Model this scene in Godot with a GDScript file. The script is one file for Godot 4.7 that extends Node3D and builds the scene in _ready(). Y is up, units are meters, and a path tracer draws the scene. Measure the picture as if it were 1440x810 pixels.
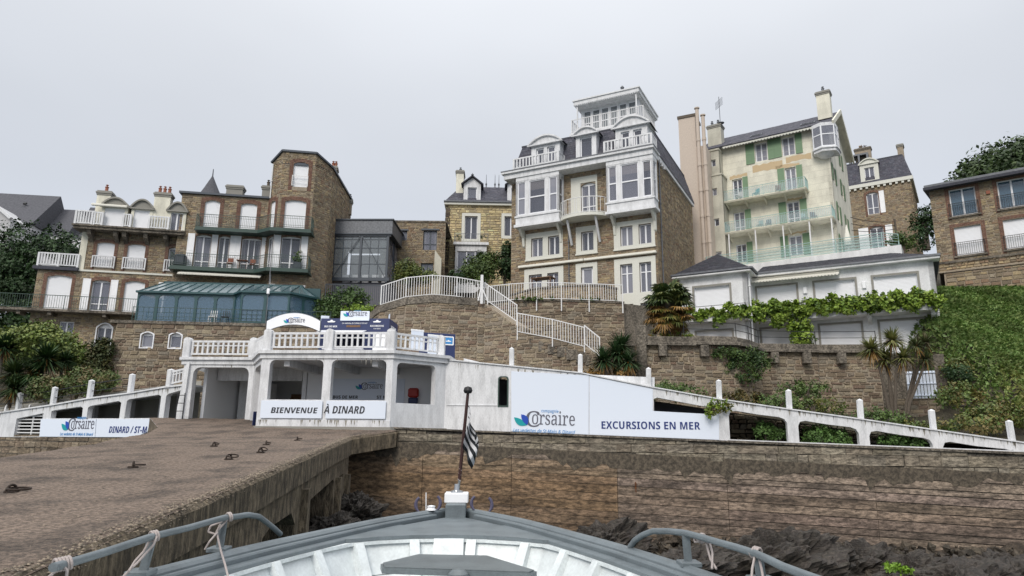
extends Node3D
# A seaside landing stage below a hillside of villas, seen from the bow of a boat. Everything is in metres, y up.

var rng := RandomNumberGenerator.new()
var M := {}
var used := {}
var cube_mesh := {}
var seam := {}


# ---------------------------------------------------------------- mesh building
class MB:
	var v := PackedVector3Array()
	var n := PackedVector3Array()
	var c := PackedColorArray()
	var col := Color.WHITE

	func tri(a: Vector3, b: Vector3, d: Vector3) -> void:
		var f := (b - a).cross(d - a)
		if f.length_squared() < 1e-14:
			return
		f = f.normalized()
		v.append(a); v.append(d); v.append(b)
		n.append(f); n.append(f); n.append(f)
		c.append(col); c.append(col); c.append(col)

	func tri_n(a: Vector3, b: Vector3, d: Vector3, na: Vector3, nb: Vector3, nd: Vector3) -> void:
		v.append(a); v.append(d); v.append(b)
		n.append(na); n.append(nd); n.append(nb)
		c.append(col); c.append(col); c.append(col)

	func quad(a: Vector3, b: Vector3, d: Vector3, e: Vector3) -> void:
		tri(a, b, d)
		tri(a, d, e)

	func box(lo: Vector3, hi: Vector3) -> void:
		obox(Transform3D(Basis.IDENTITY, (lo + hi) / 2), hi - lo)

	func obox(t: Transform3D, s: Vector3) -> void:
		var h := s / 2
		var p := []
		for k in 8:
			p.append(t * Vector3(h.x if k & 1 else -h.x, h.y if k & 2 else -h.y, h.z if k & 4 else -h.z))
		quad(p[4], p[5], p[7], p[6])
		quad(p[1], p[0], p[2], p[3])
		quad(p[5], p[1], p[3], p[7])
		quad(p[0], p[4], p[6], p[2])
		quad(p[6], p[7], p[3], p[2])
		quad(p[0], p[1], p[5], p[4])

	func cbox(lo: Vector3, hi: Vector3, ch: float, t := Transform3D.IDENTITY) -> void:
		# a box whose twelve edges are chamfered
		var m := (lo + hi) / 2
		var h := (hi - lo) / 2
		ch = minf(ch, minf(h.x, minf(h.y, h.z)) * 0.8)
		var g := func(x: int, y: int, z: int, axis: int) -> Vector3:
			var q := Vector3(h.x, h.y, h.z) - Vector3.ONE * ch
			q[axis] += ch
			return t * (m + q * Vector3(x, y, z))
		for s: int in [-1, 1]:
			for ax in 3:
				var b := (ax + 1) % 3
				var d := (ax + 2) % 3
				var w := []
				for o: Vector2i in [Vector2i(-1, -1), Vector2i(1, -1), Vector2i(1, 1), Vector2i(-1, 1)]:
					var sg := [0, 0, 0]
					sg[ax] = s; sg[b] = o.x; sg[d] = o.y
					w.append(g.call(sg[0], sg[1], sg[2], ax))
				if s > 0: quad(w[0], w[1], w[2], w[3])
				else: quad(w[3], w[2], w[1], w[0])
		for ax in 3:
			var b := (ax + 1) % 3
			var d := (ax + 2) % 3
			for sb: int in [-1, 1]:
				for sd: int in [-1, 1]:
					var e := []
					for o: Vector2i in [Vector2i(-1, b), Vector2i(1, b), Vector2i(1, d), Vector2i(-1, d)]:
						var sg := [0, 0, 0]
						sg[ax] = o.x; sg[b] = sb; sg[d] = sd
						e.append(g.call(sg[0], sg[1], sg[2], o.y))
					if sb * sd > 0: quad(e[0], e[1], e[2], e[3])
					else: quad(e[3], e[2], e[1], e[0])
		for sx: int in [-1, 1]:
			for sy: int in [-1, 1]:
				for sz: int in [-1, 1]:
					var a: Vector3 = g.call(sx, sy, sz, 0)
					var b2: Vector3 = g.call(sx, sy, sz, 1)
					var d2: Vector3 = g.call(sx, sy, sz, 2)
					if sx * sy * sz > 0: tri(a, b2, d2)
					else: tri(a, d2, b2)

	func bar(a: Vector3, b: Vector3, w: float, h: float, up := Vector3.UP) -> void:
		var z := (b - a).normalized()
		if absf(z.dot(up)) > 0.98:
			up = Vector3.FORWARD if absf(z.z) < 0.9 else Vector3.RIGHT
		var x := up.cross(z).normalized()
		var y := z.cross(x)
		obox(Transform3D(Basis(x, y, z), (a + b) / 2), Vector3(w, h, a.distance_to(b)))

	func tube(path: Array, r, sides := 8) -> void:
		# r is a number or one radius for each point; smooth round the tube
		var rings := []
		var nor := []
		var side := Vector3.ZERO
		for i in path.size():
			var d: Vector3 = (path[mini(i + 1, path.size() - 1)] - path[maxi(i - 1, 0)]).normalized()
			if side == Vector3.ZERO:
				side = d.cross(Vector3.UP if absf(d.y) < 0.9 else Vector3.RIGHT).normalized()
			side = (side - d * side.dot(d)).normalized()
			var o := d.cross(side)
			var rr: float = r[i] if r is Array else r
			var ring := []
			var rn := []
			for k in sides:
				var a := TAU * k / sides
				var q := side * cos(a) + o * sin(a)
				ring.append(path[i] + q * rr)
				rn.append(q)
			rings.append(ring); nor.append(rn)
		for i in path.size() - 1:
			for k in sides:
				var m := (k + 1) % sides
				var a: Vector3 = rings[i][k]
				var b: Vector3 = rings[i][m]
				var d: Vector3 = rings[i + 1][m]
				var e: Vector3 = rings[i + 1][k]
				tri_n(a, b, d, nor[i][k], nor[i][m], nor[i + 1][m])
				tri_n(a, d, e, nor[i][k], nor[i + 1][m], nor[i + 1][k])
		for k in range(1, sides - 1):
			tri(rings[0][0], rings[0][k + 1], rings[0][k])
			tri(rings[-1][0], rings[-1][k], rings[-1][k + 1])

	func lathe(at: Vector3, prof: Array, sides := 12) -> void:
		for i in prof.size() - 1:
			for k in sides:
				var a := TAU * k / sides
				var b := TAU * (k + 1) / sides
				var p: Vector2 = prof[i]
				var q: Vector2 = prof[i + 1]
				var ca := Vector3(cos(a), 0, -sin(a))
				var cb := Vector3(cos(b), 0, -sin(b))
				quad(at + ca * p.x + Vector3(0, p.y, 0), at + cb * p.x + Vector3(0, p.y, 0), at + cb * q.x + Vector3(0, q.y, 0), at + ca * q.x + Vector3(0, q.y, 0))

	func prism(poly: PackedVector2Array, z0: float, z1: float, t := Transform3D.IDENTITY) -> void:
		# a polygon in the xy plane made solid from z0 to z1
		poly = MB.ccw(poly)
		var ix := Geometry2D.triangulate_polygon(poly)
		for k in range(0, ix.size(), 3):
			var a := poly[ix[k]]
			var b := poly[ix[k + 1]]
			var d := poly[ix[k + 2]]
			if (b - a).cross(d - a) < 0:
				var w := b
				b = d
				d = w
			tri(t * Vector3(a.x, a.y, z1), t * Vector3(b.x, b.y, z1), t * Vector3(d.x, d.y, z1))
			tri(t * Vector3(a.x, a.y, z0), t * Vector3(d.x, d.y, z0), t * Vector3(b.x, b.y, z0))
		rim(poly, z0, z1, t)

	func rim(poly: PackedVector2Array, z0: float, z1: float, t := Transform3D.IDENTITY) -> void:
		for k in poly.size():
			var a := poly[k]
			var b := poly[(k + 1) % poly.size()]
			quad(t * Vector3(a.x, a.y, z0), t * Vector3(b.x, b.y, z0), t * Vector3(b.x, b.y, z1), t * Vector3(a.x, a.y, z1))

	static func ccw(poly: PackedVector2Array) -> PackedVector2Array:
		var s := 0.0
		for k in poly.size():
			s += poly[k].cross(poly[(k + 1) % poly.size()])
		if s < 0:
			poly = poly.duplicate()
			poly.reverse()
		return poly

	func slab(outline: PackedVector2Array, holes: Array, z0: float, z1: float, t := Transform3D.IDENTITY) -> void:
		# a wall with openings: cut into upright strips at every corner of every opening
		outline = MB.ccw(outline)
		var cuts := []
		var lo := outline[0].y
		var hi := outline[0].y
		for p in outline:
			cuts.append(p.x)
			lo = minf(lo, p.y); hi = maxf(hi, p.y)
		for h: PackedVector2Array in holes:
			for p in h: cuts.append(p.x)
		cuts.sort()
		for k in cuts.size() - 1:
			var a: float = cuts[k]
			var b: float = cuts[k + 1]
			if b - a < 1e-4:
				continue
			var left: Array = Geometry2D.intersect_polygons(outline, PackedVector2Array([Vector2(a, lo - 1), Vector2(b, lo - 1), Vector2(b, hi + 1), Vector2(a, hi + 1)]))
			for h: PackedVector2Array in holes:
				var next := []
				for p in left:
					next.append_array(Geometry2D.clip_polygons(p, h))
				left = next
			for p: PackedVector2Array in left:
				p = MB.ccw(p)
				for i in range(1, p.size() - 1):
					if absf((p[i] - p[0]).cross(p[i + 1] - p[0])) < 1e-7:
						continue
					tri(t * Vector3(p[0].x, p[0].y, z1), t * Vector3(p[i].x, p[i].y, z1), t * Vector3(p[i + 1].x, p[i + 1].y, z1))
					tri(t * Vector3(p[0].x, p[0].y, z0), t * Vector3(p[i + 1].x, p[i + 1].y, z0), t * Vector3(p[i].x, p[i].y, z0))
		rim(outline, z0, z1, t)
		for h: PackedVector2Array in holes:
			var q := MB.ccw(h)
			q.reverse()
			rim(q, z0, z1, t)

	func stone(p: PackedVector2Array, z: float, deep: float, inset: float, t := Transform3D.IDENTITY) -> void:
		# a dressed block standing proud of a wall: sloping edges and a flat face
		var m := Vector2.ZERO
		for q in p: m += q
		m /= p.size()
		var top := []
		var low := []
		for q in p:
			var d := m - q
			var l := d.length()
			var w := q + d * minf(inset * 1.4 / maxf(l, 0.01), 0.45)
			top.append(t * Vector3(w.x, w.y, z + deep))
			low.append(t * Vector3(q.x, q.y, z))
		for k in p.size():
			var e := (k + 1) % p.size()
			quad(low[k], low[e], top[e], top[k])
		for k in range(1, p.size() - 1):
			tri(top[0], top[k], top[k + 1])

	func mesh() -> ArrayMesh:
		var a := []
		a.resize(Mesh.ARRAY_MAX)
		a[Mesh.ARRAY_VERTEX] = v
		a[Mesh.ARRAY_NORMAL] = n
		a[Mesh.ARRAY_COLOR] = c
		var m := ArrayMesh.new()
		if v.size():
			m.add_surface_from_arrays(Mesh.PRIMITIVE_TRIANGLES, a)
		return m


# ---------------------------------------------------------------- naming and placing
func numbered(called: String, under: Node) -> String:
	var key := str(under.get_instance_id()) + called
	used[key] = used.get(key, -1) + 1
	return called if used[key] == 0 else "%s_%03d" % [called, used[key]]


func thing(called: String, label: String, category: String, at := Vector3.ZERO, turn := 0.0, group := "") -> Node3D:
	var o := Node3D.new()
	o.name = numbered(called, self)
	add_child(o, true)
	o.position = at
	o.rotation_degrees.y = turn
	o.set_meta("label", label)
	o.set_meta("category", category)
	if group: o.set_meta("group", group)
	return o


func part(under: Node, called: String, mb, m: Material, t := Transform3D.IDENTITY) -> MeshInstance3D:
	var o := MeshInstance3D.new()
	o.name = numbered(called, under)
	o.mesh = mb.mesh() if mb is MB else mb
	o.material_override = m
	o.transform = t
	under.add_child(o, true)
	return o


func structure(called: String, mb, m: Material) -> MeshInstance3D:
	var o := part(self, called, mb, m)
	o.set_meta("kind", "structure")
	return o


func block(under: Node, called: String, lo: Vector3, hi: Vector3, m: Material, ch := 0.0) -> MeshInstance3D:
	var mb := MB.new()
	if ch > 0: mb.cbox(lo, hi, ch)
	else: mb.box(lo, hi)
	return part(under, called, mb, m)


func unit_cube() -> ArrayMesh:
	if not cube_mesh.has("c"):
		var mb := MB.new()
		mb.box(Vector3.ONE * -0.5, Vector3.ONE * 0.5)
		cube_mesh.c = mb.mesh()
	return cube_mesh.c


func stick(under: Node, called: String, a: Vector3, b: Vector3, w: float, d: float, m: Material) -> MeshInstance3D:
	# a straight bar that shares one cube mesh
	var z := (b - a).normalized()
	var up := Vector3.UP if absf(z.y) < 0.95 else Vector3.FORWARD
	var x := up.cross(z).normalized()
	var y := z.cross(x)
	return part(under, called, unit_cube(), m, Transform3D(Basis(x * w, y * d, z * a.distance_to(b)), (a + b) / 2))


# ---------------------------------------------------------------- materials
func noise_tex(seed_: int, freq: float, lo: float, hi: float, oct := 4, kind := FastNoiseLite.TYPE_SIMPLEX_SMOOTH, size := 512, power := 1.0, gain := 0.55) -> ImageTexture:
	var f := FastNoiseLite.new()
	f.seed = seed_
	f.noise_type = kind
	f.frequency = freq
	f.fractal_octaves = oct
	f.fractal_gain = gain
	var im := f.get_seamless_image(size, size)
	im.convert(Image.FORMAT_RGBA8)
	var d := im.get_data()
	var lut := PackedByteArray()
	for k in 256:
		lut.append(int(255 * clampf(lerpf(lo, hi, pow(k / 255.0, power)), 0, 1)))
	for k in range(0, d.size(), 4):
		var g := lut[d[k]]
		d[k] = g; d[k + 1] = g; d[k + 2] = g
	return ImageTexture.create_from_image(Image.create_from_data(size, size, false, Image.FORMAT_RGBA8, d))


func mat(key: String, c: Color, rough := 0.85, o := {}) -> StandardMaterial3D:
	# c is the real-world base colour (linear)
	var m := StandardMaterial3D.new()
	m.resource_name = key
	m.albedo_color = c.linear_to_srgb()
	m.roughness = rough
	m.metallic = o.get("metal", 0.0)
	if o.get("vc", false): m.vertex_color_use_as_albedo = true
	if o.has("tex"):
		m.albedo_texture = seam[o.tex]
		m.uv1_triplanar = true
		m.uv1_world_triplanar = o.get("world", true)
		m.uv1_scale = o.get("scale", Vector3.ONE)
	if o.has("stain"):
		m.detail_enabled = true
		m.detail_blend_mode = BaseMaterial3D.BLEND_MODE_MUL
		m.detail_albedo = seam[o.stain]
		m.detail_mask = seam.white
		m.detail_uv_layer = BaseMaterial3D.DETAIL_UV_2
		m.uv2_triplanar = true
		m.uv2_world_triplanar = true
		m.uv2_scale = o.get("stain_scale", Vector3.ONE * 0.2)
	if o.has("bump"):
		m.heightmap_enabled = true
		m.heightmap_texture = seam[o.get("bump_tex", "grain")]
		m.heightmap_scale = o.bump
		if not o.has("tex"):
			m.uv1_triplanar = true
			m.uv1_world_triplanar = true
			m.uv1_scale = o.get("scale", Vector3.ONE)
	if o.has("spec"): m.metallic_specular = o.spec
	if o.has("backlight"):
		m.backlight_enabled = true
		m.backlight = o.backlight
	if o.has("alpha"):
		m.transparency = BaseMaterial3D.TRANSPARENCY_ALPHA
		m.albedo_color.a = o.alpha
	M[key] = m
	return m


func make_materials() -> void:
	seam.grain = noise_tex(1, 0.02, 0.72, 1.0, 5)
	seam.fine = noise_tex(2, 0.06, 0.87, 1.0, 4)
	seam.stain = noise_tex(3, 0.02, 0.55, 1.2, 6)
	seam.soft = noise_tex(4, 0.008, 0.84, 1.08, 4)
	seam.rough = noise_tex(5, 0.05, 0.0, 1.0, 5)
	seam.pits = noise_tex(6, 0.07, 0.62, 1.15, 6, FastNoiseLite.TYPE_VALUE)
	seam.grime = noise_tex(7, 0.015, 0.55, 1.35, 6)
	seam.crust = noise_tex(8, 0.012, 0.3, 1.3, 8, FastNoiseLite.TYPE_SIMPLEX, 1024, 1.0, 0.8)
	seam.drip = noise_tex(9, 0.02, 0.83, 1.1, 6, FastNoiseLite.TYPE_SIMPLEX_SMOOTH, 512, 1.0, 0.65)
	var w := Image.create(4, 4, false, Image.FORMAT_RGBA8)
	w.fill(Color.WHITE)
	seam.white = ImageTexture.create_from_image(w)
	var up := Vector3(0.5, 0.07, 0.5)
	mat("white_paint", Color(0.8, 0.81, 0.83), 0.6, {tex = "fine", scale = Vector3(0.8, 0.25, 0.8), stain = "drip", stain_scale = Vector3(0.3, 0.07, 0.3)})
	mat("white_clean", Color(0.8, 0.81, 0.83), 0.45)
	mat("white_frame", Color(0.76, 0.77, 0.8), 0.4)
	mat("cream_trim", Color(0.72, 0.72, 0.65), 0.7, {tex = "fine", scale = Vector3(0.7, 0.3, 0.7)})
	mat("blue_white", Color(0.7, 0.76, 0.86), 0.4)
	mat("mortar", Color(0.42, 0.35, 0.265), 0.95, {tex = "grain", scale = Vector3.ONE * 0.7, bump = 2.0})
	mat("stone", Color(1, 1, 1), 0.9, {vc = true, tex = "grain", scale = Vector3.ONE * 0.9, bump = 2.5, bump_tex = "rough", stain = "soft", stain_scale = Vector3(0.2, 0.12, 0.2)})
	mat("plain", Color(1, 1, 1), 0.7, {vc = true, tex = "fine", scale = Vector3.ONE * 0.8})
	mat("slate", Color(1, 1, 1), 0.75, {vc = true, spec = 0.3, tex = "grain", scale = Vector3.ONE * 0.6})
	mat("slate_plain", Color(0.085, 0.088, 0.108), 0.75, {spec = 0.3, tex = "grain", scale = Vector3.ONE * 0.5})
	mat("slate_far", Color(0.12, 0.122, 0.138), 0.8, {spec = 0.3, tex = "grain", scale = Vector3.ONE * 0.3})
	mat("render_far", Color(0.52, 0.52, 0.53), 0.9)
	mat("zinc", Color(0.17, 0.18, 0.2), 0.5, {metal = 0.3, tex = "grain", scale = Vector3.ONE * 0.4})
	mat("concrete", Color(0.27, 0.235, 0.19), 0.95, {tex = "crust", scale = Vector3.ONE * 0.4, stain = "grime", stain_scale = Vector3(0.12, 0.04, 0.12), bump = 2.0, bump_tex = "crust"})
	mat("deck", Color(0.23, 0.172, 0.132), 0.93, {tex = "crust", scale = Vector3.ONE * 0.62, stain = "grime", stain_scale = Vector3(0.07, 0.07, 0.07), bump = 1.6, bump_tex = "crust"})
	mat("pier_side", Color(0.27, 0.215, 0.145), 0.95, {tex = "crust", scale = Vector3(0.5, 0.14, 0.5), stain = "stain", stain_scale = Vector3(0.35, 0.06, 0.35), bump = 5.0, bump_tex = "crust"})
	mat("planks", Color(1.3, 1.33, 1.38), 0.9, {vc = true, tex = "crust", scale = Vector3(0.16, 0.42, 0.16), stain = "grime", stain_scale = Vector3(0.035, 0.3, 0.035), bump = 2.5, bump_tex = "crust"})
	mat("render_cream", Color(0.86, 0.83, 0.7), 0.85, {tex = "fine", scale = Vector3(0.5, 0.2, 0.5), stain = "soft", stain_scale = Vector3(0.25, 0.1, 0.25)})
	mat("render_grey", Color(0.6, 0.58, 0.49), 0.85, {tex = "fine", scale = Vector3(0.5, 0.2, 0.5), stain = "soft", stain_scale = Vector3(0.25, 0.1, 0.25)})
	mat("render_white", Color(0.88, 0.89, 0.9), 0.85, {tex = "fine", scale = Vector3(0.5, 0.2, 0.5), stain = "soft", stain_scale = Vector3(0.3, 0.08, 0.3)})
	mat("render_pink", Color(0.6, 0.51, 0.43), 0.85, {tex = "fine", scale = Vector3(0.5, 0.15, 0.5)})
	mat("brick_red", Color(0.23, 0.1, 0.065), 0.9, {tex = "grain", scale = Vector3.ONE})
	mat("terracotta", Color(0.27, 0.1, 0.06), 0.8)
	mat("glass", Color(0.24, 0.25, 0.31), 0.04, {alpha = 0.42, spec = 0.62})
	mat("grime_run", Color(0.42, 0.4, 0.35), 0.85, {tex = "crust", scale = Vector3(0.6, 0.2, 0.6)})
	mat("glass_pale", Color(0.34, 0.35, 0.41), 0.04, {alpha = 0.52, spec = 0.62})
	mat("glass_dark", Color(0.13, 0.14, 0.18), 0.04, {alpha = 0.4, spec = 0.62})
	mat("glass_blue", Color(0.11, 0.19, 0.27), 0.04, {alpha = 0.55, spec = 0.7})
	mat("glass_clear", Color(0.5, 0.56, 0.6), 0.04, {alpha = 0.2, spec = 0.62})
	mat("glass_roof", Color(0.1, 0.16, 0.18), 0.1, {alpha = 0.7, spec = 0.7})
	mat("glass_teal", Color(0.33, 0.5, 0.49), 0.08, {alpha = 0.28, spec = 0.6})
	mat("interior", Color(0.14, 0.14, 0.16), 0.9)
	mat("curtain", Color(0.72, 0.71, 0.72), 0.9, {backlight = Color(0.3, 0.3, 0.3)})
	mat("roller", Color(0.8, 0.81, 0.84), 0.5)
	mat("reveal_grey", Color(0.3, 0.29, 0.26), 0.9, {tex = "fine", scale = Vector3.ONE * 0.6})
	mat("teal_paint", Color(0.022, 0.07, 0.078), 0.4)
	mat("green_iron", Color(0.03, 0.06, 0.05), 0.5)
	mat("aqua_iron", Color(0.3, 0.44, 0.42), 0.5)
	mat("green_shutter", Color(0.16, 0.26, 0.15), 0.6)
	mat("dark_steel", Color(0.055, 0.065, 0.08), 0.45, {metal = 0.3})
	mat("dark_iron", Color(0.02, 0.02, 0.022), 0.5, {metal = 0.4})
	mat("rust_iron", Color(0.045, 0.03, 0.022), 0.8, {metal = 0.3, tex = "grain", scale = Vector3.ONE * 3.0})
	mat("white_iron", Color(0.66, 0.66, 0.66), 0.5)
	mat("navy", Color(0.018, 0.03, 0.1), 0.5)
	mat("print_navy", Color(0.012, 0.03, 0.16), 0.5)
	mat("print_black", Color(0.02, 0.022, 0.03), 0.5)
	mat("print_grey", Color(0.1, 0.1, 0.13), 0.5)
	mat("logo_teal", Color(0.0, 0.3, 0.33), 0.4)
	mat("logo_blue", Color(0.01, 0.06, 0.4), 0.4)
	mat("logo_sky", Color(0.05, 0.25, 0.55), 0.4)
	mat("boat_grey", Color(0.165, 0.195, 0.212), 0.42, {tex = "fine", scale = Vector3.ONE * 2.0, stain = "soft", stain_scale = Vector3.ONE * 0.8})
	mat("boat_plate", Color(0.14, 0.165, 0.175), 0.35, {tex = "fine", scale = Vector3.ONE * 1.5, stain = "soft", stain_scale = Vector3.ONE * 0.9})
	mat("boat_white", Color(0.78, 0.83, 0.84), 0.35, {tex = "fine", scale = Vector3.ONE * 1.2, stain = "soft", stain_scale = Vector3.ONE * 0.9})
	mat("hull_blue", Color(0.03, 0.05, 0.12), 0.35)
	mat("horn", Color(0.11, 0.1, 0.17), 0.5, {tex = "grain", scale = Vector3.ONE * 8.0})
	mat("steel", Color(0.55, 0.56, 0.57), 0.3, {metal = 1.0})
	mat("rope", Color(0.5, 0.44, 0.42), 0.95, {tex = "fine", scale = Vector3.ONE * 20.0, bump = 0.3, bump_tex = "rough"})
	mat("pole_wood", Color(0.05, 0.022, 0.02), 0.4)
	mat("cloth", Color(1, 1, 1), 0.9, {vc = true, backlight = Color(0.2, 0.2, 0.2)})
	mat("leaf", Color(1, 1, 1), 0.55, {vc = true, backlight = Color(0.25, 0.3, 0.12), spec = 0.4})
	mat("bark", Color(0.17, 0.14, 0.11), 0.95, {tex = "grain", scale = Vector3(3, 0.6, 3), bump = 2.0, bump_tex = "rough"})
	mat("soil", Color(0.075, 0.065, 0.04), 0.97, {tex = "grain", scale = Vector3.ONE * 0.4, stain = "grime", stain_scale = Vector3.ONE * 0.08, bump = 6.0, bump_tex = "rough"})
	mat("rock", Color(1, 1, 1), 0.7, {vc = true, tex = "crust", scale = Vector3(0.5, 1.0, 0.5), stain = "grime", stain_scale = Vector3.ONE * 0.25, bump = 6.0, bump_tex = "crust"})
	mat("shore", Color(0.1, 0.074, 0.052), 0.85, {tex = "crust", scale = Vector3.ONE * 0.4, stain = "grime", stain_scale = Vector3.ONE * 0.2, bump = 10.0, bump_tex = "rough"})
	mat("water", Color(0.02, 0.05, 0.05), 0.08, {spec = 0.5, bump = 3.0, scale = Vector3.ONE * 0.12})
	mat("awning", Color(0.74, 0.72, 0.64), 0.8, {backlight = Color(0.2, 0.2, 0.2)})
	mat("red_paint", Color(0.4, 0.03, 0.02), 0.5)
	mat("wood", Color(0.22, 0.12, 0.06), 0.7, {tex = "grain", scale = Vector3(0.5, 2.5, 0.5)})


# ---------------------------------------------------------------- lettering
func lettering(under: Node, text: String, font: String, weight: int, at: Vector3, width: float, height: float, m: Material, t := Transform3D.IDENTITY, slant := 0.0, called := "lettering") -> void:
	# words of the given width and cap height, their lower left corner at «at»
	var f := SystemFont.new()
	f.font_names = PackedStringArray([font])
	f.font_weight = weight
	var tm := TextMesh.new()
	tm.font = f
	tm.text = text
	tm.font_size = 64
	tm.pixel_size = 0.01
	tm.depth = 0.05
	tm.curve_step = 2.0
	var box := tm.get_aabb()
	var cap := 0.457
	var sx := width / maxf(box.size.x, 0.01)
	var sy := height / cap
	var b := Basis(Vector3(sx, 0, 0), Vector3(slant * sy, sy, 0), Vector3(0, 0, 0.2))
	var base := box.position.y
	if text.to_lower() == text or not (text.contains(",") or text.contains("p") or text.contains("g") or text.contains("/")):
		pass
	else:
		base = box.position.y + 0.1
	part(under, called, tm, m, t * Transform3D(b, at - Vector3(box.position.x * sx, base * sy, -0.005)))


func arc(a: Vector2, b: Vector2, bulge: float, n := 8) -> PackedVector2Array:
	var out := PackedVector2Array()
	var p := Vector2(a.y - b.y, b.x - a.x)
	for k in n + 1:
		var s := k / float(n)
		out.append(a.lerp(b, s) + p * bulge * 4 * s * (1 - s))
	return out


func company_logo(under: Node, at: Vector3, w: float, t: Transform3D, tagline := true) -> void:
	# two petals, the company's name and the line below it; w is the whole width
	var place := t * Transform3D(Basis.IDENTITY, at)
	for k in 2:
		var tip := Vector2(0.0, 0.78) if k == 0 else Vector2(0.5, 1.0)
		var root := Vector2(0.95, 0.28)
		var pts := arc(root, tip, 0.28 if k == 0 else 0.16)
		pts.append_array(arc(tip, root, 0.12 if k == 0 else 0.34))
		var s := PackedVector2Array()
		for p in pts: s.append(p * w * 0.235 + Vector2(0, w * 0.05))
		var mb := MB.new()
		mb.prism(s, 0.004, 0.016 + 0.004 * k)
		part(under, "logo_petal", mb, M.logo_teal if k == 0 else M.logo_blue, place)
	lettering(under, "C", "Droid Serif", 400, Vector3(w * 0.2, w * 0.09, 0), w * 0.22, w * 0.25, M.print_grey, place)
	lettering(under, "orsaire", "Droid Serif", 400, Vector3(w * 0.3, w * 0.13, 0.002), w * 0.7, w * 0.21, M.print_grey, place)
	lettering(under, "compagnie", "Droid Sans", 400, Vector3(w * 0.45, w * 0.315, 0), w * 0.28, w * 0.05, M.logo_sky, place)
	if tagline:
		lettering(under, "Les vedettes de St-Malo & Dinard", "Droid Sans", 400, Vector3(0, 0, 0), w, w * 0.055, M.logo_sky, place, 0.25)


# ---------------------------------------------------------------- masonry, windows, rails
func P2(a: Array) -> PackedVector2Array:
	var out := PackedVector2Array()
	for k in range(0, a.size(), 2): out.append(Vector2(a[k], a[k + 1]))
	return out


func rect(u0: float, v0: float, u1: float, v1: float) -> PackedVector2Array:
	return P2([u0, v0, u1, v0, u1, v1, u0, v1])


func arched(u0: float, v0: float, u1: float, v1: float, rise := 0.0, grow := 0.0) -> PackedVector2Array:
	u0 -= grow; u1 += grow; v0 -= grow; v1 += grow
	if rise <= 0.0: return rect(u0, v0, u1, v1)
	var out := P2([u0, v0, u1, v0])
	for k in 9:
		var s := 1.0 - k / 4.0
		out.append(Vector2((u0 + u1) / 2 + s * (u1 - u0) / 2, v1 - rise * s * s))
	return out


func rounded(u0: float, v0: float, u1: float, v1: float, r: float, low := 0.0) -> PackedVector2Array:
	# an opening with rounded upper corners (and lower ones, if low is given)
	var out := PackedVector2Array()
	for q: Array in [[u0, v0, low, PI, 1.5 * PI], [u1, v0, low, 1.5 * PI, TAU], [u1, v1, r, 0.0, PI / 2], [u0, v1, r, PI / 2, PI]]:
		if q[2] <= 0:
			out.append(Vector2(q[0], q[1]))
			continue
		var m := Vector2(q[0] + (q[2] if q[0] == u0 else -q[2]), q[1] + (q[2] if q[1] == v0 else -q[2]))
		for k in 5:
			out.append(m + Vector2.from_angle(lerpf(q[3], q[4], k / 4.0)) * q[2])
	return out


func spans(poly: PackedVector2Array, v: float) -> Array:
	# where the horizontal line at v lies inside the polygon
	var xs := []
	for k in poly.size():
		var a := poly[k]
		var b := poly[(k + 1) % poly.size()]
		if (a.y > v) != (b.y > v):
			xs.append(a.x + (b.x - a.x) * (v - a.y) / (b.y - a.y))
	xs.sort()
	var out := []
	for k in range(0, xs.size() - 1, 2): out.append([xs[k], xs[k + 1]])
	return out


func lay(outline: PackedVector2Array, holes: Array, o: Dictionary) -> Array:
	# stones laid in courses: [polygon, depth, colour]
	var out := []
	var lo := outline[0].y
	var hi := lo
	for p in outline:
		lo = minf(lo, p.y); hi = maxf(hi, p.y)
	var v := lo
	var h: Vector2 = o.h
	var w: Vector2 = o.w
	var gap: float = o.get("gap", 0.025)
	var jit: float = o.get("jitter", 0.02)
	var pal: Array = o.pal
	var row := 0
	while v < hi - 0.02:
		var rh := minf(rng.randf_range(h.x, h.y), hi - v)
		if hi - v - rh < h.x * 0.5: rh = hi - v
		var mid := v + rh / 2
		var free := spans(outline, mid)
		for hole: PackedVector2Array in holes:
			for cut: Array in spans(hole, mid):
				var next := []
				for f: Array in free:
					if cut[1] <= f[0] or cut[0] >= f[1]:
						next.append(f)
						continue
					if cut[0] > f[0]: next.append([f[0], cut[0]])
					if cut[1] < f[1]: next.append([cut[1], f[1]])
				free = next
		for f: Array in free:
			var u: float = f[0]
			if o.get("bond", false) and row % 2: u -= w.x * 0.5
			while u < f[1] - 0.02:
				var rw := rng.randf_range(w.x, w.y)
				if f[1] - u - rw < w.x * 0.45: rw = f[1] - u
				var a := maxf(u, f[0]) + gap / 2
				var b := minf(u + rw, f[1]) - gap / 2
				u += rw
				if b - a < 0.03: continue
				var tall := rh
				var p := PackedVector2Array([Vector2(a, v + gap / 2), Vector2(b, v + gap / 2), Vector2(b, v + tall - gap / 2), Vector2(a, v + tall - gap / 2)])
				if jit > 0:
					for k in 4: p[k] += Vector2(rng.randf_range(-jit, jit), rng.randf_range(-jit, jit)) * Vector2(1, 0.8)
				if o.get("clip", false):
					var got := Geometry2D.intersect_polygons(p, outline)
					if got.is_empty() or got[0].size() < 3: continue
					p = MB.ccw(got[0])
				var q: Color = pal[rng.randi() % pal.size()]
				q = q.lerp(pal[rng.randi() % pal.size()], rng.randf() * 0.5) * rng.randf_range(0.87, 1.13)
				q.a = 1
				out.append([p, o.get("deep", 0.045) * rng.randf_range(0.5, 1.3), q])
		v += rh
		row += 1
	return out


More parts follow.
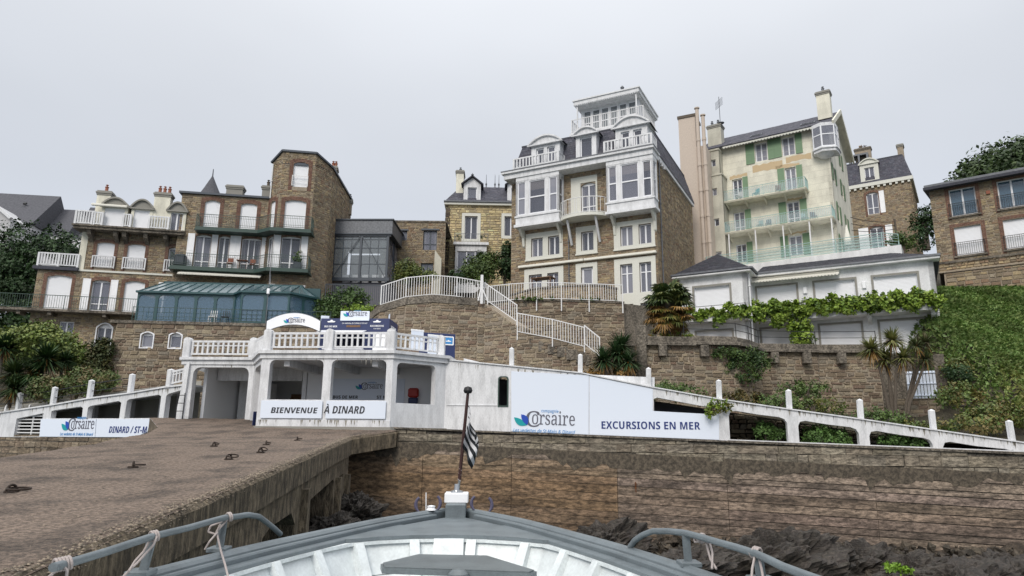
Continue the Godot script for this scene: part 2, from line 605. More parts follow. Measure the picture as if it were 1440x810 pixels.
func masonry(under: Node, t: Transform3D, outline: PackedVector2Array, holes: Array, o: Dictionary, singles := 0, called := "stone", mass := "stonework") -> void:
	# the largest stones as parts of their own, the rest joined
	var all := lay(outline, holes, o)
	var m: Material = o.get("mat", M.stone)
	var inset: float = o.get("inset", 0.02)
	if singles > 0:
		all.sort_custom(func(a, b): return (a[0][2] - a[0][0]).length_squared() > (b[0][2] - b[0][0]).length_squared())
	var mb := MB.new()
	for k in all.size():
		if k < singles:
			var one := MB.new()
			one.col = all[k][2]
			var at := Vector2.ZERO
			for p: Vector2 in all[k][0]: at += p
			at /= all[k][0].size()
			var moved := PackedVector2Array()
			for p: Vector2 in all[k][0]: moved.append(p - at)
			one.stone(moved, 0.0, all[k][1], inset)
			part(under, called, one, m, t * Transform3D(Basis.IDENTITY, Vector3(at.x, at.y, 0)))
		else:
			mb.col = all[k][2]
			mb.stone(all[k][0], 0.0, all[k][1], inset)
	if mb.v.size():
		part(under, mass, mb, m, t).set_meta("kind", "stuff")


func side(x: float, z := 0.0) -> Transform3D:
	# the plane of a wall that faces +x: its u runs back from (x, z)
	return Transform3D(Basis(Vector3(0, 0, -1), Vector3.UP, Vector3(1, 0, 0)), Vector3(x, 0, z))


func shift(z: float) -> Transform3D:
	return Transform3D(Basis.IDENTITY, Vector3(0, 0, z))


func window(under: Node, t: Transform3D, r: Array, o := {}) -> Node3D:
	var u0: float = r[0]
	var v0: float = r[1]
	var u1: float = r[2]
	var v1: float = r[3]
	var rise: float = o.get("arch", 0.0)
	var rec: float = o.get("rec", 0.16)
	var kind: String = o.get("kind", "glass")
	var fm: Material = M[o.get("frame", "white_frame")]
	if o.has("sur"):
		var sw: float = o.get("sw", 0.16)
		if o.sur == "brick":
			var bm := MB.new()
			bm.slab(arched(u0, v0, u1, v1, rise, sw), [arched(u0, v0 - 0.001, u1, v1, rise)], 0.0, 0.035)
			part(under, "brick_surround", bm, M.mortar, t)
			masonry(under, t * shift(0.035), arched(u0, v0, u1, v1, rise, sw), [arched(u0, v0 - sw - 0.01, u1, v1, rise, 0.0)], BRICK, 0, "brick", "brickwork")
		else:
			var bm := MB.new()
			bm.slab(arched(u0, v0, u1, v1, rise, sw), [arched(u0, v0, u1, v1, rise)], 0.0, 0.055)
			part(under, "window_surround", bm, M[o.sur], t)
	if o.get("sill", false):
		var sb := MB.new()
		sb.box(Vector3(u0 - 0.12, v0 - 0.1, -0.05), Vector3(u1 + 0.12, v0 - 0.01, 0.12))
		part(under, "sill", sb, M[o.get("sillm", "cream_trim")], t)
	if kind == "roller":
		var mb := MB.new()
		mb.box(Vector3(u0, v0, -rec - 0.05), Vector3(u1, v1, -rec - 0.03))
		var step := 0.085
		var v := v0 + 0.01
		while v < v1 - 0.01:
			var q := minf(v + step, v1)
			mb.quad(Vector3(u0, v, -rec), Vector3(u1, v, -rec), Vector3(u1, q - 0.02, -rec + 0.012), Vector3(u0, q - 0.02, -rec + 0.012))
			mb.quad(Vector3(u0, q - 0.02, -rec + 0.012), Vector3(u1, q - 0.02, -rec + 0.012), Vector3(u1, q, -rec), Vector3(u0, q, -rec))
			v += step
		var w := part(under, "roller_shutter", mb, M.roller, t)
		var rails := MB.new()
		rails.box(Vector3(u0, v0, -rec + 0.005), Vector3(u0 + 0.06, v1, -rec + 0.035))
		rails.box(Vector3(u1 - 0.06, v0, -rec + 0.005), Vector3(u1, v1, -rec + 0.035))
		rails.box(Vector3(u0 + 0.06, v0, -rec + 0.012), Vector3(u1 - 0.06, v0 + 0.07, -rec + 0.04))
		part(w, "guide_rail", rails, M.white_frame)
		return w
	var fw: float = o.get("fw", 0.07)
	var mb := MB.new()
	var inner := rect(u0 + fw, v0 + fw, u1 - fw, v1 - fw - rise * 0.75)
	mb.slab(arched(u0 - 0.01, v0 - 0.01, u1 + 0.01, v1 + 0.01, rise), [inner], -rec - 0.07, -rec)
	var cols: int = o.get("cols", 2)
	var rows: Array = o.get("rows", [1.0])
	var a := inner[0]
	var b := inner[2]
	var bw: float = o.get("bw", 0.07)
	for k in range(1, cols):
		var x := lerpf(a.x, b.x, k / float(cols))
		var wide: float = bw * (1.5 if cols % 2 == 0 and k == cols / 2 else 1.0)
		mb.box(Vector3(x - wide / 2, a.y - 0.005, -rec - 0.055), Vector3(x + wide / 2, b.y + 0.005, -rec + 0.012))
	var sum := 0.0
	var lines := [a.y]
	for k: float in rows:
		sum += k
		lines.append(lerpf(a.y, b.y, sum))
	lines[-1] = b.y
	for k in range(1, rows.size()):
		mb.box(Vector3(a.x - 0.005, lines[k] - bw / 2, -rec - 0.052), Vector3(b.x + 0.005, lines[k] + bw / 2, -rec + 0.006))
	var w := part(under, o.get("called", "window"), mb, fm, t)
	var gm: Material = M[o.get("glass", ["glass", "glass", "glass_pale", "glass_dark"][rng.randi() % 4])]
	for i in cols:
		for k in rows.size():
			var x0 := lerpf(a.x, b.x, i / float(cols))
			var x1 := lerpf(a.x, b.x, (i + 1) / float(cols))
			part(w, "pane", unit_cube(), gm if not o.get("blind_glass", false) else M.curtain, Transform3D(Basis.from_scale(Vector3(x1 - x0 - 0.002, lines[k + 1] - lines[k] - 0.002, 0.006)), Vector3((x0 + x1) / 2, (lines[k] + lines[k + 1]) / 2, -rec - 0.04)))
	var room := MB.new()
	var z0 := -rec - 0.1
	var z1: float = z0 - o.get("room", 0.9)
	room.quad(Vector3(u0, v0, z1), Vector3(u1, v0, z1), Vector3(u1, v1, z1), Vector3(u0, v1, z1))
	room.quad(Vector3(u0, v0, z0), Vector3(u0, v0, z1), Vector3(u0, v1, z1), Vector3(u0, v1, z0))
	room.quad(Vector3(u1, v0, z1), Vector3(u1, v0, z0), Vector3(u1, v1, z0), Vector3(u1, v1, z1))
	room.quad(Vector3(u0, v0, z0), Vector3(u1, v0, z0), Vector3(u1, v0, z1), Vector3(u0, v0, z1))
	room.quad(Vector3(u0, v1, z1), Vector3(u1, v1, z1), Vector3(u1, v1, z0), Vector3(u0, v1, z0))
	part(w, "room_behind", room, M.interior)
	var cur: float = o.get("curtain", rng.randf_range(0.0, 0.42))
	if cur > 0.08:
		var cb := MB.new()
		for s: int in [0, 1]:
			var n := 9
			for k in n:
				var x0 := cur * (u1 - u0) * 0.5 * k / n
				var x1 := cur * (u1 - u0) * 0.5 * (k + 1) / n
				var d0 := z0 - 0.04 + 0.03 * sin(k * 2.2)
				var d1 := z0 - 0.04 + 0.03 * sin((k + 1) * 2.2)
				if s == 1:
					cb.quad(Vector3(u1 - x1, v0, d1), Vector3(u1 - x0, v0, d0), Vector3(u1 - x0, v1, d0), Vector3(u1 - x1, v1, d1))
				else:
					cb.quad(Vector3(u0 + x0, v0, d0), Vector3(u0 + x1, v0, d1), Vector3(u0 + x1, v1, d1), Vector3(u0 + x0, v1, d0))
		part(w, "curtain", cb, M.curtain)
	if o.get("blind", 0.0) > 0:
		var bl := MB.new()
		bl.box(Vector3(u0 + 0.02, v1 - (v1 - v0) * o.blind, z0 + 0.02), Vector3(u1 - 0.02, v1, z0 + 0.035))
		part(w, "blind", bl, M[o.get("blindm", "curtain")])
	return w


func facade(under: Node, called: String, t: Transform3D, outline: PackedVector2Array, wins: Array, m: Material, o := {}) -> void:
	# a wall 0.3 m thick with its openings, its stones and its windows; each window is [u0, v0, u1, v1, options]
	var holes := []
	var keep := []
	for w: Array in wins:
		var q: Dictionary = w[4] if w.size() > 4 else {}
		holes.append(arched(w[0], w[1], w[2], w[3], q.get("arch", 0.0)))
		keep.append(arched(w[0], w[1], w[2], w[3], q.get("arch", 0.0), q.get("sw", 0.16) - 0.015 if q.has("sur") else 0.015))
	for h in o.get("keep", []): keep.append(h)
	var mb := MB.new()
	mb.slab(outline, holes, -0.3, 0.0)
	part(under, called, mb, m, t)
	if o.has("stone"): masonry(under, t, outline, keep, o.stone, o.get("singles", 0))
	for w: Array in wins:
		var q: Dictionary = w[4].duplicate() if w.size() > 4 else {}
		window(under, t, w.slice(0, 4), q)


func runs(under: Node, t: Transform3D, line: Array, n: int, long: float, m: Material, called := "grime_streaks") -> void:
	# thin stains that run down from an edge given as (u, v) pairs
	var mb := MB.new()
	for k in n:
		var f := rng.randf() * (line.size() / 2 - 1)
		var i := int(f) * 2
		var u := lerpf(line[i], line[i + 2], f - int(f))
		var v := lerpf(line[i + 1], line[i + 3], f - int(f))
		var w := rng.randf_range(0.012, 0.05)
		var l := long * rng.randf_range(0.3, 1.0)
		mb.prism(P2([u - w, v, u - w * 0.4, v - l * 0.6, u, v - l, u + w * 0.5, v - l * 0.5, u + w, v]), -0.01, 0.0035, t)
	part(under, called, mb, m).set_meta("kind", "stuff")


func leaf_shutter(under: Node, t: Transform3D, r: Array, m: Material, z := 0.03) -> void:
	# an open louvred shutter against the wall
	var mb := MB.new()
	var u0: float = r[0]
	var v0: float = r[1]
	var u1: float = r[2]
	var v1: float = r[3]
	mb.slab(rect(u0, v0, u1, v1), [rect(u0 + 0.06, v0 + 0.08, u1 - 0.06, (v0 + v1) / 2 - 0.04), rect(u0 + 0.06, (v0 + v1) / 2 + 0.04, u1 - 0.06, v1 - 0.08)], z, z + 0.04)
	for h: Array in [[v0 + 0.08, (v0 + v1) / 2 - 0.04], [(v0 + v1) / 2 + 0.04, v1 - 0.08]]:
		var v: float = h[0]
		while v < h[1] - 0.02:
			mb.quad(Vector3(u0 + 0.06, v, z + 0.035), Vector3(u1 - 0.06, v, z + 0.035), Vector3(u1 - 0.06, v + 0.058, z + 0.026), Vector3(u0 + 0.06, v + 0.058, z + 0.026))
			v += 0.06
	mb.box(Vector3(u0 + 0.05, v0 + 0.06, z + 0.018), Vector3(u1 - 0.05, v1 - 0.06, z + 0.022))
	part(under, "shutter", mb, m, t)


func railing(under: Node, pts: Array, h: float, m: Material, o := {}) -> void:
	# a rail along a path of points: top and bottom rail, posts at the points, bars between; bars are parts unless joined
	var gap: float = o.get("gap", 0.14)
	var bar: float = o.get("bar", 0.022)
	var rail: float = o.get("rail", 0.045)
	var low: float = o.get("low", 0.1)
	var post: float = o.get("post", 0.05)
	var joined: bool = o.get("joined", false)
	var mids: Array = o.get("mids", [])
	var frame := MB.new()
	var bars := MB.new()
	for k in pts.size() - 1:
		var a: Vector3 = pts[k]
		var b: Vector3 = pts[k + 1]
		frame.bar(a + Vector3(0, h, 0), b + Vector3(0, h, 0), rail, rail)
		if o.get("bottom", true): frame.bar(a + Vector3(0, low, 0), b + Vector3(0, low, 0), rail * 0.8, rail * 0.8)
		for q: float in mids: frame.bar(a + Vector3(0, h * q, 0), b + Vector3(0, h * q, 0), rail * 0.6, rail * 0.6)
		var n := maxi(1, roundi(Vector2(b.x - a.x, b.z - a.z).length() / gap))
		if not o.get("nobars", false):
			for i in range(1, n):
				var p := a.lerp(b, i / float(n))
				var over: float = o.get("over", 0.0)
				if joined: bars.bar(p + Vector3(0, low, 0), p + Vector3(0, h + over, 0), bar, bar)
				else: stick(under, o.get("called", "bar"), p + Vector3(0, low, 0), p + Vector3(0, h + over, 0), bar, bar, m)
	for k in pts.size():
		if post > 0 and (k % int(o.get("every", 1)) == 0 or k == pts.size() - 1):
			stick(under, "post", pts[k] - Vector3(0, o.get("foot", 0.0), 0), pts[k] + Vector3(0, h + o.get("post_over", 0.03), 0), post, post, m)
	part(under, o.get("rails_called", "rail"), frame, m)
	if joined and bars.v.size(): part(under, "bars", bars, m).set_meta("kind", "stuff")


func chimney(under: Node, at: Vector3, s: Vector3, m: Material, pots := 2, potm: Material = null, o := {}) -> void:
	var st := MB.new()
	st.box(at - Vector3(s.x / 2, 0, s.z / 2), at + Vector3(s.x / 2, s.y, s.z / 2))
	var c := part(under, "chimney", st, m)
	if o.get("stone", false): masonry(c, Transform3D(Basis.IDENTITY, at + Vector3(0, 0, s.z / 2)), rect(-s.x / 2, 0, s.x / 2, s.y), [], STONE)
	var cap := MB.new()
	cap.box(at + Vector3(-s.x / 2 - 0.1, s.y - 0.02, -s.z / 2 - 0.1), at + Vector3(s.x / 2 + 0.1, s.y + 0.1, s.z / 2 + 0.1))
	cap.box(at + Vector3(-s.x / 2 - 0.05, s.y - 0.16, -s.z / 2 - 0.05), at + Vector3(s.x / 2 + 0.05, s.y - 0.02, s.z / 2 + 0.05))
	cap.box(at + Vector3(-s.x / 2 - 0.03, s.y + 0.1, -s.z / 2 - 0.03), at + Vector3(s.x / 2 + 0.03, s.y + 0.2, s.z / 2 + 0.03))
	part(c, "chimney_cap", cap, M[o.get("cap", "reveal_grey")])
	for k in pots:
		var mb := MB.new()
		var x := (k + 0.5) / pots - 0.5
		mb.lathe(at + Vector3(x * s.x * 0.9, s.y + 0.2, 0), [Vector2(0.13, 0), Vector2(0.11, 0.35), Vector2(0.14, 0.36), Vector2(0.14, 0.42), Vector2(0.06, 0.43), Vector2(0.05, 0.52), Vector2(0.12, 0.56), Vector2(0.0, 0.64)], 10)
		part(c, "chimney_pot", mb, potm if potm else M.terracotta)


var STONE := {}
var STONE_TAN := {}
var STONE_NEAR := {}
var BRICK := {}
var SLATES := {}


func make_bonds() -> void:
	var brown := [Color(0.409, 0.321, 0.208), Color(0.266, 0.211, 0.145), Color(0.514, 0.418, 0.270), Color(0.339, 0.266, 0.188), Color(0.573, 0.444, 0.260), Color(0.431, 0.364, 0.270), Color(0.389, 0.255, 0.165)]
	var tan := [Color(0.934, 0.769, 0.424), Color(0.738, 0.608, 0.347), Color(1.082, 0.929, 0.550), Color(0.542, 0.451, 0.272), Color(0.835, 0.664, 0.376)]
	var dark := [Color(0.329, 0.255, 0.177), Color(0.227, 0.177, 0.129), Color(0.442, 0.354, 0.240), Color(0.286, 0.200, 0.145), Color(0.514, 0.432, 0.300), Color(0.369, 0.321, 0.249)]
	STONE = {h = Vector2(0.1, 0.21), w = Vector2(0.16, 0.46), pal = brown, gap = 0.034, jitter = 0.028, deep = 0.032}
	STONE_TAN = {h = Vector2(0.16, 0.32), w = Vector2(0.28, 0.7), pal = tan, gap = 0.05, jitter = 0.035, deep = 0.05}
	STONE_NEAR = {h = Vector2(0.13, 0.27), w = Vector2(0.26, 0.72), pal = dark, gap = 0.042, jitter = 0.036, deep = 0.05, inset = 0.03, clip = true}
	BRICK = {h = Vector2(0.085, 0.085), w = Vector2(0.2, 0.24), pal = [Color(0.25, 0.125, 0.085), Color(0.21, 0.105, 0.08), Color(0.3, 0.155, 0.11)], gap = 0.014, jitter = 0.0, deep = 0.014, inset = 0.004, bond = true}
	SLATES = {h = Vector2(0.2, 0.2), w = Vector2(0.26, 0.3), pal = [Color(0.11, 0.112, 0.14), Color(0.09, 0.092, 0.118), Color(0.135, 0.137, 0.165), Color(0.115, 0.111, 0.135)], gap = 0.012, jitter = 0.0, deep = 0.018, inset = 0.003, bond = true, clip = true, mat = M.slate}


func plane(o: Vector3, x: Vector3, y: Vector3) -> Transform3D:
	# a frame whose u is x, whose v is near y and whose third axis faces outwards
	x = x.normalized()
	var z := x.cross(y).normalized()
	return Transform3D(Basis(x, z.cross(x), z), o)


func slates(under: Node, t: Transform3D, outline: PackedVector2Array, holes := [], called := "roof", tone := 1.0) -> Node3D:
	var mb := MB.new()
	mb.slab(outline, holes, -0.12, 0.0)
	var r := part(under, called, mb, M.slate_plain, t)
	var cfg := SLATES.duplicate()
	cfg.pal = SLATES.pal.map(func(c: Color) -> Color: return c * tone)
	masonry(r, Transform3D.IDENTITY, outline, holes, cfg, 0, "slate", "slates")
	return r


# ---------------------------------------------------------------- vegetation
func foliage(mb: MB, lobes: Array, n: int, size: float, pal: Array, clump := 0.3, flat := 0.0) -> void:
	# leaves in clumps over the lobes [centre, radii]; each leaf is a folded pair of triangles
	var total := 0.0
	for l: Array in lobes: total += l[1].x * l[1].y + l[1].z * l[1].x
	for l: Array in lobes:
		var c: Vector3 = l[0]
		var r: Vector3 = l[1]
		var share := int(n * (r.x * r.y + r.z * r.x) / total)
		var clumps := maxi(6, int(share / 26.0))
		for k in clumps:
			var d := Vector3(rng.randfn(), rng.randfn(), rng.randfn()).normalized()
			var m := c + d * r * pow(rng.randf(), 0.35)
			var tone: Color = pal[rng.randi() % pal.size()]
			tone = tone * rng.randf_range(0.8, 1.2)
			var cr := clump * (r.x + r.y + r.z) / 3
			for i in share / clumps:
				var p := m + Vector3(rng.randfn(), rng.randfn(), rng.randfn()) * cr * 0.5
				var up := (d + Vector3(rng.randfn(), rng.randfn() + 0.5, rng.randfn()) * 0.7).normalized()
				var along := up.cross(Vector3(rng.randfn(), rng.randfn() * (1 - flat), rng.randfn())).normalized()
				var s := size * rng.randf_range(0.6, 1.3)
				var w := up.cross(along) * s * 0.33
				var q := tone.lerp(pal[rng.randi() % pal.size()], 0.25) * rng.randf_range(0.85, 1.15)
				q.a = 1
				mb.col = q
				var mid := p + along * s * 0.45 - up * s * 0.07
				mb.tri(p, mid + w, p + along * s)
				mb.tri(p, p + along * s, mid - w)


func blades(mb: MB, at: Vector3, n: int, length: float, width: float, pal: Array, droop := 0.35, low := -0.35) -> void:
	# a rosette of sword leaves
	for k in n:
		var y := rng.randf_range(low, 1.0)
		var a := rng.randf() * TAU
		var d := Vector3(cos(a) * sqrt(1 - y * y), y, sin(a) * sqrt(1 - y * y))
		var l := length * rng.randf_range(0.7, 1.1)
		var s := d.cross(Vector3.UP).normalized() * width * 0.5
		if s.length() < 0.001: s = Vector3.RIGHT * width * 0.5
		var p0 := at + d * length * 0.06
		var p1 := at + d * l * 0.5 + Vector3(0, -droop * l * 0.1, 0)
		var p2 := at + d * l + Vector3(0, -droop * l * 0.55, 0)
		var q: Color = pal[rng.randi() % pal.size()] * rng.randf_range(0.8, 1.2)
		q.a = 1
		mb.col = q
		mb.quad(p0 - s, p0 + s, p1 + s, p1 - s)
		mb.tri(p1 - s, p1 + s, p2)


func fan_leaf(mb: MB, base: Vector3, d: Vector3, stalk: float, r: float, pal: Array) -> void:
	# the fan of a palm on its stalk
	var side_ := d.cross(Vector3.UP).normalized()
	var up := side_.cross(d).normalized()
	var c := base + d * stalk
	mb.col = pal[0] * 0.9
	mb.bar(base, c, 0.025, 0.025)
	var n := 17
	for k in n:
		var a := lerpf(-2.1, 2.1, k / float(n - 1))
		var q := (d * cos(a) + side_ * sin(a)).normalized()
		var tip := c + q * r * rng.randf_range(0.8, 1.05) - Vector3.UP * r * rng.randf_range(0.12, 0.4)
		var mid := c + q * r * 0.55 + up * 0.02
		var w := q.cross(up).normalized() * r * 0.07
		var col: Color = pal[rng.randi() % pal.size()] * rng.randf_range(0.8, 1.2)
		col.a = 1
		mb.col = col
		mb.tri(c, mid + w, mid - w)
		mb.tri(mid - w, mid + w, tip)


const GREEN := [Color(0.07, 0.115, 0.03), Color(0.1, 0.15, 0.04), Color(0.05, 0.085, 0.024)]
const FRESH := [Color(0.19, 0.28, 0.035), Color(0.24, 0.33, 0.055), Color(0.13, 0.21, 0.03)]
const DARK := [Color(0.026, 0.055, 0.018), Color(0.04, 0.078, 0.026), Color(0.02, 0.042, 0.016)]
const OLIVE := [Color(0.12, 0.12, 0.025), Color(0.085, 0.1, 0.025), Color(0.16, 0.14, 0.04)]
const DRY := [Color(0.22, 0.12, 0.03), Color(0.15, 0.085, 0.03), Color(0.28, 0.17, 0.06)]


func bush(called: String, label: String, category: String, at: Vector3, lobes: Array, n: int, size: float, pal: Array, group := "", clump := 0.3) -> Node3D:
	var o := thing(called, label, category, at, 0, group)
	var mb := MB.new()
	foliage(mb, lobes, n, size, pal, clump)
	part(o, "foliage", mb, M.leaf)
	var st := MB.new()
	for l: Array in lobes:
		for k in 3:
			var top: Vector3 = l[0] + Vector3(rng.randf_range(-0.5, 0.5), 0.2, rng.randf_range(-0.5, 0.5)) * l[1]
			st.tube([Vector3(l[0].x * 0.4 + rng.randf_range(-0.1, 0.1), -0.4, l[0].z * 0.4), top.lerp(Vector3(l[0].x * 0.4, 0, l[0].z * 0.4), 0.5), top], [0.06, 0.04, 0.015], 6)
	part(o, "stem", st, M.bark)
	return o


func blob_rock(s: Vector3, seed_: int) -> MB:
	# a jagged lump with tilted layers
	var mb := MB.new()
	var f := FastNoiseLite.new()
	f.seed = seed_
	f.frequency = 0.9
	f.fractal_octaves = 4
	var nu := 84
	var nv := 46
	var p := []
	for j in nv + 1:
		for i in nu:
			var a := TAU * i / nu
			var b := PI * (j / float(nv) - 0.5)
			var d := Vector3(cos(a) * cos(b), sin(b), sin(a) * cos(b))
			var q := d * (1.0 + 0.5 * f.get_noise_3dv(d * 1.6) + 0.18 * f.get_noise_3dv(d * 5.0) + 0.09 * f.get_noise_3dv(d * 14.0))
			var layer := q.y * 5.0 + q.x * 2.6 + 0.8 * f.get_noise_3dv(d * 3.0)
			q += d * (0.1 * fposmod(layer, 1.0) - 0.05 + 0.05 * fposmod(layer * 2.7, 1.0))
			p.append(q * s)
	for j in nv:
		for i in nu:
			var g := rng.randf_range(0.75, 1.2)
			mb.col = Color(0.078, 0.064, 0.052) * g
			mb.col.a = 1
			mb.quad(p[j * nu + (i + 1) % nu], p[j * nu + i], p[(j + 1) * nu + i], p[(j + 1) * nu + (i + 1) % nu])
	return mb


# ---------------------------------------------------------------- the place
func _ready() -> void:
	rng.seed = 7
	var cam := Camera3D.new()
	cam.name = "camera"
	cam.position = Vector3(0, 4.6, 0)
	cam.rotation_degrees = Vector3(12.5, 0, 0.6)
	cam.rotation_order = EULER_ORDER_YXZ
	cam.fov = 45.88
	cam.near = 0.05
	cam.far = 6000
	add_child(cam)
	cam.current = true
	sky()
	var sun := DirectionalLight3D.new()
	sun.name = "sun"
	sun.light_energy = 0.5
	sun.light_color = Color(1.0, 0.97, 0.93)
	sun.light_angular_distance = 25.0
	sun.shadow_enabled = true
	add_child(sun)
	sun.look_at_from_position(Vector3(-13, 26, 31), Vector3.ZERO)
	make_materials()
	make_bonds()
	ground()
	seawall()
	pier()
	right_ramp()
	left_ramp()
	pavilion()
	terrace_things()
	walls_and_stairs()
	buildings()
	plants()
	boat()


func sky() -> void:
	# an overcast sky: pale, a little brighter overhead, with faint soft clouds
	var f := FastNoiseLite.new()
	f.seed = 12
	f.frequency = 1.3
	f.fractal_octaves = 4
	var im := Image.create(512, 256, false, Image.FORMAT_RGBF)
	for y in 256:
		var e := PI / 2 - PI * (y + 0.5) / 256
		for x in 512:
			var a := TAU * x / 512
			var d := Vector3(cos(a) * cos(e), sin(e), sin(a) * cos(e))
			var s := maxf(d.y, 0.0)
			var l := 0.52 * (1.0 + 3.0 * pow(s, 4.6))
			l *= 1.0 + 0.09 * f.get_noise_3d(d.x, d.y * 2.5, d.z)
			var c := Color(0.885, 0.97, 1.12).lerp(Color(1.0, 1.0, 1.0), s)
			if d.y < 0: l *= lerpf(1.0, 0.35, minf(1.0, -d.y * 6))
			im.set_pixel(x, y, Color(c.r * l, c.g * l, c.b * l))
	var pm := PanoramaSkyMaterial.new()
	pm.panorama = ImageTexture.create_from_image(im)
	var e := Environment.new()
	e.background_mode = Environment.BG_SKY
	e.sky = Sky.new()
	e.sky.sky_material = pm
	e.tonemap_mode = Environment.TONE_MAPPER_LINEAR
	e.tonemap_exposure = 1.38
	e.sdfgi_enabled = true
	e.ssao_enabled = true
	e.ssil_enabled = true
	var w := WorldEnvironment.new()
	w.name = "environment"
	w.environment = e
	add_child(w)


func front(x: float) -> float:
	# z of the edge along which the hillside meets the sea walls
	if x < -15: return -32.5 + (x + 15) * 0.445
	if x < -4: return -32.4
	return -30.4 + (x + 4) * 0.093


func hill(x: float, z: float) -> float:
	var d := front(x) - z
	var mid := [0.0, 4.3, 4.0, 4.9, 9.0, 5.8, 13.0, 6.4, 15.0, 8.6, 17.0, 10.2, 20.0, 13.2, 26.0, 15.5, 34.0, 19.0, 48.0, 24.0, 90.0, 27.0, 5000.0, 30.0]
	var right := [0.0, 4.0, 1.5, 5.2, 14.0, 12.6, 17.0, 14.7, 30.0, 18.0, 60.0, 27.0, 90.0, 30.0, 5000.0, 32.0]
	var left := [0.0, 4.6, 4.0, 6.0, 9.0, 8.6, 15.0, 11.0, 20.0, 14.0, 30.0, 17.0, 50.0, 24.0, 90.0, 27.0, 5000.0, 30.0]
	var pick := func(t: Array) -> float:
		for k in range(2, t.size(), 2):
			if d < t[k]: return lerpf(t[k - 1], t[k + 1], (d - t[k - 2]) / (t[k] - t[k - 2]))
		return t[-1]
	var y: float = lerpf(pick.call(mid), pick.call(right), smoothstep(23.0, 25.5, x))
	return lerpf(y, pick.call(left), smoothstep(-16.0, -22.0, x))


func ground() -> void:
	var f := FastNoiseLite.new()
	f.seed = 3
	f.frequency = 0.35
	var xs := []
	var x := -80.0
	while x <= 80.0:
		xs.append(x)
		x += 1.1
	for q: float in [120, 300, 900, 3500]:
		xs.append(q)
		xs.push_front(-q)
	var ds := []
	var d := 0.0
	while d < 60:
		ds.append(d)
		d += 0.9
	ds.append_array([70, 90, 130, 300, 900, 3500])
	var mb := MB.new()
	var grid := []
	for q: float in xs:
		var col := []
		var z0 := front(q)
		col.append(Vector3(q, -3, z0))
		for e: float in ds:
			var near := 1.0 if absf(q) < 90 and e < 100 else 0.0
			col.append(Vector3(q, hill(q, z0 - e) + 0.22 * near * f.get_noise_2d(q, e), z0 - e))
		grid.append(col)
	for i in grid.size() - 1:
		for k in grid[0].size() - 1:
			mb.quad(grid[i][k], grid[i + 1][k], grid[i + 1][k + 1], grid[i][k + 1])
	structure("hillside", mb, M.soil)
	# the shore at the foot of the walls and the sea round the boat
	f.frequency = 0.22
	f.fractal_octaves = 5
	mb = MB.new()
	grid = []
	for i in 90:
		var col := []
		for k in 60:
			var gx := -24.0 + i * 0.72
			var gz := -33.5 + k * 0.5
			var e := clampf((-13.0 - gz) / 15.0, 0, 1)
			var y := lerpf(-1.7, 0.6, pow(e, 0.7)) + f.get_noise_2d(gx, gz) * 0.8 * (0.4 + e) + absf(f.get_noise_2d(gx * 3.1, gz * 3.1)) * 0.4
			if gx > 9: y += 0.35 * smoothstep(9.0, 20.0, gx) * e
			col.append(Vector3(gx, y, gz))
		grid.append(col)
	for i in grid.size() - 1:
		for k in grid[0].size() - 1:
			mb.quad(grid[i][k], grid[i][k + 1], grid[i + 1][k + 1], grid[i + 1][k])
	structure("shore", mb, M.shore)
	mb = MB.new()
	mb.quad(Vector3(-3500, 0.1, 3500), Vector3(3500, 0.1, 3500), Vector3(3500, 0.1, -34), Vector3(-3500, 0.1, -34))
	structure("sea", mb, M.water)


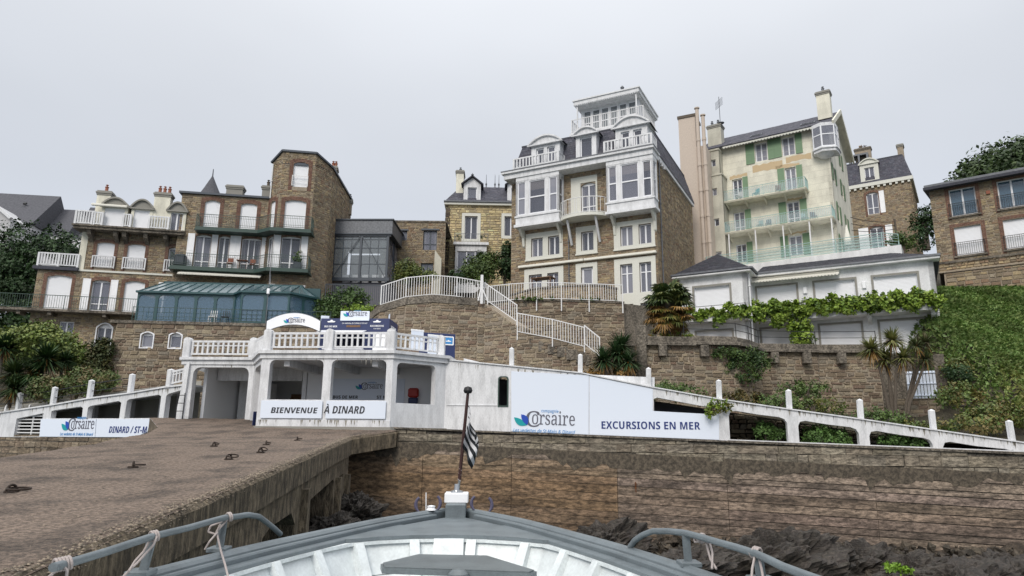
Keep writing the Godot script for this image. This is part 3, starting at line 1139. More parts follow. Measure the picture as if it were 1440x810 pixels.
func seawall() -> void:
	var w := thing("sea_wall", "long brown board-marked concrete sea wall stained along its top, right of the pier", "sea wall", Vector3(-4.69, 4.92, -28.15), -4.0)
	var top := func(u: float) -> float: return 0.03 - 0.0302 * u
	var ledge := func(u: float) -> float: return -0.58 - 0.0385 * u
	var back := MB.new()
	back.prism(P2([-4, 0.1, 34, -1.02, 34, -6, -4, -6]), -2.6, -0.06)
	part(w, "core", back, M.concrete)
	# rough masonry band above the ledge
	var band := P2([-4, -0.5, 34, -1.9, 34, top.call(34.0), -4, top.call(-4.0)])
	masonry(w, shift(-0.02), band, [], {h = Vector2(0.3, 0.42), w = Vector2(0.4, 1.1), pal = [Color(0.28, 0.235, 0.17), Color(0.25, 0.205, 0.15), Color(0.3, 0.255, 0.19), Color(0.265, 0.225, 0.17)], gap = 0.012, jitter = 0.02, deep = 0.022, inset = 0.03, clip = true, mat = M.planks}, 120, "stone_block", "stone_blocks")
	var coping := MB.new()
	coping.prism(P2([-4, top.call(-4.0), 34, top.call(34.0), 34, top.call(34.0) + 0.07, -4, top.call(-4.0) + 0.07]), -2.6, 0.07)
	part(w, "coping", coping, M.concrete)
	# courses of concrete cast between boards
	var v := 0.0
	var row := 0
	while v < 3.6:
		var h := rng.randf_range(0.16, 0.34)
		var tone: Color = [Color(0.27, 0.2, 0.145), Color(0.25, 0.185, 0.14), Color(0.29, 0.22, 0.165), Color(0.265, 0.2, 0.155)][rng.randi() % 4] * rng.randf_range(0.82, 1.14)
		var joints := [-4.0, 1.2, 4.75, 8.9, 13.1, 18.6, 24.4, 29.0, 34.0]
		for jn in joints.size() - 1:
			var a: float = joints[jn]
			var b: float = joints[jn + 1]
			if b - a < 0.2: continue
			var dip := 0.0385 + 0.004 * row * 0.4
			var p := P2([a + 0.003, -0.58 - dip * a - v - h + 0.003, b - 0.003, -0.58 - dip * b - v - h + 0.003, b - 0.003, -0.58 - dip * b - v, a + 0.003, -0.58 - dip * a - v])
			var q := tone
			if v < 0.28: q = q.lerp(Color(0.34, 0.27, 0.2), 0.5)
			if a < 6 and v > 0.3: q = q.lerp(Color(0.27, 0.16, 0.07), 0.6)
			if v > 0.28 and v < 0.7: q = q.lerp(Color(0.36, 0.29, 0.2), 0.3)
			if v > 1.9: q = q.lerp(Color(0.17, 0.125, 0.09), 0.4)
			q = q * rng.randf_range(0.93, 1.08)
			q.a = 1
			var mb := MB.new()
			mb.col = q
			mb.stone(p, -0.06, rng.randf_range(0.056, 0.062), 0.005)
			part(w, "concrete_course", mb, M.planks)
		v += h
		row += 1
	# damp stain running down from the ledge, and rust under the pier's end
	var st := MB.new()
	var u2 := -4.0
	var fall := 0.3
	while u2 < 33.8:
		var step := rng.randf_range(0.08, 0.3)
		var next := clampf(fall + rng.randf_range(-0.16, 0.16), 0.1, 0.5)
		if rng.randf() < 0.06: next = rng.randf_range(0.5, 0.95)
		var y0: float = ledge.call(u2)
		var y1: float = ledge.call(u2 + step)
		st.prism(P2([u2, y0 + 0.1, u2, y0 - fall, u2 + step, y1 - next, u2 + step, y1 + 0.1]), -0.01, 0.008)
		u2 += step
		fall = next
	part(w, "damp_stain", st, mat("damp", Color(0.13, 0.105, 0.075), 0.8, {tex = "crust", scale = Vector3.ONE * 0.3}))
	st = MB.new()
	for q: Array in [[-2.75, 0.1, 0.9, 3.1], [-2.45, 0.08, 0.8, 2.2], [9.6, 0.03, 1.9, 2.3]]:
		for k in 7: st.prism(P2([q[0] - q[1] * rng.randf_range(0.4, 1.6), -q[2] - (q[3] - q[2]) * k / 7.0, q[0] + q[1] * rng.randf_range(0.4, 1.6), -q[2] - (q[3] - q[2]) * k / 7.0, q[0] + q[1] * rng.randf_range(0.2, 1.2), -q[2] - (q[3] - q[2]) * (k + 1.0) / 7.0, q[0] - q[1] * rng.randf_range(0.2, 1.2), -q[2] - (q[3] - q[2]) * (k + 1.0) / 7.0]), 0.018, 0.024)
	part(w, "rust_stain", st, mat("rust_streak", Color(0.2, 0.075, 0.025), 0.9, {tex = "crust", scale = Vector3.ONE * 0.5}))
	var low := thing("low_quay_wall", "low brown stone quay wall left of the pier under the white gallery", "quay wall", Vector3(-27.23, 4.51, -37.2), -24.0)
	var lb := MB.new()
	lb.prism(P2([-14, -0.05, 11.6, 0.1, 11.6, -6, -14, -6]), -0.8, -0.05)
	part(low, "core", lb, M.concrete)
	masonry(low, shift(-0.06), P2([-14, -2.6, 11.6, -2.5, 11.6, 0.08, -14, -0.08]), [], {h = Vector2(0.25, 0.4), w = Vector2(0.4, 1.0), pal = [Color(0.25, 0.19, 0.13), Color(0.2, 0.15, 0.1), Color(0.29, 0.23, 0.16)], gap = 0.03, jitter = 0.03, deep = 0.05, clip = true, mat = M.planks}, 60, "stone_block", "stone_blocks")


func deck_y(z: float) -> float:
	# height of the pier's deck at a distance of -z
	var d := -z
	if d < 26: return 3.41 + (d - 6) * 0.0605
	return 4.62 + (d - 26) * 0.135


func pier() -> void:
	var o := Node3D.new()
	o.name = "pier"
	add_child(o)
	o.set_meta("kind", "structure")
	var rows := [[4.0, -9.2, -3.3], [0.0, -9.9, -3.67], [-6.0, -10.8, -4.2], [-10.0, -11.3, -4.55], [-16.0, -11.9, -5.08], [-21.0, -12.5, -5.52], [-24.0, -13.4, -5.78], [-26.0, -13.7, -5.96], [-28.0, -14.2, -4.6], [-31.5, -16.4, -4.6]]
	var mb := MB.new()
	var f := FastNoiseLite.new()
	f.frequency = 0.5
	f.seed = 5
	var grid := []
	for k in rows.size() - 1:
		var steps := 14
		for s in steps + (1 if k == rows.size() - 2 else 0):
			var t := s / float(steps)
			var z: float = lerpf(rows[k][0], rows[k + 1][0], t)
			var line := []
			for i in 41:
				var x: float = lerpf(lerpf(rows[k][1], rows[k + 1][1], t), lerpf(rows[k][2], rows[k + 1][2], t), i / 40.0)
				var edge := -0.05 if i == 40 else 0.0
				line.append(Vector3(x, deck_y(z) + edge + 0.035 * f.get_noise_2d(x, z) + 0.02 * f.get_noise_2d(x * 5, z * 5), z))
			grid.append(line)
	for k in grid.size() - 1:
		for i in 40:
			mb.quad(grid[k][i], grid[k][i + 1], grid[k + 1][i + 1], grid[k + 1][i])
	part(o, "deck", mb, M.deck)
	# the side towards the boat: an upper lip over a wall with openings
	for run: Array in [[Vector3(-3.3, 0, 4), Vector3(-5.96, 0, -26), true], [Vector3(-5.96, 0, -26), Vector3(-4.6, 0, -28.0), false], [Vector3(-4.6, 0, -28.0), Vector3(-4.6, 0, -30.6), false]]:
		var a: Vector3 = run[0]
		var b: Vector3 = run[1]
		var l := a.distance_to(b)
		var t := plane(a, b - a, Vector3.UP)
		var lip := MB.new()
		var n := 60
		for k in n:
			var u0 := l * k / n
			var u1 := l * (k + 1) / n
			var y0 := deck_y((a.lerp(b, k / float(n))).z) - 0.03
			var y1 := deck_y((a.lerp(b, (k + 1) / float(n))).z) - 0.03
			var j0 := 0.05 * f.get_noise_1d(u0 * 4 + 50) + 0.05
			var j1 := 0.05 * f.get_noise_1d(u1 * 4 + 50) + 0.05
			lip.quad(t * Vector3(u0, y0 - 0.62, j0), t * Vector3(u1, y1 - 0.62, j1), t * Vector3(u1, y1 - 0.08, j1), t * Vector3(u0, y0 - 0.08, j0))
			lip.quad(t * Vector3(u0, y0 - 0.08, j0), t * Vector3(u1, y1 - 0.08, j1), t * Vector3(u1, y1 + 0.01, -0.06), t * Vector3(u0, y0 + 0.01, -0.06))
			lip.quad(t * Vector3(u0, y0 - 0.62, -0.1), t * Vector3(u1, y1 - 0.62, -0.1), t * Vector3(u1, y1 - 0.62, j1), t * Vector3(u0, y0 - 0.62, j0))
		part(o, "edge_beam", lip, M.pier_side)
		if run[2]:
			var face := MB.new()
			face.slab(P2([0, -2.5, 30.1, -2.5, 30.1, 4.1, 10, 2.85, 0, 2.25]), [P2([18.2, -2.4, 18.5, 2.6, 19.1, 2.75, 21.0, 2.83, 21.5, 2.5, 21.7, -2.4]), P2([22.6, -2.4, 22.8, 2.42, 23.3, 2.95, 26.8, 3.27, 27.0, 3.2, 27.0, -2.4]), P2([27.9, -2.4, 27.9, 3.1, 28.1, 3.3, 28.9, 3.35, 28.9, -2.4])], -0.9, -0.02, t)
			part(o, "side_wall", face, M.pier_side)
			var pv := MB.new()
			for u: float in [22.1, 27.4, 29.4]:
				pv.prism(P2([u - 0.35, -2.5, u + 0.45, -2.5, u + 0.2, 3.3, u - 0.12, 3.3]), -0.05, 0.16, t)
			part(o, "buttress", pv, M.pier_side)
	var under := MB.new()
	under.prism(P2([-9.2, 4, -2.4, 4, -3.6, -10.5, -11.0, -10.5]), -2.8, 2.6, Transform3D(Basis(Vector3.RIGHT, Vector3.BACK, Vector3.DOWN), Vector3(-1.0, 0.0, 0)))
	part(o, "pier_core", under, M.pier_side)
	var left := MB.new()
	for k in rows.size() - 1:
		var a := Vector3(rows[k][1], 0, rows[k][0])
		var b := Vector3(rows[k + 1][1], 0, rows[k + 1][0])
		left.quad(b + Vector3(0, -3, 0), a + Vector3(0, -3, 0), a + Vector3(0, deck_y(a.z) + 0.0, 0), b + Vector3(0, deck_y(b.z) + 0.0, 0))
	part(o, "far_side", left, M.pier_side)
	# exposed pebbles along the worn edge and loose grit on the deck
	var peb := MB.new()
	for k in 7000:
		var z := rng.randf_range(-27.0, 1.0)
		var e := 0.0
		var lx := 0.0
		for r in rows.size() - 1:
			if z <= rows[r][0] and z >= rows[r + 1][0]:
				var q: float = (z - rows[r][0]) / (rows[r + 1][0] - rows[r][0])
				e = lerpf(rows[r][2], rows[r + 1][2], q)
				lx = lerpf(rows[r][1], rows[r + 1][1], q)
		var along := k < 5200
		var x := e - pow(rng.randf(), 2.0) * 0.3 + 0.06 if along else rng.randf_range(lx, e)
		var y := deck_y(z) - (rng.randf() * 0.18 if along and x > e + 0.01 else 0.0)
		var s := rng.randf_range(0.006, 0.017 if along else 0.014)
		peb.col = Color(0.25, 0.2, 0.145) * rng.randf_range(0.25, 1.2)
		peb.col.a = 1
		var c := Vector3(x, y, z)
		for d: Vector3 in [Vector3(1, 0, 1), Vector3(1, 0, -1), Vector3(-1, 0, -1), Vector3(-1, 0, 1)]:
			peb.tri(c + d * s, c + Vector3(d.z, 0, -d.x) * s, c + Vector3(0, s * 0.9, 0))
	part(o, "pebbles", peb, M.plain).set_meta("kind", "stuff")
	# mooring rings
	var spots := [[-7.7, -10.94, 0.32, 0.1, "iron mooring ring at the left edge of the picture, nearest to the boat"], [-7.88, -14.67, 0.24, 0.0, "dark iron mooring ring lying flat in the middle of the pier deck"], [-6.67, -16.6, 0.26, 0.5, "raised mooring ring just behind the middle of the pier deck"], [-6.65, -18.6, 0.2, 0.8, "small mooring ring nearest the pier's right edge"], [-8.75, -20.6, 0.16, 0.6, "upright mooring ring in the left part of the far deck"], [-7.5, -21.4, 0.15, 0.3, "thin mooring ring between the two other far ones"], [-7.2, -23.5, 0.17, 0.1, "farthest mooring ring, close before the white welcome pavilion"]]
	for s: Array in spots:
		var r := thing("mooring_ring", s[4], "mooring ring", Vector3(s[0], deck_y(s[1]) + 0.01, s[1]), rng.randf_range(-25, 25), "iron mooring rings on the pier")
		var ring := MB.new()
		var path := []
		for k in 19:
			var a := TAU * k / 18
			path.append(Vector3(s[2] * (0.48 * cos(a) + 0.52), 0.05 + 0.25 * s[2] * s[3] * (1 + cos(a + 2.5)), s[2] * 0.48 * sin(a)))
		ring.tube(path, 0.016, 8)
		part(r, "ring", ring, M.rust_iron)
		var eye := MB.new()
		path = []
		for k in 13:
			var a := PI * k / 12
			path.append(Vector3(0.02, sin(a) * 0.12 - 0.01, cos(a) * 0.09))
		eye.tube(path, 0.02, 8)
		eye.lathe(Vector3(0.02, 0, 0), [Vector2(0.11, -0.02), Vector2(0.1, 0.02), Vector2(0.0, 0.025)], 12)
		part(r, "staple", eye, M.rust_iron)


func slope(pts: Array, u: float) -> float:
	for k in range(2, pts.size(), 2):
		if u <= pts[k]: return lerpf(pts[k - 1], pts[k + 1], (u - pts[k - 2]) / (pts[k] - pts[k - 2]))
	return pts[-1]


func post_shape(w: float, h: float) -> MB:
	# a square concrete post with chamfered edges and a shallow pyramid on top
	var mb := MB.new()
	mb.cbox(Vector3(-w / 2, -0.1, -w / 2), Vector3(w / 2, h - 0.05, w / 2), 0.02)
	var q := w / 2 - 0.015
	for k in 4:
		var a := Vector3(q, h - 0.055, q).rotated(Vector3.UP, PI / 2 * k)
		var b := Vector3(q, h - 0.055, q).rotated(Vector3.UP, PI / 2 * (k + 1))
		mb.tri(a, b, Vector3(0, h, 0))
	return mb


func right_ramp() -> void:
	var o := thing("ramp_gallery", "long white concrete ramp gallery descending to the right above the sea wall", "ramp", Vector3(-5, 4.94, -30), -5.5)
	var top := [2.1, 3.0, 5.03, 2.72, 8.0, 2.43, 10.89, 1.85, 13.79, 1.34, 16.6, 0.94, 19.4, 0.56, 22.17, 0.16, 25.3, -0.28, 29.0, -0.8]
	var foot := func(u: float) -> float: return 0.06 - 0.0295 * u
	var line := PackedVector2Array([Vector2(2.1, foot.call(2.1)), Vector2(26.3, foot.call(26.3))])
	var k := top.size() - 2
	line.append(Vector2(26.3, slope(top, 26.3)))
	while k >= 0:
		if top[k] < 26: line.append(Vector2(top[k], top[k + 1]))
		k -= 2
	var holes := [rounded(4.49, 1.02, 4.88, 2.27, 0.12), P2([11.02, 0.76, 13.62, 0.76, 13.62, 0.98, 12.6, 1.16, 11.2, 1.42, 11.06, 1.36])]
	for q: Array in [[14.1, 16.42], [16.85, 19.2], [19.6, 22.0], [22.38, 25.0]]:
		var a: float = q[0]
		var b: float = q[1]
		var t := func(u: float) -> float: return maxf(slope(top, u) - 0.36, foot.call(u) + 0.14)
		holes.append(PackedVector2Array([Vector2(a, foot.call(a) + 0.09), Vector2(b, foot.call(b) + 0.09), Vector2(b, maxf(t.call(b) - 0.2, foot.call(b) + 0.12)), Vector2(b - 0.1, t.call(b - 0.1) - 0.05), Vector2(b - 0.3, t.call(b - 0.3)), Vector2((a + b) / 2, t.call((a + b) / 2) - 0.02), Vector2(a + 0.3, t.call(a + 0.3)), Vector2(a + 0.08, t.call(a + 0.08) - 0.07), Vector2(a, t.call(a) - 0.25)]))
	var mb := MB.new()
	mb.slab(line, holes, -0.24, 0.0)
	part(o, "front_wall", mb, M.white_paint)
	var sill := MB.new()
	sill.slab(PackedVector2Array([Vector2(14.0, foot.call(14.0) - 0.02), Vector2(26.3, foot.call(26.3) - 0.02), Vector2(26.3, foot.call(26.3) + 0.05), Vector2(14.0, foot.call(14.0) + 0.05)]), [], 0.0, 0.1)
	part(o, "sill", sill, M.concrete)
	# the ramp itself and the ledge along its edge
	var ramp := MB.new()
	for i in range(0, top.size() - 2, 2):
		var a: float = top[i]
		var b: float = top[i + 2]
		ramp.prism(P2([a, top[i + 1] - 0.2, b, top[i + 3] - 0.2, b, top[i + 3] - 0.03, a, top[i + 1] - 0.03]), -2.6, -0.25)
		ramp.prism(P2([a, top[i + 1] - 0.0, b, top[i + 3] - 0.0, b, top[i + 3] + 0.05, a, top[i + 1] + 0.05]), -0.26, 0.07)
	part(o, "ramp_slab", ramp, M.white_paint)
	# set-back parapet above the sign board, broken off at its right end
	var par := MB.new()
	par.prism(P2([2.89, 3.11, 4.99, 2.61, 7.96, 2.42, 11.16, 2.29, 11.14, 1.79, 7.96, 2.02, 2.9, 2.81]), -0.5, -0.27)
	part(o, "parapet", par, M.white_paint)
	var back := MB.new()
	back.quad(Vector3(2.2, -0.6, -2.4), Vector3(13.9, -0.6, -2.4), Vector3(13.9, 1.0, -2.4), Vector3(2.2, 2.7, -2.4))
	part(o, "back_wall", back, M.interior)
	back = MB.new()
	back.prism(P2([10.9, -0.6, 26.3, -1.2, 26.3, -0.75, 10.9, 1.5]), -3.0, -2.72)
	part(o, "arch_back_wall", back, M.soil)
	masonry(o, shift(-2.72), P2([10.9, -0.6, 26.3, -1.2, 26.3, -0.8, 10.9, 1.45]), [], STONE_NEAR)
	var post := post_shape(0.2, 0.84)
	var pm := post.mesh()
	for u: float in [5.03, 8.0, 10.89, 13.79, 16.6, 19.4, 22.17, 25.1]:
		part(o, "post", pm, M.white_paint, Transform3D(Basis(Vector3.BACK, rng.randf_range(-0.025, 0.025)), Vector3(u, slope(top, u) + 0.02, -0.16)))
	var frame := MB.new()
	frame.slab(rounded(4.46, 0.99, 4.92, 2.3, 0.13), [rounded(4.51, 1.05, 4.86, 2.25, 0.1)], -0.02, 0.025)
	part(o, "slot_frame", frame, M.green_iron)
	var board := MB.new()
	board.box(Vector3(2.25, 1.04, 0.001), Vector3(4.42, 1.07, 0.03))
	part(o, "string_course", board, M.white_paint)
	runs(o, Transform3D.IDENTITY, top.slice(6), 90, 0.3, M.grime_run)
	runs(o, Transform3D.IDENTITY, [2.3, 2.9, 5.0, 2.65, 8.0, 2.38], 14, 0.5, M.grime_run)
	# the sign boards fixed to the wall
	var s := thing("company_sign", "large pale board with leaf logo on the white ramp wall", "sign", Vector3(-5, 4.94, -30), -5.5)
	var bd := MB.new()
	bd.prism(P2([5.03, 2.51, 5.06, -0.01, 8.32, -0.13, 8.36, 2.34]), 0.012, 0.03)
	part(s, "board", bd, M.blue_white)
	var slant := atan(-0.0295)
	company_logo(s, Vector3(5.15, -0.04, 0.032), 2.58, Transform3D(Basis(Vector3.BACK, slant), Vector3.ZERO) * Transform3D(Basis.IDENTITY, Vector3(0.0, 0.15, 0)))
	var s2 := thing("excursions_sign", "large pale board lettered EXCURSIONS EN MER in navy on the ramp wall", "sign", Vector3(-5, 4.94, -30), -5.5)
	bd = MB.new()
	bd.prism(P2([8.39, 2.31, 8.35, -0.13, 13.65, -0.29, 13.7, 0.73, 11, 0.86, 11.03, 1.77]), 0.012, 0.03)
	part(s2, "board", bd, M.blue_white)
	lettering(s2, "EXCURSIONS EN MER", "Droid Sans", 700, Vector3(8.86, 0.11, 0.032), 4.05, 0.3, M.print_navy, Transform3D(Basis(Vector3.BACK, -0.0), Vector3.ZERO))


func left_ramp() -> void:
	var o := thing("stair_gallery", "white concrete gallery rising to the right with dark openings, left of the pier", "ramp", Vector3(-27.23, 4.51, -37.2), -24.0)
	var line := P2([-0.32, 1.15, -13, 1.2, -13, -0.2, 0.03, -0.09, 10.31, -0.02, 13.6, 0.34, 13.33, 2.34, 12.04, 2.27, 9.54, 2.02, 6.68, 1.81, 3.86, 1.51])
	var holes := [P2([1.18, 0.87, 3.37, 1.15, 3.28, -0.04, 1.17, -0.06])]
	for q in [P2([3.95, 1.24, 4.19, 1.29, 6.18, 1.46, 6.36, 1.38, 6.39, 0.87, 3.97, 0.87]), P2([6.73, 1.39, 6.91, 1.48, 8.92, 1.7, 9.11, 1.61, 9.11, 0.86, 6.74, 0.87]), P2([9.49, 1.68, 9.64, 1.77, 11.63, 1.96, 11.8, 1.87, 11.79, 0.87, 9.45, 0.87]), P2([12.13, 1.89, 12.27, 1.99, 13.22, 2.17, 13.19, 0.86, 12.09, 0.87])]:
		holes.append(q)
	var mb := MB.new()
	mb.slab(line, holes, -0.26, 0.0)
	part(o, "front_wall", mb, M.white_paint)
	var top := [-13.0, 1.2, -0.32, 1.15, 3.86, 1.51, 6.68, 1.81, 9.54, 2.02, 12.04, 2.27, 13.33, 2.34]
	var sl := MB.new()
	for k in range(0, top.size() - 2, 2):
		sl.prism(P2([top[k], top[k + 1] + 0.0, top[k + 2], top[k + 3] + 0.0, top[k + 2], top[k + 3] + 0.07, top[k], top[k + 1] + 0.07]), -2.4, 0.08)
	part(o, "ramp_slab", sl, M.white_paint)
	var back := MB.new()
	back.quad(Vector3(-13, -0.3, -2.4), Vector3(11.6, -0.3, -2.4), Vector3(11.6, 2.8, -2.4), Vector3(-13, 1.0, -2.4))
	part(o, "back_wall", back, M.reveal_grey)
	for u: float in [4.6, 7.4, 9.6]:
		stick(o, "inner_post", Vector3(u, 0, -1.9), Vector3(u, slope(top, u) - 0.05, -1.9), 0.22, 0.22, M.white_paint)
	var gate := MB.new()
	for k in 7: gate.bar(Vector3(1.03 + 0.05, 0.15 + k * 0.17, -0.15), Vector3(3.31 - 0.1, 0.15 + k * 0.17, -0.15), 0.04, 0.06)
	gate.bar(Vector3(2.36, 0.0, -0.15), Vector3(2.36, 1.2, -0.15), 0.07, 0.05)
	part(o, "gate_bars", gate, M.white_iron)
	var pm := post_shape(0.22, 0.95).mesh()
	var small := post_shape(0.12, 0.55).mesh()
	for u: float in [1.01, 3.82, 6.6, 9.52]:
		part(o, "post", pm, M.white_paint, Transform3D(Basis.IDENTITY, Vector3(u, slope(top, u) + 0.05, -0.1)))
	for u: float in [-3.7, -1.49, 0.71, 3.11]:
		part(o, "small_post", small, M.white_paint, Transform3D(Basis.IDENTITY, Vector3(u, slope(top, u) + 0.05, -2.2)))
	var pts := []
	for u: float in [-6.0, 1.01, 3.82, 6.6, 9.52]: pts.append(Vector3(u, slope(top, u) + 0.05, -0.1))
	railing(o, pts, 0.75, M.dark_iron, {nobars = true, post = 0.0, rail = 0.035, low = 0.36})
	pts = []
	for u: float in [-6.0, 3.0, 9.0]: pts.append(Vector3(u, slope(top, u) + 0.05, -2.2))
	railing(o, pts, 0.5, M.dark_iron, {nobars = true, post = 0.0, rail = 0.03, low = 0.25})
	# the stretch of white balusters that climbs to the pavilion
	pts = [Vector3(12.14, 2.32, -0.1), Vector3(13.37, 2.5, -0.1)]
	railing(o, pts, 0.68, M.white_paint, {gap = 0.2, bar = 0.07, rail = 0.09, low = 0.14, post = 0.0, mids = [0.8], called = "baluster"})
	part(o, "post", post_shape(0.26, 0.85).mesh(), M.white_paint, Transform3D(Basis.IDENTITY, pts[0]))
	runs(o, Transform3D.IDENTITY, top, 60, 0.4, M.grime_run)
	var s := thing("boarding_sign", "pale board with leaf logo and the words DINARD / ST-M, left of the pier", "sign", Vector3(-27.23, 4.51, -37.2), -24.0)
	var bd := MB.new()
	bd.prism(P2([3.25, 0.84, 3.36, -0.04, 7.59, -0.03, 7.5, 0.83]), 0.012, 0.035)
	bd.prism(P2([7.55, 0.83, 7.63, -0.03, 10.45, -0.01, 11.2, 0.25, 11.29, 0.68, 13.37, 0.71, 13.35, 0.82]), 0.012, 0.035)
	part(s, "board", bd, M.blue_white)
	company_logo(s, Vector3(4.98, 0.03, 0.037), 7.43 - 4.98, Transform3D.IDENTITY)
	lettering(s, "DINARD / ST-M", "Droid Sans", 700, Vector3(8.58, 0.24, 0.037), 11.15 - 8.58, 0.3, M.print_navy, Transform3D.IDENTITY, 0.12)


func w2(t: Transform3D, o: Node3D) -> Transform3D:
	return o.transform.affine_inverse() * t


func frame_between(a: Vector3, b: Vector3) -> Transform3D:
	# upright plane through two points, u from a to b, facing the camera
	return plane(a, Vector3(b.x - a.x, 0, b.z - a.z), Vector3.UP)


func pavilion() -> void:
	var o := thing("landing_pavilion", "white concrete pavilion with big rounded openings under a balustraded roof terrace", "pavilion", Vector3(-10.09, 4.99, -28.5), -5.0)
	var bay := Transform3D(Basis(Vector3.UP, deg_to_rad(-3.0)), Vector3(-14.71, 5.36, -31.3))
	var T := w2(bay, o)
	# main front with two openings
	var mb := MB.new()
	mb.slab(P2([-0.36, -0.12, 5.24, -0.16, 5.24, 2.98, -0.36, 2.98]), [rounded(0.0, 1.1, 2.31, 2.74, 0.22), rounded(2.66, 1.09, 4.97, 2.74, 0.22)], -0.3, 0.0)
	part(o, "front_wall", mb, M.white_paint)
	mb = MB.new()
	mb.box(Vector3(-0.36, -0.18, -0.3), Vector3(5.24, 0.28, 0.05))
	part(o, "plinth", mb, M.white_paint)
	# the bay on the left, set back, and the slanting side between them
	mb = MB.new()
	mb.slab(P2([-0.3, -0.2, 3.0, -0.2, 3.0, 2.5, -0.3, 2.5]), [rounded(0.16, -0.3, 2.76, 2.3, 0.3)], -0.35, 0.0, T)
	part(o, "left_bay_wall", mb, M.white_paint)
	mb = MB.new()
	mb.prism(P2([-0.42, -0.2, -0.1, -0.2, 0.0, 2.5, -0.14, 2.5]), -0.3, 0.12, T)
	part(o, "battered_column", mb, M.white_paint)
	var a: Vector3 = T * Vector3(3.0, -0.35, 0)
	var b := Vector3(-0.36, -0.12, 0)
	var ct := frame_between(Vector3(a.x, 0, a.z), Vector3(b.x, 0, b.z))
	var cl := Vector2(b.x - a.x, b.z - a.z).length()
	mb = MB.new()
	mb.slab(P2([0, -0.05, cl, -0.12, cl, 2.98, 0, 2.9]), [rounded(0.3, 0.02, cl - 0.32, 2.6, 0.25)], -0.3, -0.01, ct)
	part(o, "slanting_side", mb, M.white_paint)
	# the right-hand face turns back to the ramp wall
	var rw := Vector3(-2.84, 0, -29.8)
	var rb: Vector3 = o.transform.affine_inverse() * rw
	var ra := Vector3(5.24, 0, 0)
	var rt := frame_between(ra, Vector3(rb.x, 0, rb.z))
	var rl := Vector2(rb.x - ra.x, rb.z - ra.z).length()
	mb = MB.new()
	mb.slab(P2([0, -0.14, rl, 0.0, rl + 0.05, 2.75, 0, 2.98]), [rounded(0.22, 1.0, rl - 0.55, 2.66, 0.2)], -0.3, -0.005, rt)
	part(o, "right_face", mb, M.white_paint)
	# roof slab with its cornice
	var inv := o.transform.affine_inverse()
	var p := []
	for q: Vector3 in [bay * Vector3(-0.42, 0, 0.06), bay * Vector3(2.95, 0, 0.06), o.transform * Vector3(-0.42, 0, 0.06), o.transform * Vector3(5.28, 0, 0.06), Vector3(-2.75, 0, -29.75), Vector3(-2.0, 0, -39.2), Vector3(-16.5, 0, -39.2)]:
		var l: Vector3 = inv * q
		p.append(Vector2(l.x, -l.z))
	var flat := PackedVector2Array(p)
	var lay_flat := Transform3D(Basis(Vector3.RIGHT, Vector3.FORWARD, Vector3.UP), Vector3.ZERO)
	mb = MB.new()
	mb.prism(flat, 2.8, 3.02, lay_flat)
	part(o, "roof_slab", mb, M.white_paint)
	var grown: Array = Geometry2D.offset_polygon(flat, 0.1)
	mb = MB.new()
	mb.prism(grown[0], 3.0, 3.13, lay_flat)
	part(o, "cornice", mb, M.white_paint)
	# inside: back wall, side walls, ceiling beams, a floor
	mb = MB.new()
	mb.box(Vector3(0.1, -0.1, -4.2), Vector3(6.6, 2.8, -4.0))
	part(o, "back_wall", mb, M.white_clean)
	mb = MB.new()
	mb.box(Vector3(-5.5, -0.1, -8.7), Vector3(0.0, 2.8, -8.5))
	mb.box(Vector3(-0.15, -0.1, -8.5), Vector3(0.05, 2.8, -4.0))
	mb.box(Vector3(-4.6, -0.1, -8.5), Vector3(-4.45, 2.8, -3.2))
	part(o, "passage_wall", mb, M.white_clean)
	mb = MB.new()
	for x: float in [0.6, 2.48, 4.4]: mb.box(Vector3(x - 0.12, 2.5, -4.0), Vector3(x + 0.12, 2.82, -0.3))
	mb.box(Vector3(-4.4, 2.2, -4.3), Vector3(-0.2, 2.82, -4.05))
	part(o, "ceiling_beam", mb, M.white_paint)
	mb = MB.new()
	mb.prism(flat, -0.3, 0.02, lay_flat)
	part(o, "floor", mb, M.reveal_grey)
	mb = MB.new()
	mb.box(Vector3(-2.5, 0.0, -6.2), Vector3(-2.35, 2.2, -4.6))
	mb.box(Vector3(-4.3, 0.0, -6.3), Vector3(-2.9, 2.5, -6.15))
	part(o, "partition", mb, M.render_white)
	mb = MB.new()
	for k in 9: mb.box(Vector3(-2.3, 0.02 + k * 0.2, -6.6 - k * 0.2), Vector3(-0.9, 0.21 + k * 0.2, -6.38 - k * 0.2 + 0.03))
	part(o, "inner_steps", mb, M.wood)
	# balustrade
	var y := 3.13
	var edge := []
	for q: Vector3 in [bay * Vector3(-0.28, 0, -0.08), bay * Vector3(2.85, 0, -0.08), o.transform * Vector3(-0.2, 0, -0.1), o.transform * Vector3(2.48, 0, -0.1), o.transform * Vector3(5.1, 0, -0.1), Vector3(-3.1, 0, -29.85)]:
		var l: Vector3 = inv * q
		edge.append(Vector3(l.x, y, l.z))
	var ends := []
	for q: Vector3 in edge: ends.append(q)
	railing(o, ends, 0.74, M.white_paint, {gap = 0.235, bar = 0.075, rail = 0.085, low = 0.16, post = 0.0, mids = [0.74], called = "baluster", rails_called = "handrail"})
	mb = MB.new()
	mb.cbox(Vector3(-0.17, -0.05, -0.14), Vector3(0.17, 0.84, 0.14), 0.02)
	var arcp := arc(Vector2(-0.17, 0.83), Vector2(0.17, 0.83), 0.28, 8)
	mb.prism(arcp, -0.13, 0.13)
	var big := mb.mesh()
	for q: Vector3 in edge: part(o, "terrace_post", big, M.white_paint, Transform3D(Basis.IDENTITY, q))
	runs(o, Transform3D.IDENTITY, [-0.3, 2.95, 5.2, 2.95], 16, 0.5, M.grime_run)
	runs(o, shift(0.05), [-0.3, 0.28, 5.2, 0.28], 26, 0.3, M.grime_run)
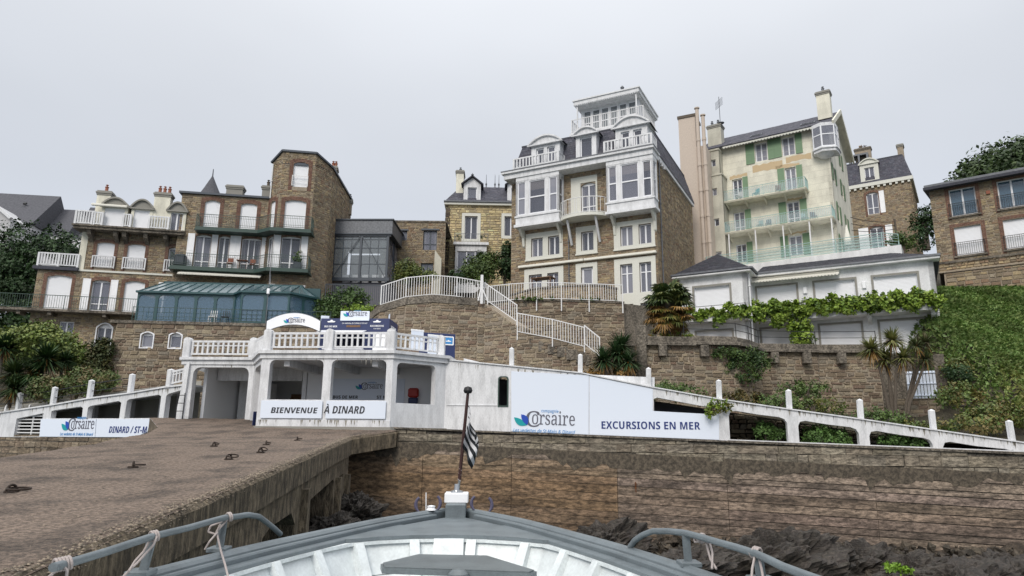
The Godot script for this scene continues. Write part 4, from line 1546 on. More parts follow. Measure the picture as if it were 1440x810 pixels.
	runs(o, T, [-0.2, 2.5, 2.9, 2.5], 10, 0.35, M.grime_run)
	# ladder rail at the left column
	mb = MB.new()
	for x: float in [0.0, 0.32]: mb.tube([Vector3(x, 0, 0), Vector3(x, 1.15, 0)], 0.022, 6)
	for q: float in [0.35, 0.7, 1.05]: mb.tube([Vector3(0, q, 0), Vector3(0.32, q, 0)], 0.018, 6)
	var hr := thing("hand_rail", "small dark iron rail at the left foot of the white pavilion", "railing", bay * Vector3(-0.22, -0.05, 0.4), -3)
	part(hr, "frame", mb, M.dark_iron)
	# welcome sign on the parapet
	var s := thing("welcome_sign", "pale board lettered BIENVENUE À DINARD under the pavilion openings", "sign", Vector3(-10.09, 4.99, -28.5), -5.0)
	for q: Array in [[-0.2, 2.4], [2.56, 5.05]]:
		mb = MB.new()
		mb.cbox(Vector3(q[0], 0.34, 0.055), Vector3(q[1], 1.05, 0.075), 0.006)
		part(s, "board", mb, M.blue_white)
	lettering(s, "BIENVENUE", "Droid Sans", 700, Vector3(0.27, 0.55, 0.077), 1.93, 0.225, M.print_black, Transform3D.IDENTITY, 0.15)
	lettering(s, "À DINARD", "Droid Sans", 700, Vector3(2.5, 0.55, 0.077), 1.68, 0.29, M.print_black, Transform3D.IDENTITY, 0.15)
	# notices inside
	s = thing("hall_poster", "wide pale poster with leaf logo on the back wall inside the pavilion", "poster", o.transform * Vector3(1.2, 1.05, -3.98), -5)
	block(s, "sheet", Vector3(0, 0, 0), Vector3(3.6, 1.25, 0.02), M.blue_white)
	company_logo(s, Vector3(1.25, 0.62, 0.025), 1.3, Transform3D.IDENTITY, false)
	lettering(s, "BUS DE MER", "Droid Sans", 700, Vector3(0.2, 0.32, 0.025), 1.2, 0.14, M.print_black)
	lettering(s, "ST MALO", "Droid Sans", 700, Vector3(2.3, 0.32, 0.025), 0.9, 0.14, M.print_black)
	var tb := MB.new()
	tb.box(Vector3(0.4, 0.0, 0.022), Vector3(3.1, 0.22, 0.03))
	part(s, "teal_strip", tb, M.logo_teal)
	var ex := thing("red_case", "red and navy life buoy case on the back wall inside the pavilion", "case", o.transform * Vector3(5.0, 1.15, -3.95), -5)
	block(ex, "case", Vector3(0, 0.28, 0), Vector3(0.5, 0.72, 0.18), M.red_paint, 0.08)
	block(ex, "stand", Vector3(0.03, 0, 0.02), Vector3(0.47, 0.27, 0.16), M.navy, 0.03)
	var bx := thing("notice_board", "dark blue-grey panel low between the pavilion's left bay and main front", "notice board", o.transform * Vector3(-0.62, 0.0, -0.62), 55)
	block(bx, "board", Vector3(-0.22, 0.0, -0.02), Vector3(0.22, 0.62, 0.02), M.navy, 0.01)


func boat_mark(under: Node, at: Vector3, w: float) -> void:
	# the little white boat printed above the words on the kiosk
	var mb := MB.new()
	mb.prism(P2([0, 0.12 * w, 0.1 * w, 0, 0.85 * w, 0, 1.0 * w, 0.14 * w, 0.72 * w, 0.16 * w, 0.6 * w, 0.3 * w, 0.42 * w, 0.3 * w, 0.36 * w, 0.18 * w]), 0, 0.01)
	part(under, "boat_mark", mb, M.white_clean, Transform3D(Basis.IDENTITY, at))


func terrace_things() -> void:
	var ky := 8.1
	# ticket kiosk
	var at := Vector3(-9.5, 10.37, -33.5)
	var k := thing("ticket_kiosk", "navy blue ticket kiosk with raised flap and white logo board on its roof", "kiosk", Vector3(at.x, ky, at.z), -3)
	var kw := 3.45
	var kh: float = at.y - ky
	var mb := MB.new()
	mb.slab(P2([0, 0, kw, 0, kw, kh, 0, kh]), [rect(0.25, 0.75, 2.2, kh - 0.72)], -0.08, 0.0)
	mb.box(Vector3(kw - 0.08, 0, -1.9), Vector3(kw, kh, -0.08))
	mb.box(Vector3(0, 0, -1.9), Vector3(0.08, kh, -0.08))
	mb.box(Vector3(0.08, 0, -1.9), Vector3(kw - 0.08, kh, -1.82))
	mb.box(Vector3(0.08, kh - 0.08, -1.82), Vector3(kw - 0.08, kh - 0.001, -0.08))
	part(k, "cabin", mb, M.navy)
	mb = MB.new()
	mb.obox(Transform3D(Basis(Vector3.RIGHT, 0.25), Vector3(1.2, kh - 0.72, 0.42)), Vector3(2.25, 0.04, 0.95))
	part(k, "flap", mb, M.white_clean)
	block(k, "counter", Vector3(0.2, 0.7, -0.1), Vector3(2.25, 0.75, 0.22), M.white_clean, 0.01)
	var sy := 0.0
	mb = MB.new()
	mb.cbox(Vector3(0.98, kh - 0.12, 0.02), Vector3(2.44, kh + 0.36, 0.07), 0.015)
	var lb := part(k, "logo_board", mb, M.blue_white)
	company_logo(lb, Vector3(1.12, kh - 0.04, 0.075), 1.2, Transform3D.IDENTITY, false)
	for x: float in [0.32, 2.62]: boat_mark(k, Vector3(x, kh - 0.2, 0.012), 0.42)
	lettering(k, "BUS DE MER", "Droid Sans", 700, Vector3(0.2, kh - 0.45, 0.012), 0.64, 0.085, M.white_clean)
	lettering(k, "EXCURSIONS", "Droid Sans", 700, Vector3(2.5, kh - 0.42, 0.012), 0.68, 0.085, M.white_clean)
	lettering(k, "EN MER", "Droid Sans", 400, Vector3(2.68, kh - 0.54, 0.012), 0.34, 0.06, M.white_clean)
	lettering(k, "Les vedettes de St-Malo & Dinard", "Droid Sans", 400, Vector3(1.08, kh - 0.28, 0.012), 1.25, 0.075, M.white_clean)
	mb = MB.new()
	mb.box(Vector3(1.3, kh - 0.44, 0.005), Vector3(2.0, kh - 0.34, 0.02))
	part(k, "wood_strip", mb, M.wood)
	for q: Array in [[0.16, 0.0, 0.15, 0.34], [3.35, -0.2, -0.55, 0.55]]:
		mb = MB.new()
		mb.obox(Transform3D(Basis(Vector3.UP, q[2] * 2.2), Vector3(q[0], kh - 0.02, q[1] - 0.1)), Vector3(0.4, q[3], 0.03))
		part(k, "side_board", mb, M.blue_white)
	lettering(k, "EXCURSIONS", "Droid Sans", 700, Vector3(0.3, kh - 0.42, 0.012), 1.1, 0.12, M.white_clean, side(kw))
	lettering(k, "BUS DE MER", "Droid Sans", 700, Vector3(0.3, kh - 0.68, 0.012), 1.0, 0.12, M.white_clean, side(kw))
	# notice boards in front of it
	var n := thing("notice_board", "white notice board standing before the right half of the navy kiosk", "notice board", Vector3(-6.27, 9.67, -32.4) * Vector3(1, 0, 1) + Vector3(0, ky, 0), -3)
	block(n, "panel", Vector3(-0.37, 0.35, -0.02), Vector3(0.37, 1.42, 0.03), M.white_clean, 0.01)
	for x: float in [-0.3, 0.3]: stick(n, "leg", Vector3(x, 0, -0.03), Vector3(x, 0.5, -0.03), 0.04, 0.04, M.white_iron)
	# arched entrance sign
	var s := thing("arched_sign", "white arched entrance sign with leaf logo left of the navy kiosk", "sign", Vector3(-11.85, 9.68, -32.6) * Vector3(1, 0, 1) + Vector3(0, ky, 0), -3)
	var w := 2.62
	var lo: float = 9.55 - ky
	var up := arc(Vector2(0, 0.5), Vector2(w, 0.5), 0.15, 14)
	var dn := arc(Vector2(w, 0.0), Vector2(0, 0.0), -0.13, 14)
	up.append_array(dn)
	mb = MB.new()
	mb.prism(up, -0.04, 0.04)
	part(s, "board", mb, M.white_clean, Transform3D(Basis.IDENTITY, Vector3(0, lo, 0)))
	var rimm := MB.new()
	var rp := []
	for q in arc(Vector2(0, 0.5), Vector2(w, 0.5), 0.15, 14): rp.append(Vector3(q.x, q.y + lo, 0))
	rimm.tube(rp, 0.035, 6)
	rp = []
	for q in arc(Vector2(0, 0.0), Vector2(w, 0.0), 0.13, 14): rp.append(Vector3(q.x, q.y + lo, 0))
	rimm.tube(rp, 0.03, 6)
	part(s, "rim", rimm, M.dark_steel)
	for x: float in [0.0, w]: stick(s, "post", Vector3(x, 0, 0), Vector3(x, lo + 0.5, 0), 0.06, 0.06, M.dark_steel)
	company_logo(s, Vector3(0.82, lo + 0.3, 0.045), 1.05, Transform3D.IDENTITY, false)
	# blue board and pale papers at the right end of the terrace
	var bb := thing("blue_board", "blue information board with a framed sky-blue pictogram at the terrace's right end", "notice board", Vector3(-3.05, 8.68, -32.2) * Vector3(1, 0, 1) + Vector3(0, ky, 0), 20)
	block(bb, "panel", Vector3(-1.35, 0.05, -0.03), Vector3(0.38, 1.36, 0.03), M.navy, 0.01)
	mb = MB.new()
	mb.slab(rounded(-0.22, 0.82, 0.3, 1.24, 0.05, 0.05), [rounded(-0.17, 0.87, 0.25, 1.19, 0.04, 0.04)], 0.032, 0.045)
	part(bb, "pictogram_frame", mb, M.white_clean)
	block(bb, "pictogram", Vector3(-0.16, 0.88, 0.031), Vector3(0.24, 1.18, 0.038), M.logo_sky)
	boat_mark(bb, Vector3(-0.1, 0.98, 0.04), 0.28)
	for q: Array in [[1040, 1140, 172, 30.6, "pale paper panel hung on the balustrade, left one of the two"], [1146, 1236, 190, 30.9, "pale paper panel hung on the balustrade beside the blue board"]]:
		var c := Vector3(-4.24, 9.17, -30.4)
		var pp := thing("hung_panel", q[4], "panel", c + Vector3((q[0] - 1040) * 0.0068, 0.0 - (q[0] - 1040) * 0.0016, -(q[0] - 1040) * 0.0035), 32, "panels hung on the terrace balustrade")
		block(pp, "sheet", Vector3(-0.3, -0.75, -0.015), Vector3(0.3, 0.14, 0.015), M.blue_white, 0.006)
		block(pp, "header", Vector3(-0.32, 0.12, -0.025), Vector3(0.32, 0.2, 0.025), M.white_clean, 0.01)


func wall_run(o: Node3D, pts: Array, bottom: float, singles: int, cfg: Dictionary, cap := 0.0, capm: Material = null, back := 1.2) -> void:
	# a retaining wall along a path whose points give its top
	var inv := o.transform.affine_inverse()
	for k in pts.size() - 1:
		var a: Vector3 = inv * pts[k]
		var b: Vector3 = inv * pts[k + 1]
		var t := frame_between(Vector3(a.x, 0, a.z), Vector3(b.x, 0, b.z))
		var l := Vector2(b.x - a.x, b.z - a.z).length()
		var y0: float = bottom - o.position.y
		var core := MB.new()
		core.prism(P2([0, y0, l, y0, l, b.y, 0, a.y]), -back, 0.0, t)
		part(o, "wall_core", core, M.mortar)
		masonry(o, t, P2([0, y0, l, y0, l, b.y - cap, 0, a.y - cap]), [], cfg, singles)
		if cap > 0:
			var cm := MB.new()
			cm.prism(P2([-0.02, a.y - cap, l + 0.02, b.y - cap, l + 0.02, b.y + 0.02, -0.02, a.y + 0.02]), -back, 0.09, t)
			part(o, "wall_cap", cm, capm)


func walls_and_stairs() -> void:
	# wall below the glazed veranda
	var o := thing("veranda_wall", "tall battered stone retaining wall with two small arched windows", "wall", Vector3(-24.22, 7.05, -41), 5.0)
	var outline := P2([-0.45, -3, 13.0, -3, 13.0, 4.2, 0.18, 4.2])
	var wins := [[1.7, 2.74, 2.4, 3.66, {arch = 0.16, cols = 1, sur = "white_frame", sw = 0.06, rec = 0.14, blind = 0.0, curtain = 0.0}], [3.36, 2.74, 4.06, 3.66, {arch = 0.16, cols = 1, sur = "white_frame", sw = 0.06, rec = 0.14, curtain = 0.0}]]
	facade(o, "wall", Transform3D.IDENTITY, outline, wins, M.mortar, {stone = STONE_NEAR, singles = 160})
	var mb := MB.new()
	mb.box(Vector3(-0.2, 4.2, -6), Vector3(13.1, 4.38, 0.1))
	part(o, "terrace_edge", mb, M.concrete)
	mb = MB.new()
	mb.quad(Vector3(13.0, -3, 0), Vector3(13.0, -3, -6), Vector3(13.0, 4.2, -6), Vector3(13.0, 4.2, 0))
	mb.quad(Vector3(-0.45, -3, -7), Vector3(-0.45, -3, 0), Vector3(0.18, 4.2, 0), Vector3(0.18, 4.2, -7))
	part(o, "return_wall", mb, M.mortar)
	masonry(o, side(13.0), rect(0, -3, 6, 4.2), [], STONE_NEAR, 0)
	railing(o, [Vector3(1.0, 4.38, 0.0), Vector3(5.0, 4.38, 0.0), Vector3(9.0, 4.38, 0.0), Vector3(12.9, 4.38, 0.0)], 0.85, M.green_iron, {joined = true, gap = 0.3, bar = 0.018, rail = 0.03, mids = [0.35, 0.65], post = 0.035})
	# curved wall below the garden in the middle
	o = thing("garden_wall", "curved stone retaining wall with cement cap under the white garden fence", "wall", Vector3(-4.76, 7, -39.5))
	wall_run(o, [Vector3(-10.2, 11.4, -43.5), Vector3(-7.92, 12.28, -40), Vector3(-6.3, 12.7, -39.55), Vector3(-4.76, 12.86, -39.5), Vector3(-2.03, 12.76, -39.9)], 5.0, 60, STONE_NEAR, 0.42, M.concrete, 1.0)
	o = thing("stair_wall", "stone wall stepping down to the right under the white stair rail", "wall", Vector3(-2.03, 7, -39.9))
	wall_run(o, [Vector3(-2.03, 12.6, -39.9), Vector3(-1.6, 12.45, -39.85), Vector3(0.29, 10.95, -38.5)], 5.0, 60, STONE_NEAR)
	wall_run(o, [Vector3(0.31, 10.95, -38.5), Vector3(2.3, 10.2, -38), Vector3(4.04, 9.6, -37.5), Vector3(4.75, 9.1, -36.9)], 5.0, 70, STONE_NEAR)
	var f := [Vector3(-7.85, 12.3, -40.0), Vector3(-6.3, 12.72, -39.6), Vector3(-4.76, 12.88, -39.55), Vector3(-3.3, 12.82, -39.75), Vector3(-1.75, 12.6, -39.95)]
	o = thing("garden_fence", "white metal garden fence along the top of the curved wall", "fence")
	railing(o, f, 1.22, M.white_iron, {gap = 0.155, bar = 0.032, rail = 0.05, low = 0.06, post = 0.06})
	o = thing("stair_rail", "white metal stair rail zigzagging down the middle stone wall", "railing")
	railing(o, [Vector3(-1.65, 12.75, -39.9), Vector3(0.29, 11.15, -38.55)], 1.0, M.white_iron, {gap = 0.15, bar = 0.032, rail = 0.05, low = 0.04, post = 0.06, foot = 0.3})
	railing(o, [Vector3(0.33, 10.55, -38.45), Vector3(2.3, 10.12, -37.95), Vector3(4.04, 9.6, -37.45)], 1.1, M.white_iron, {gap = 0.155, bar = 0.032, rail = 0.05, low = 0.04, post = 0.06, foot = 0.45})
	railing(o, [Vector3(4.06, 9.75, -37.43), Vector3(4.8, 9.0, -36.85)], 1.05, M.white_iron, {gap = 0.15, bar = 0.032, rail = 0.05, low = 0.04, post = 0.06})
	var gp := thing("gate_post", "white braced gate post standing at the head of the stair", "post", Vector3(-1.8, 12.4, -39.6))
	stick(gp, "post", Vector3(0, 0, 0), Vector3(0, 1.75, 0), 0.16, 0.16, M.white_iron)
	stick(gp, "brace", Vector3(0.05, 0.9, 0.05), Vector3(0.42, 0.05, 0.15), 0.06, 0.06, M.white_iron)
	stick(gp, "brace", Vector3(-0.05, 0.9, 0.05), Vector3(-0.2, 0.15, 0.2), 0.06, 0.06, M.white_iron)
	var st := thing("stairway", "flight of concrete garden steps behind the white stair rail", "stairs", Vector3(-1.6, 10, -40.2))
	for k in 14:
		var p := Vector3(-1.5, 12.3, -40.5).lerp(Vector3(0.5, 10.5, -39.1), k / 13.0) - st.position
		block(st, "step", p + Vector3(-0.2, -0.5, -0.55), p + Vector3(0.2, 0.07, 0.6), M.concrete, 0.01)
	for k in 9:
		var p := Vector3(0.8, 10.25, -39.0).lerp(Vector3(4.9, 8.9, -37.6), k / 8.0) - st.position
		block(st, "step", p + Vector3(-0.3, -0.5, -0.6), p + Vector3(0.3, 0.07, 0.55), M.concrete, 0.01)
	# wall below the terrace of the tall villa
	o = thing("villa_terrace_wall", "stone terrace wall with mossy edge below the tall grey-roofed villa", "wall", Vector3(0, 9, -43.5))
	wall_run(o, [Vector3(-2.5, 13.4, -44.5), Vector3(-0.19, 13.45, -43.7), Vector3(3.2, 13.42, -43.2), Vector3(7.3, 13.38, -43.5)], 8.0, 60, STONE_NEAR, 0.1, M.concrete, 0.6)
	var moss := MB.new()
	foliage(moss, [[Vector3(1.6, 4.5, 0.25), Vector3(1.8, 0.09, 0.12)], [Vector3(5.2, 4.47, 0.2), Vector3(2.0, 0.09, 0.12)]], 900, 0.12, GREEN, 0.1)
	part(o, "moss", moss, M.leaf).set_meta("kind", "stuff")
	o = thing("terrace_fence", "long white metal fence around the tall villa's terrace", "fence")
	railing(o, [Vector3(-1.6, 13.3, -43.95), Vector3(-0.2, 13.4, -43.55), Vector3(1.6, 13.45, -43.25), Vector3(3.2, 13.42, -43.1), Vector3(5.0, 13.4, -43.2), Vector3(7.2, 13.38, -43.4)], 1.12, M.white_iron, {gap = 0.16, bar = 0.032, rail = 0.05, low = 0.06, post = 0.07, foot = 0.75})
	var ter := MB.new()
	ter.prism(P2([-6.0, 40.4, -1.8, 40.7, -0.2, 44.2, 7.0, 43.9, 8.2, 46.5, 6.0, 54.0, -12, 58, -10.5, 43.5, -7.6, 40.7]), 9.0, 12.6, Transform3D(Basis(Vector3.RIGHT, Vector3.FORWARD, Vector3.UP), Vector3.ZERO))
	structure("garden_terrace", ter, M.soil)
	ter = MB.new()
	ter.prism(P2([-2.2, 44.9, -0.1, 44.1, 3.2, 43.7, 7.3, 43.9, 9.8, 45.0, 9.0, 52, -1.5, 52]), 9.0, 13.36, Transform3D(Basis(Vector3.RIGHT, Vector3.FORWARD, Vector3.UP), Vector3.ZERO))
	structure("villa_terrace", ter, M.concrete)
	o = thing("bow_wall", "low bowed stone wall right before the tall villa's garden doors", "wall", Vector3(0.6, 13.3, -47.5))
	wall_run(o, [Vector3(-0.3, 14.95, -49.2), Vector3(1.6, 14.95, -46.6), Vector3(4.0, 14.95, -45.6), Vector3(6.2, 14.95, -45.4), Vector3(7.6, 14.9, -46.4)], 12.8, 0, STONE, 0.08, M.concrete, 0.3)
	# terrace of the white villa
	o = thing("lower_terrace_wall", "rough stone wall under the concrete terrace edge of the white villa", "wall", Vector3(7.1, 6, -37.5))
	var tp := [Vector3(6.9, 9.72, -37.4), Vector3(10.1, 9.78, -37.45), Vector3(12.56, 9.75, -37.6), Vector3(13.6, 9.76, -38.6), Vector3(14.75, 9.78, -40.2), Vector3(18.2, 9.76, -40.3), Vector3(21.6, 9.76, -39.9)]
	wall_run(o, tp, 4.6, 60, STONE_NEAR, 0.0, null, 1.5)
	wall_run(o, [Vector3(21.6, 7.0, -38.9), Vector3(23.9, 7.05, -37.4)], 4.0, 60, STONE_NEAR, 0.0, null, 1.5)
	wall_run(o, [Vector3(6.7, 9.7, -41.5), Vector3(6.9, 9.7, -37.4)], 5.0, 0, STONE_NEAR, 0.0, null, 0.3)
	var inv := o.transform.affine_inverse()
	var eb := MB.new()
	for k in tp.size() - 1:
		var a: Vector3 = inv * tp[k]
		var b: Vector3 = inv * tp[k + 1]
		var t := frame_between(a, b)
		var l := Vector2(b.x - a.x, b.z - a.z).length()
		eb.cbox(Vector3(-0.02, -0.02, -1.4), Vector3(l + 0.05, 0.16, 0.34), 0.02, t)
		eb.cbox(Vector3(-0.02, 0.16, -0.25), Vector3(l + 0.02, 0.52, 0.0), 0.02, t)
	part(o, "terrace_edge", eb, M.concrete)
	var br := MB.new()
	for p: Vector3 in [Vector3(8.3, 9.4, -37.3), Vector3(10.6, 9.4, -37.35), Vector3(15.5, 9.4, -40.1), Vector3(17.4, 9.4, -40.1), Vector3(19.4, 9.4, -40.0)]:
		var q: Vector3 = inv * p
		br.cbox(q - Vector3(0.22, 0.3, 0.1), q + Vector3(0.22, 0.33, 0.3), 0.02)
	part(o, "corbel", br, M.concrete)
	var pl := inv * Vector3(7.15, 9.7, -37.3)
	var pb := MB.new()
	pb.cbox(pl + Vector3(-0.25, -2.2, -0.25), pl + Vector3(0.25, 1.1, 0.25), 0.03)
	part(o, "end_pillar", pb, M.concrete)
	var pave := MB.new()
	pave.prism(P2([6.8, 37.6, 12.5, 37.8, 14.6, 40.4, 21.6, 40.2, 23.8, 40.4, 22, 46, 10, 52, 6.8, 46]), 6.0, 9.74, Transform3D(Basis(Vector3.RIGHT, Vector3.FORWARD, Vector3.UP), Vector3.ZERO))
	structure("lower_terrace", pave, M.concrete)
	o = thing("terrace_rail", "thin dark two-bar rail curving along the white villa's terrace edge", "railing")
	var rp := []
	for p: Vector3 in tp.slice(1): rp.append(p + Vector3(0, 0.5, -0.12))
	rp[0] = Vector3(9.6, 10.28, -37.55)
	railing(o, rp, 0.8, M.dark_iron, {nobars = true, rail = 0.035, low = 0.42, post = 0.035})
	o = thing("slatted_gate", "pale blue-grey slatted garden door at the right end of the terrace wall", "gate", Vector3(22.2, 7.02, -38.35), -30)
	for k in 9: stick(o, "slat", Vector3(0.06 + k * 0.16, 0, 0), Vector3(0.06 + k * 0.16, 1.5, 0), 0.13, 0.03, M.blue_white)
	for v: float in [0.15, 0.8, 1.4]: stick(o, "ledge", Vector3(0, v, 0.035), Vector3(1.4, v, 0.035), 0.09, 0.03, M.blue_white)
	var jam := MB.new()
	jam.box(Vector3(-0.1, -0.1, -0.1), Vector3(0.0, 1.7, 0.05))
	jam.box(Vector3(1.4, -0.1, -0.3), Vector3(1.9, 2.4, 0.05))
	part(o, "jamb", jam, M.concrete)
	# low wall and steps of the brick house on the right
	var gd := MB.new()
	foliage(gd, [[Vector3(0, 0, 0), Vector3(0.5, 0.2, 0.3)]], 40, 0.1, GREEN)


# ---------------------------------------------------------------- the houses
const FLAT := Basis(Vector3(1, 0, 0), Vector3(0, 0, -1), Vector3(0, 1, 0))


func buildings() -> void:
	tall_villa()
	cream_house()
	white_villa()
	left_house()
	terraced_block()
	veranda()
	glass_pavilion()
	yellow_house()
	right_brick_house()
	far_houses()


func segment_hood(under: Node, called: String, u0: float, u1: float, v: float, rise: float, z0: float, z1: float, m: Material, roofm: Material) -> void:
	# a curved dormer pediment: face, moulding and roof
	var up := arc(Vector2(u0, v), Vector2(u1, v), rise / (u1 - u0), 12)
	var mb := MB.new()
	mb.prism(up, z0, z1 - 0.06)
	var h := part(under, called, mb, m)
	var big := arc(Vector2(u0 - 0.14, v), Vector2(u1 + 0.14, v), (rise + 0.13) / (u1 - u0 + 0.28), 12)
	var ring := PackedVector2Array(big)
	var inn := PackedVector2Array(up)
	inn.reverse()
	ring.append_array(inn)
	mb = MB.new()
	mb.prism(ring, z1 - 0.12, z1 + 0.1)
	mb.box(Vector3(u0 - 0.14, v - 0.1, z1 - 0.1), Vector3(u1 + 0.14, v, z1 + 0.08))
	part(h, "moulding", mb, m)
	mb = MB.new()
	for k in 12:
		mb.quad(Vector3(big[k].x, big[k].y, z1), Vector3(big[k].x, big[k].y, z0), Vector3(big[k + 1].x, big[k + 1].y, z0), Vector3(big[k + 1].x, big[k + 1].y, z1))
	part(h, "hood_roof", mb, roofm)


func downpipe(under: Node, a: Vector3, b: Vector3, m: Material, r := 0.05) -> void:
	var mb := MB.new()
	mb.tube([a, b], r, 8)
	var n := int(absf(a.y - b.y) / 2.0)
	for k in n:
		var p := a.lerp(b, (k + 0.5) / n)
		mb.box(p - Vector3(r + 0.03, 0.03, r + 0.03), p + Vector3(r + 0.03, 0.03, r + 0.03))
	part(under, "downpipe", mb, m)


func tall_villa() -> void:
	var o := thing("tall_villa", "tall stone villa with white bay windows, grey mansard roof and rooftop belvedere", "house", Vector3(-0.09, 15.46, -50), -27.0)
	var W := 11.25
	var two := {cols = 2, sur = "", curtain = 0.0}
	var g := {cols = 2, curtain = 0.0}
	var wins := []
	for r: Array in [[1.52, -0.37, 2.59, 1.07], [3.02, -0.3, 3.9, 1.11]]: wins.append([r[0], -0.4, r[2], 1.05, {cols = 2}])
	wins.append([5.66, -0.4, 6.57, 1.2, {cols = 1, fw = 0.16}])
	for r: Array in [[8.58, 9.46], [9.95, 10.78]]:
		wins.append([r[0], -1.0, r[1], 1.1, {cols = 2, rows = [0.3, 0.7]}])
		wins.append([r[0], -3.4, r[1], -1.75, {cols = 2}])
	for r: Array in [[1.7, 2.65], [3.09, 4], [5.7, 6.65], [8.65, 9.55], [9.98, 10.88]]:
		wins.append([r[0], 2.42, r[1], 3.85, {cols = 2}])
	wins.append([5.71, 4.95, 6.88, 7.6, {cols = 2, rows = [0.68, 0.32], arch = 0.2}])
	var sur := [[1.15, -0.6, 4.3, 1.5], [5.26, -0.6, 6.9, 1.5], [8.15, -3.6, 11.1, 1.5], [1.25, 2.22, 4.27, 4.25], [5.3, 2.22, 6.93, 4.25], [8.17, 2.22, 11.12, 4.2], [4.95, 4.85, 7.0, 8.1]]
	var keep := []
	var holes := []
	for w: Array in wins: holes.append(arched(w[0], w[1], w[2], w[3], 0.0))
	for s: Array in sur:
		keep.append(rect(s[0] + 0.02, s[1], s[2] - 0.02, s[3] - 0.02))
		var mb := MB.new()
		var mine := []
		for h: PackedVector2Array in holes:
			if h[0].x > s[0] and h[2].x < s[2] and h[0].y >= s[1] and h[2].y < s[3]: mine.append(h)
		mb.slab(rect(s[0], s[1], s[2], s[3]), mine, 0.0, 0.06)
		mb.box(Vector3(s[0] - 0.04, s[1] - 0.1, 0.0), Vector3(s[2] + 0.04, s[1], 0.12))
		part(o, "window_surround", mb, M.cream_trim)
	facade(o, "front_wall", Transform3D.IDENTITY, rect(0.0, -4.5, W, 9.0), wins, M.mortar, {stone = STONE, keep = keep})
	facade(o, "side_wall", side(W), rect(0.0, -4.5, 12.0, 9.0), [], M.mortar, {stone = STONE})
	var body := MB.new()
	body.box(Vector3(0.02, -4.5, -12), Vector3(W - 0.02, -4.2, -0.32))
	body.quad(Vector3(0, -4.5, -12), Vector3(0, -4.5, 0), Vector3(0, 9, 0), Vector3(0, 9, -12))
	body.quad(Vector3(W, -4.5, -12), Vector3(0, -4.5, -12), Vector3(0, 9, -12), Vector3(W, 9, -12))
	part(o, "rear_walls", body, M.mortar)
	# long folded awning box over the garden doors
	var aw := MB.new()
	aw.cbox(Vector3(0.7, 1.62, 0.06), Vector3(5.9, 1.8, 0.28), 0.03)
	aw.cbox(Vector3(5.95, 1.62, 0.06), Vector3(11.2, 1.8, 0.28), 0.03)
	part(o, "awning_box", aw, M.awning)
	# bay windows on the second floor
	for q: Array in [[0.85, 4.38], [8.02, 11.42]]:
		var u0: float = q[0]
		var u1: float = q[1]
		var z := 1.0
		var mb := MB.new()
		mb.box(Vector3(u0 - 0.1, 4.55, -0.02), Vector3(u1 + 0.1, 4.75, z + 0.1))
		mb.box(Vector3(u0, 4.75, -0.02), Vector3(u1, 5.36, z))
		mb.box(Vector3(u0 - 0.06, 5.3, -0.02), Vector3(u1 + 0.06, 5.42, z + 0.07))
		var bay := part(o, "bay_window", mb, M.white_paint)
		block(bay, "bay_head", Vector3(u0, 8.15, -0.02), Vector3(u1, 8.55, z), M.white_paint)
		var l := u1 - u0
		var cuts := [0.1, l * 0.24, l * 0.3, l * 0.7, l * 0.76, l - 0.1]
		var t := shift(z)
		mb = MB.new()
		var holes2 := []
		for k in 3: holes2.append(rect(u0 + cuts[k * 2] + 0.05, 5.5, u0 + cuts[k * 2 + 1] - 0.05, 8.1))
		mb.slab(rect(u0, 5.4, u1, 8.2), holes2, -0.16, 0.0, t)
		part(bay, "bay_front", mb, M.white_paint)
		for k in 3: window(bay, t, [u0 + cuts[k * 2] + 0.05, 5.5, u0 + cuts[k * 2 + 1] - 0.05, 8.1], {cols = 1, rows = [0.5, 0.5], rec = 0.06, bw = 0.09, room = 0.7, blind = 0.28 if k < 3 else 0.0, blindm = "render_pink", curtain = 0.3 if k == 0 or k == 2 else 0.0, called = "sash"})
		for sd: Transform3D in [side(u1, z), Transform3D(Basis(Vector3(0, 0, 1), Vector3.UP, Vector3(-1, 0, 0)), Vector3(u0, 0, 0))]:
			mb = MB.new()
			mb.slab(rect(0, 5.4, 1.0, 8.2), [rect(0.2, 5.5, 0.85, 8.1)], -0.14, 0.0, sd)
			part(bay, "bay_side", mb, M.white_paint)
			window(bay, sd, [0.2, 5.5, 0.85, 8.1], {cols = 1, rows = [0.5, 0.5], rec = 0.05, room = 0.3, curtain = 0.0, called = "sash"})
		for x: float in [u0 + 0.25, u1 - 0.25]:
			mb = MB.new()
			mb.prism(P2([0, 4.55, 0.85, 4.55, 0.8, 4.4, 0.25, 3.9, 0.12, 3.3, 0, 3.2]), -0.09, 0.09, Transform3D(Basis(Vector3(0, 0, 1), Vector3.UP, Vector3(-1, 0, 0)), Vector3(x, 0, 0.0)))
			part(o, "bay_bracket", mb, M.cream_trim)
	# round balcony between them, on raking struts
	var bp := PackedVector2Array()
	var rp := []
	for k in 13:
		var a := PI * k / 12
		var p := Vector2(6.08 - cos(a) * 1.85, 0.25 + sin(a) * 1.25)
		bp.append(p * Vector2(1, -1) * Vector2(1, -1) * Vector2(1, -1))
		rp.append(Vector3(p.x, 4.86, p.y - 0.06))
	bp.append(Vector2(7.93, 0.05))
	bp.append(Vector2(4.23, 0.05))
	var mb := MB.new()
	mb.prism(bp, 4.62, 4.84, Transform3D(FLAT, Vector3.ZERO))
	var bal := part(o, "balcony", mb, M.cream_trim)
	mb = MB.new()
	for x: float in [5.0, 7.15]: mb.bar(Vector3(x, 4.62, 0.95), Vector3(x, 2.95, 0.06), 0.14, 0.16)
	part(bal, "strut", mb, M.white_paint)
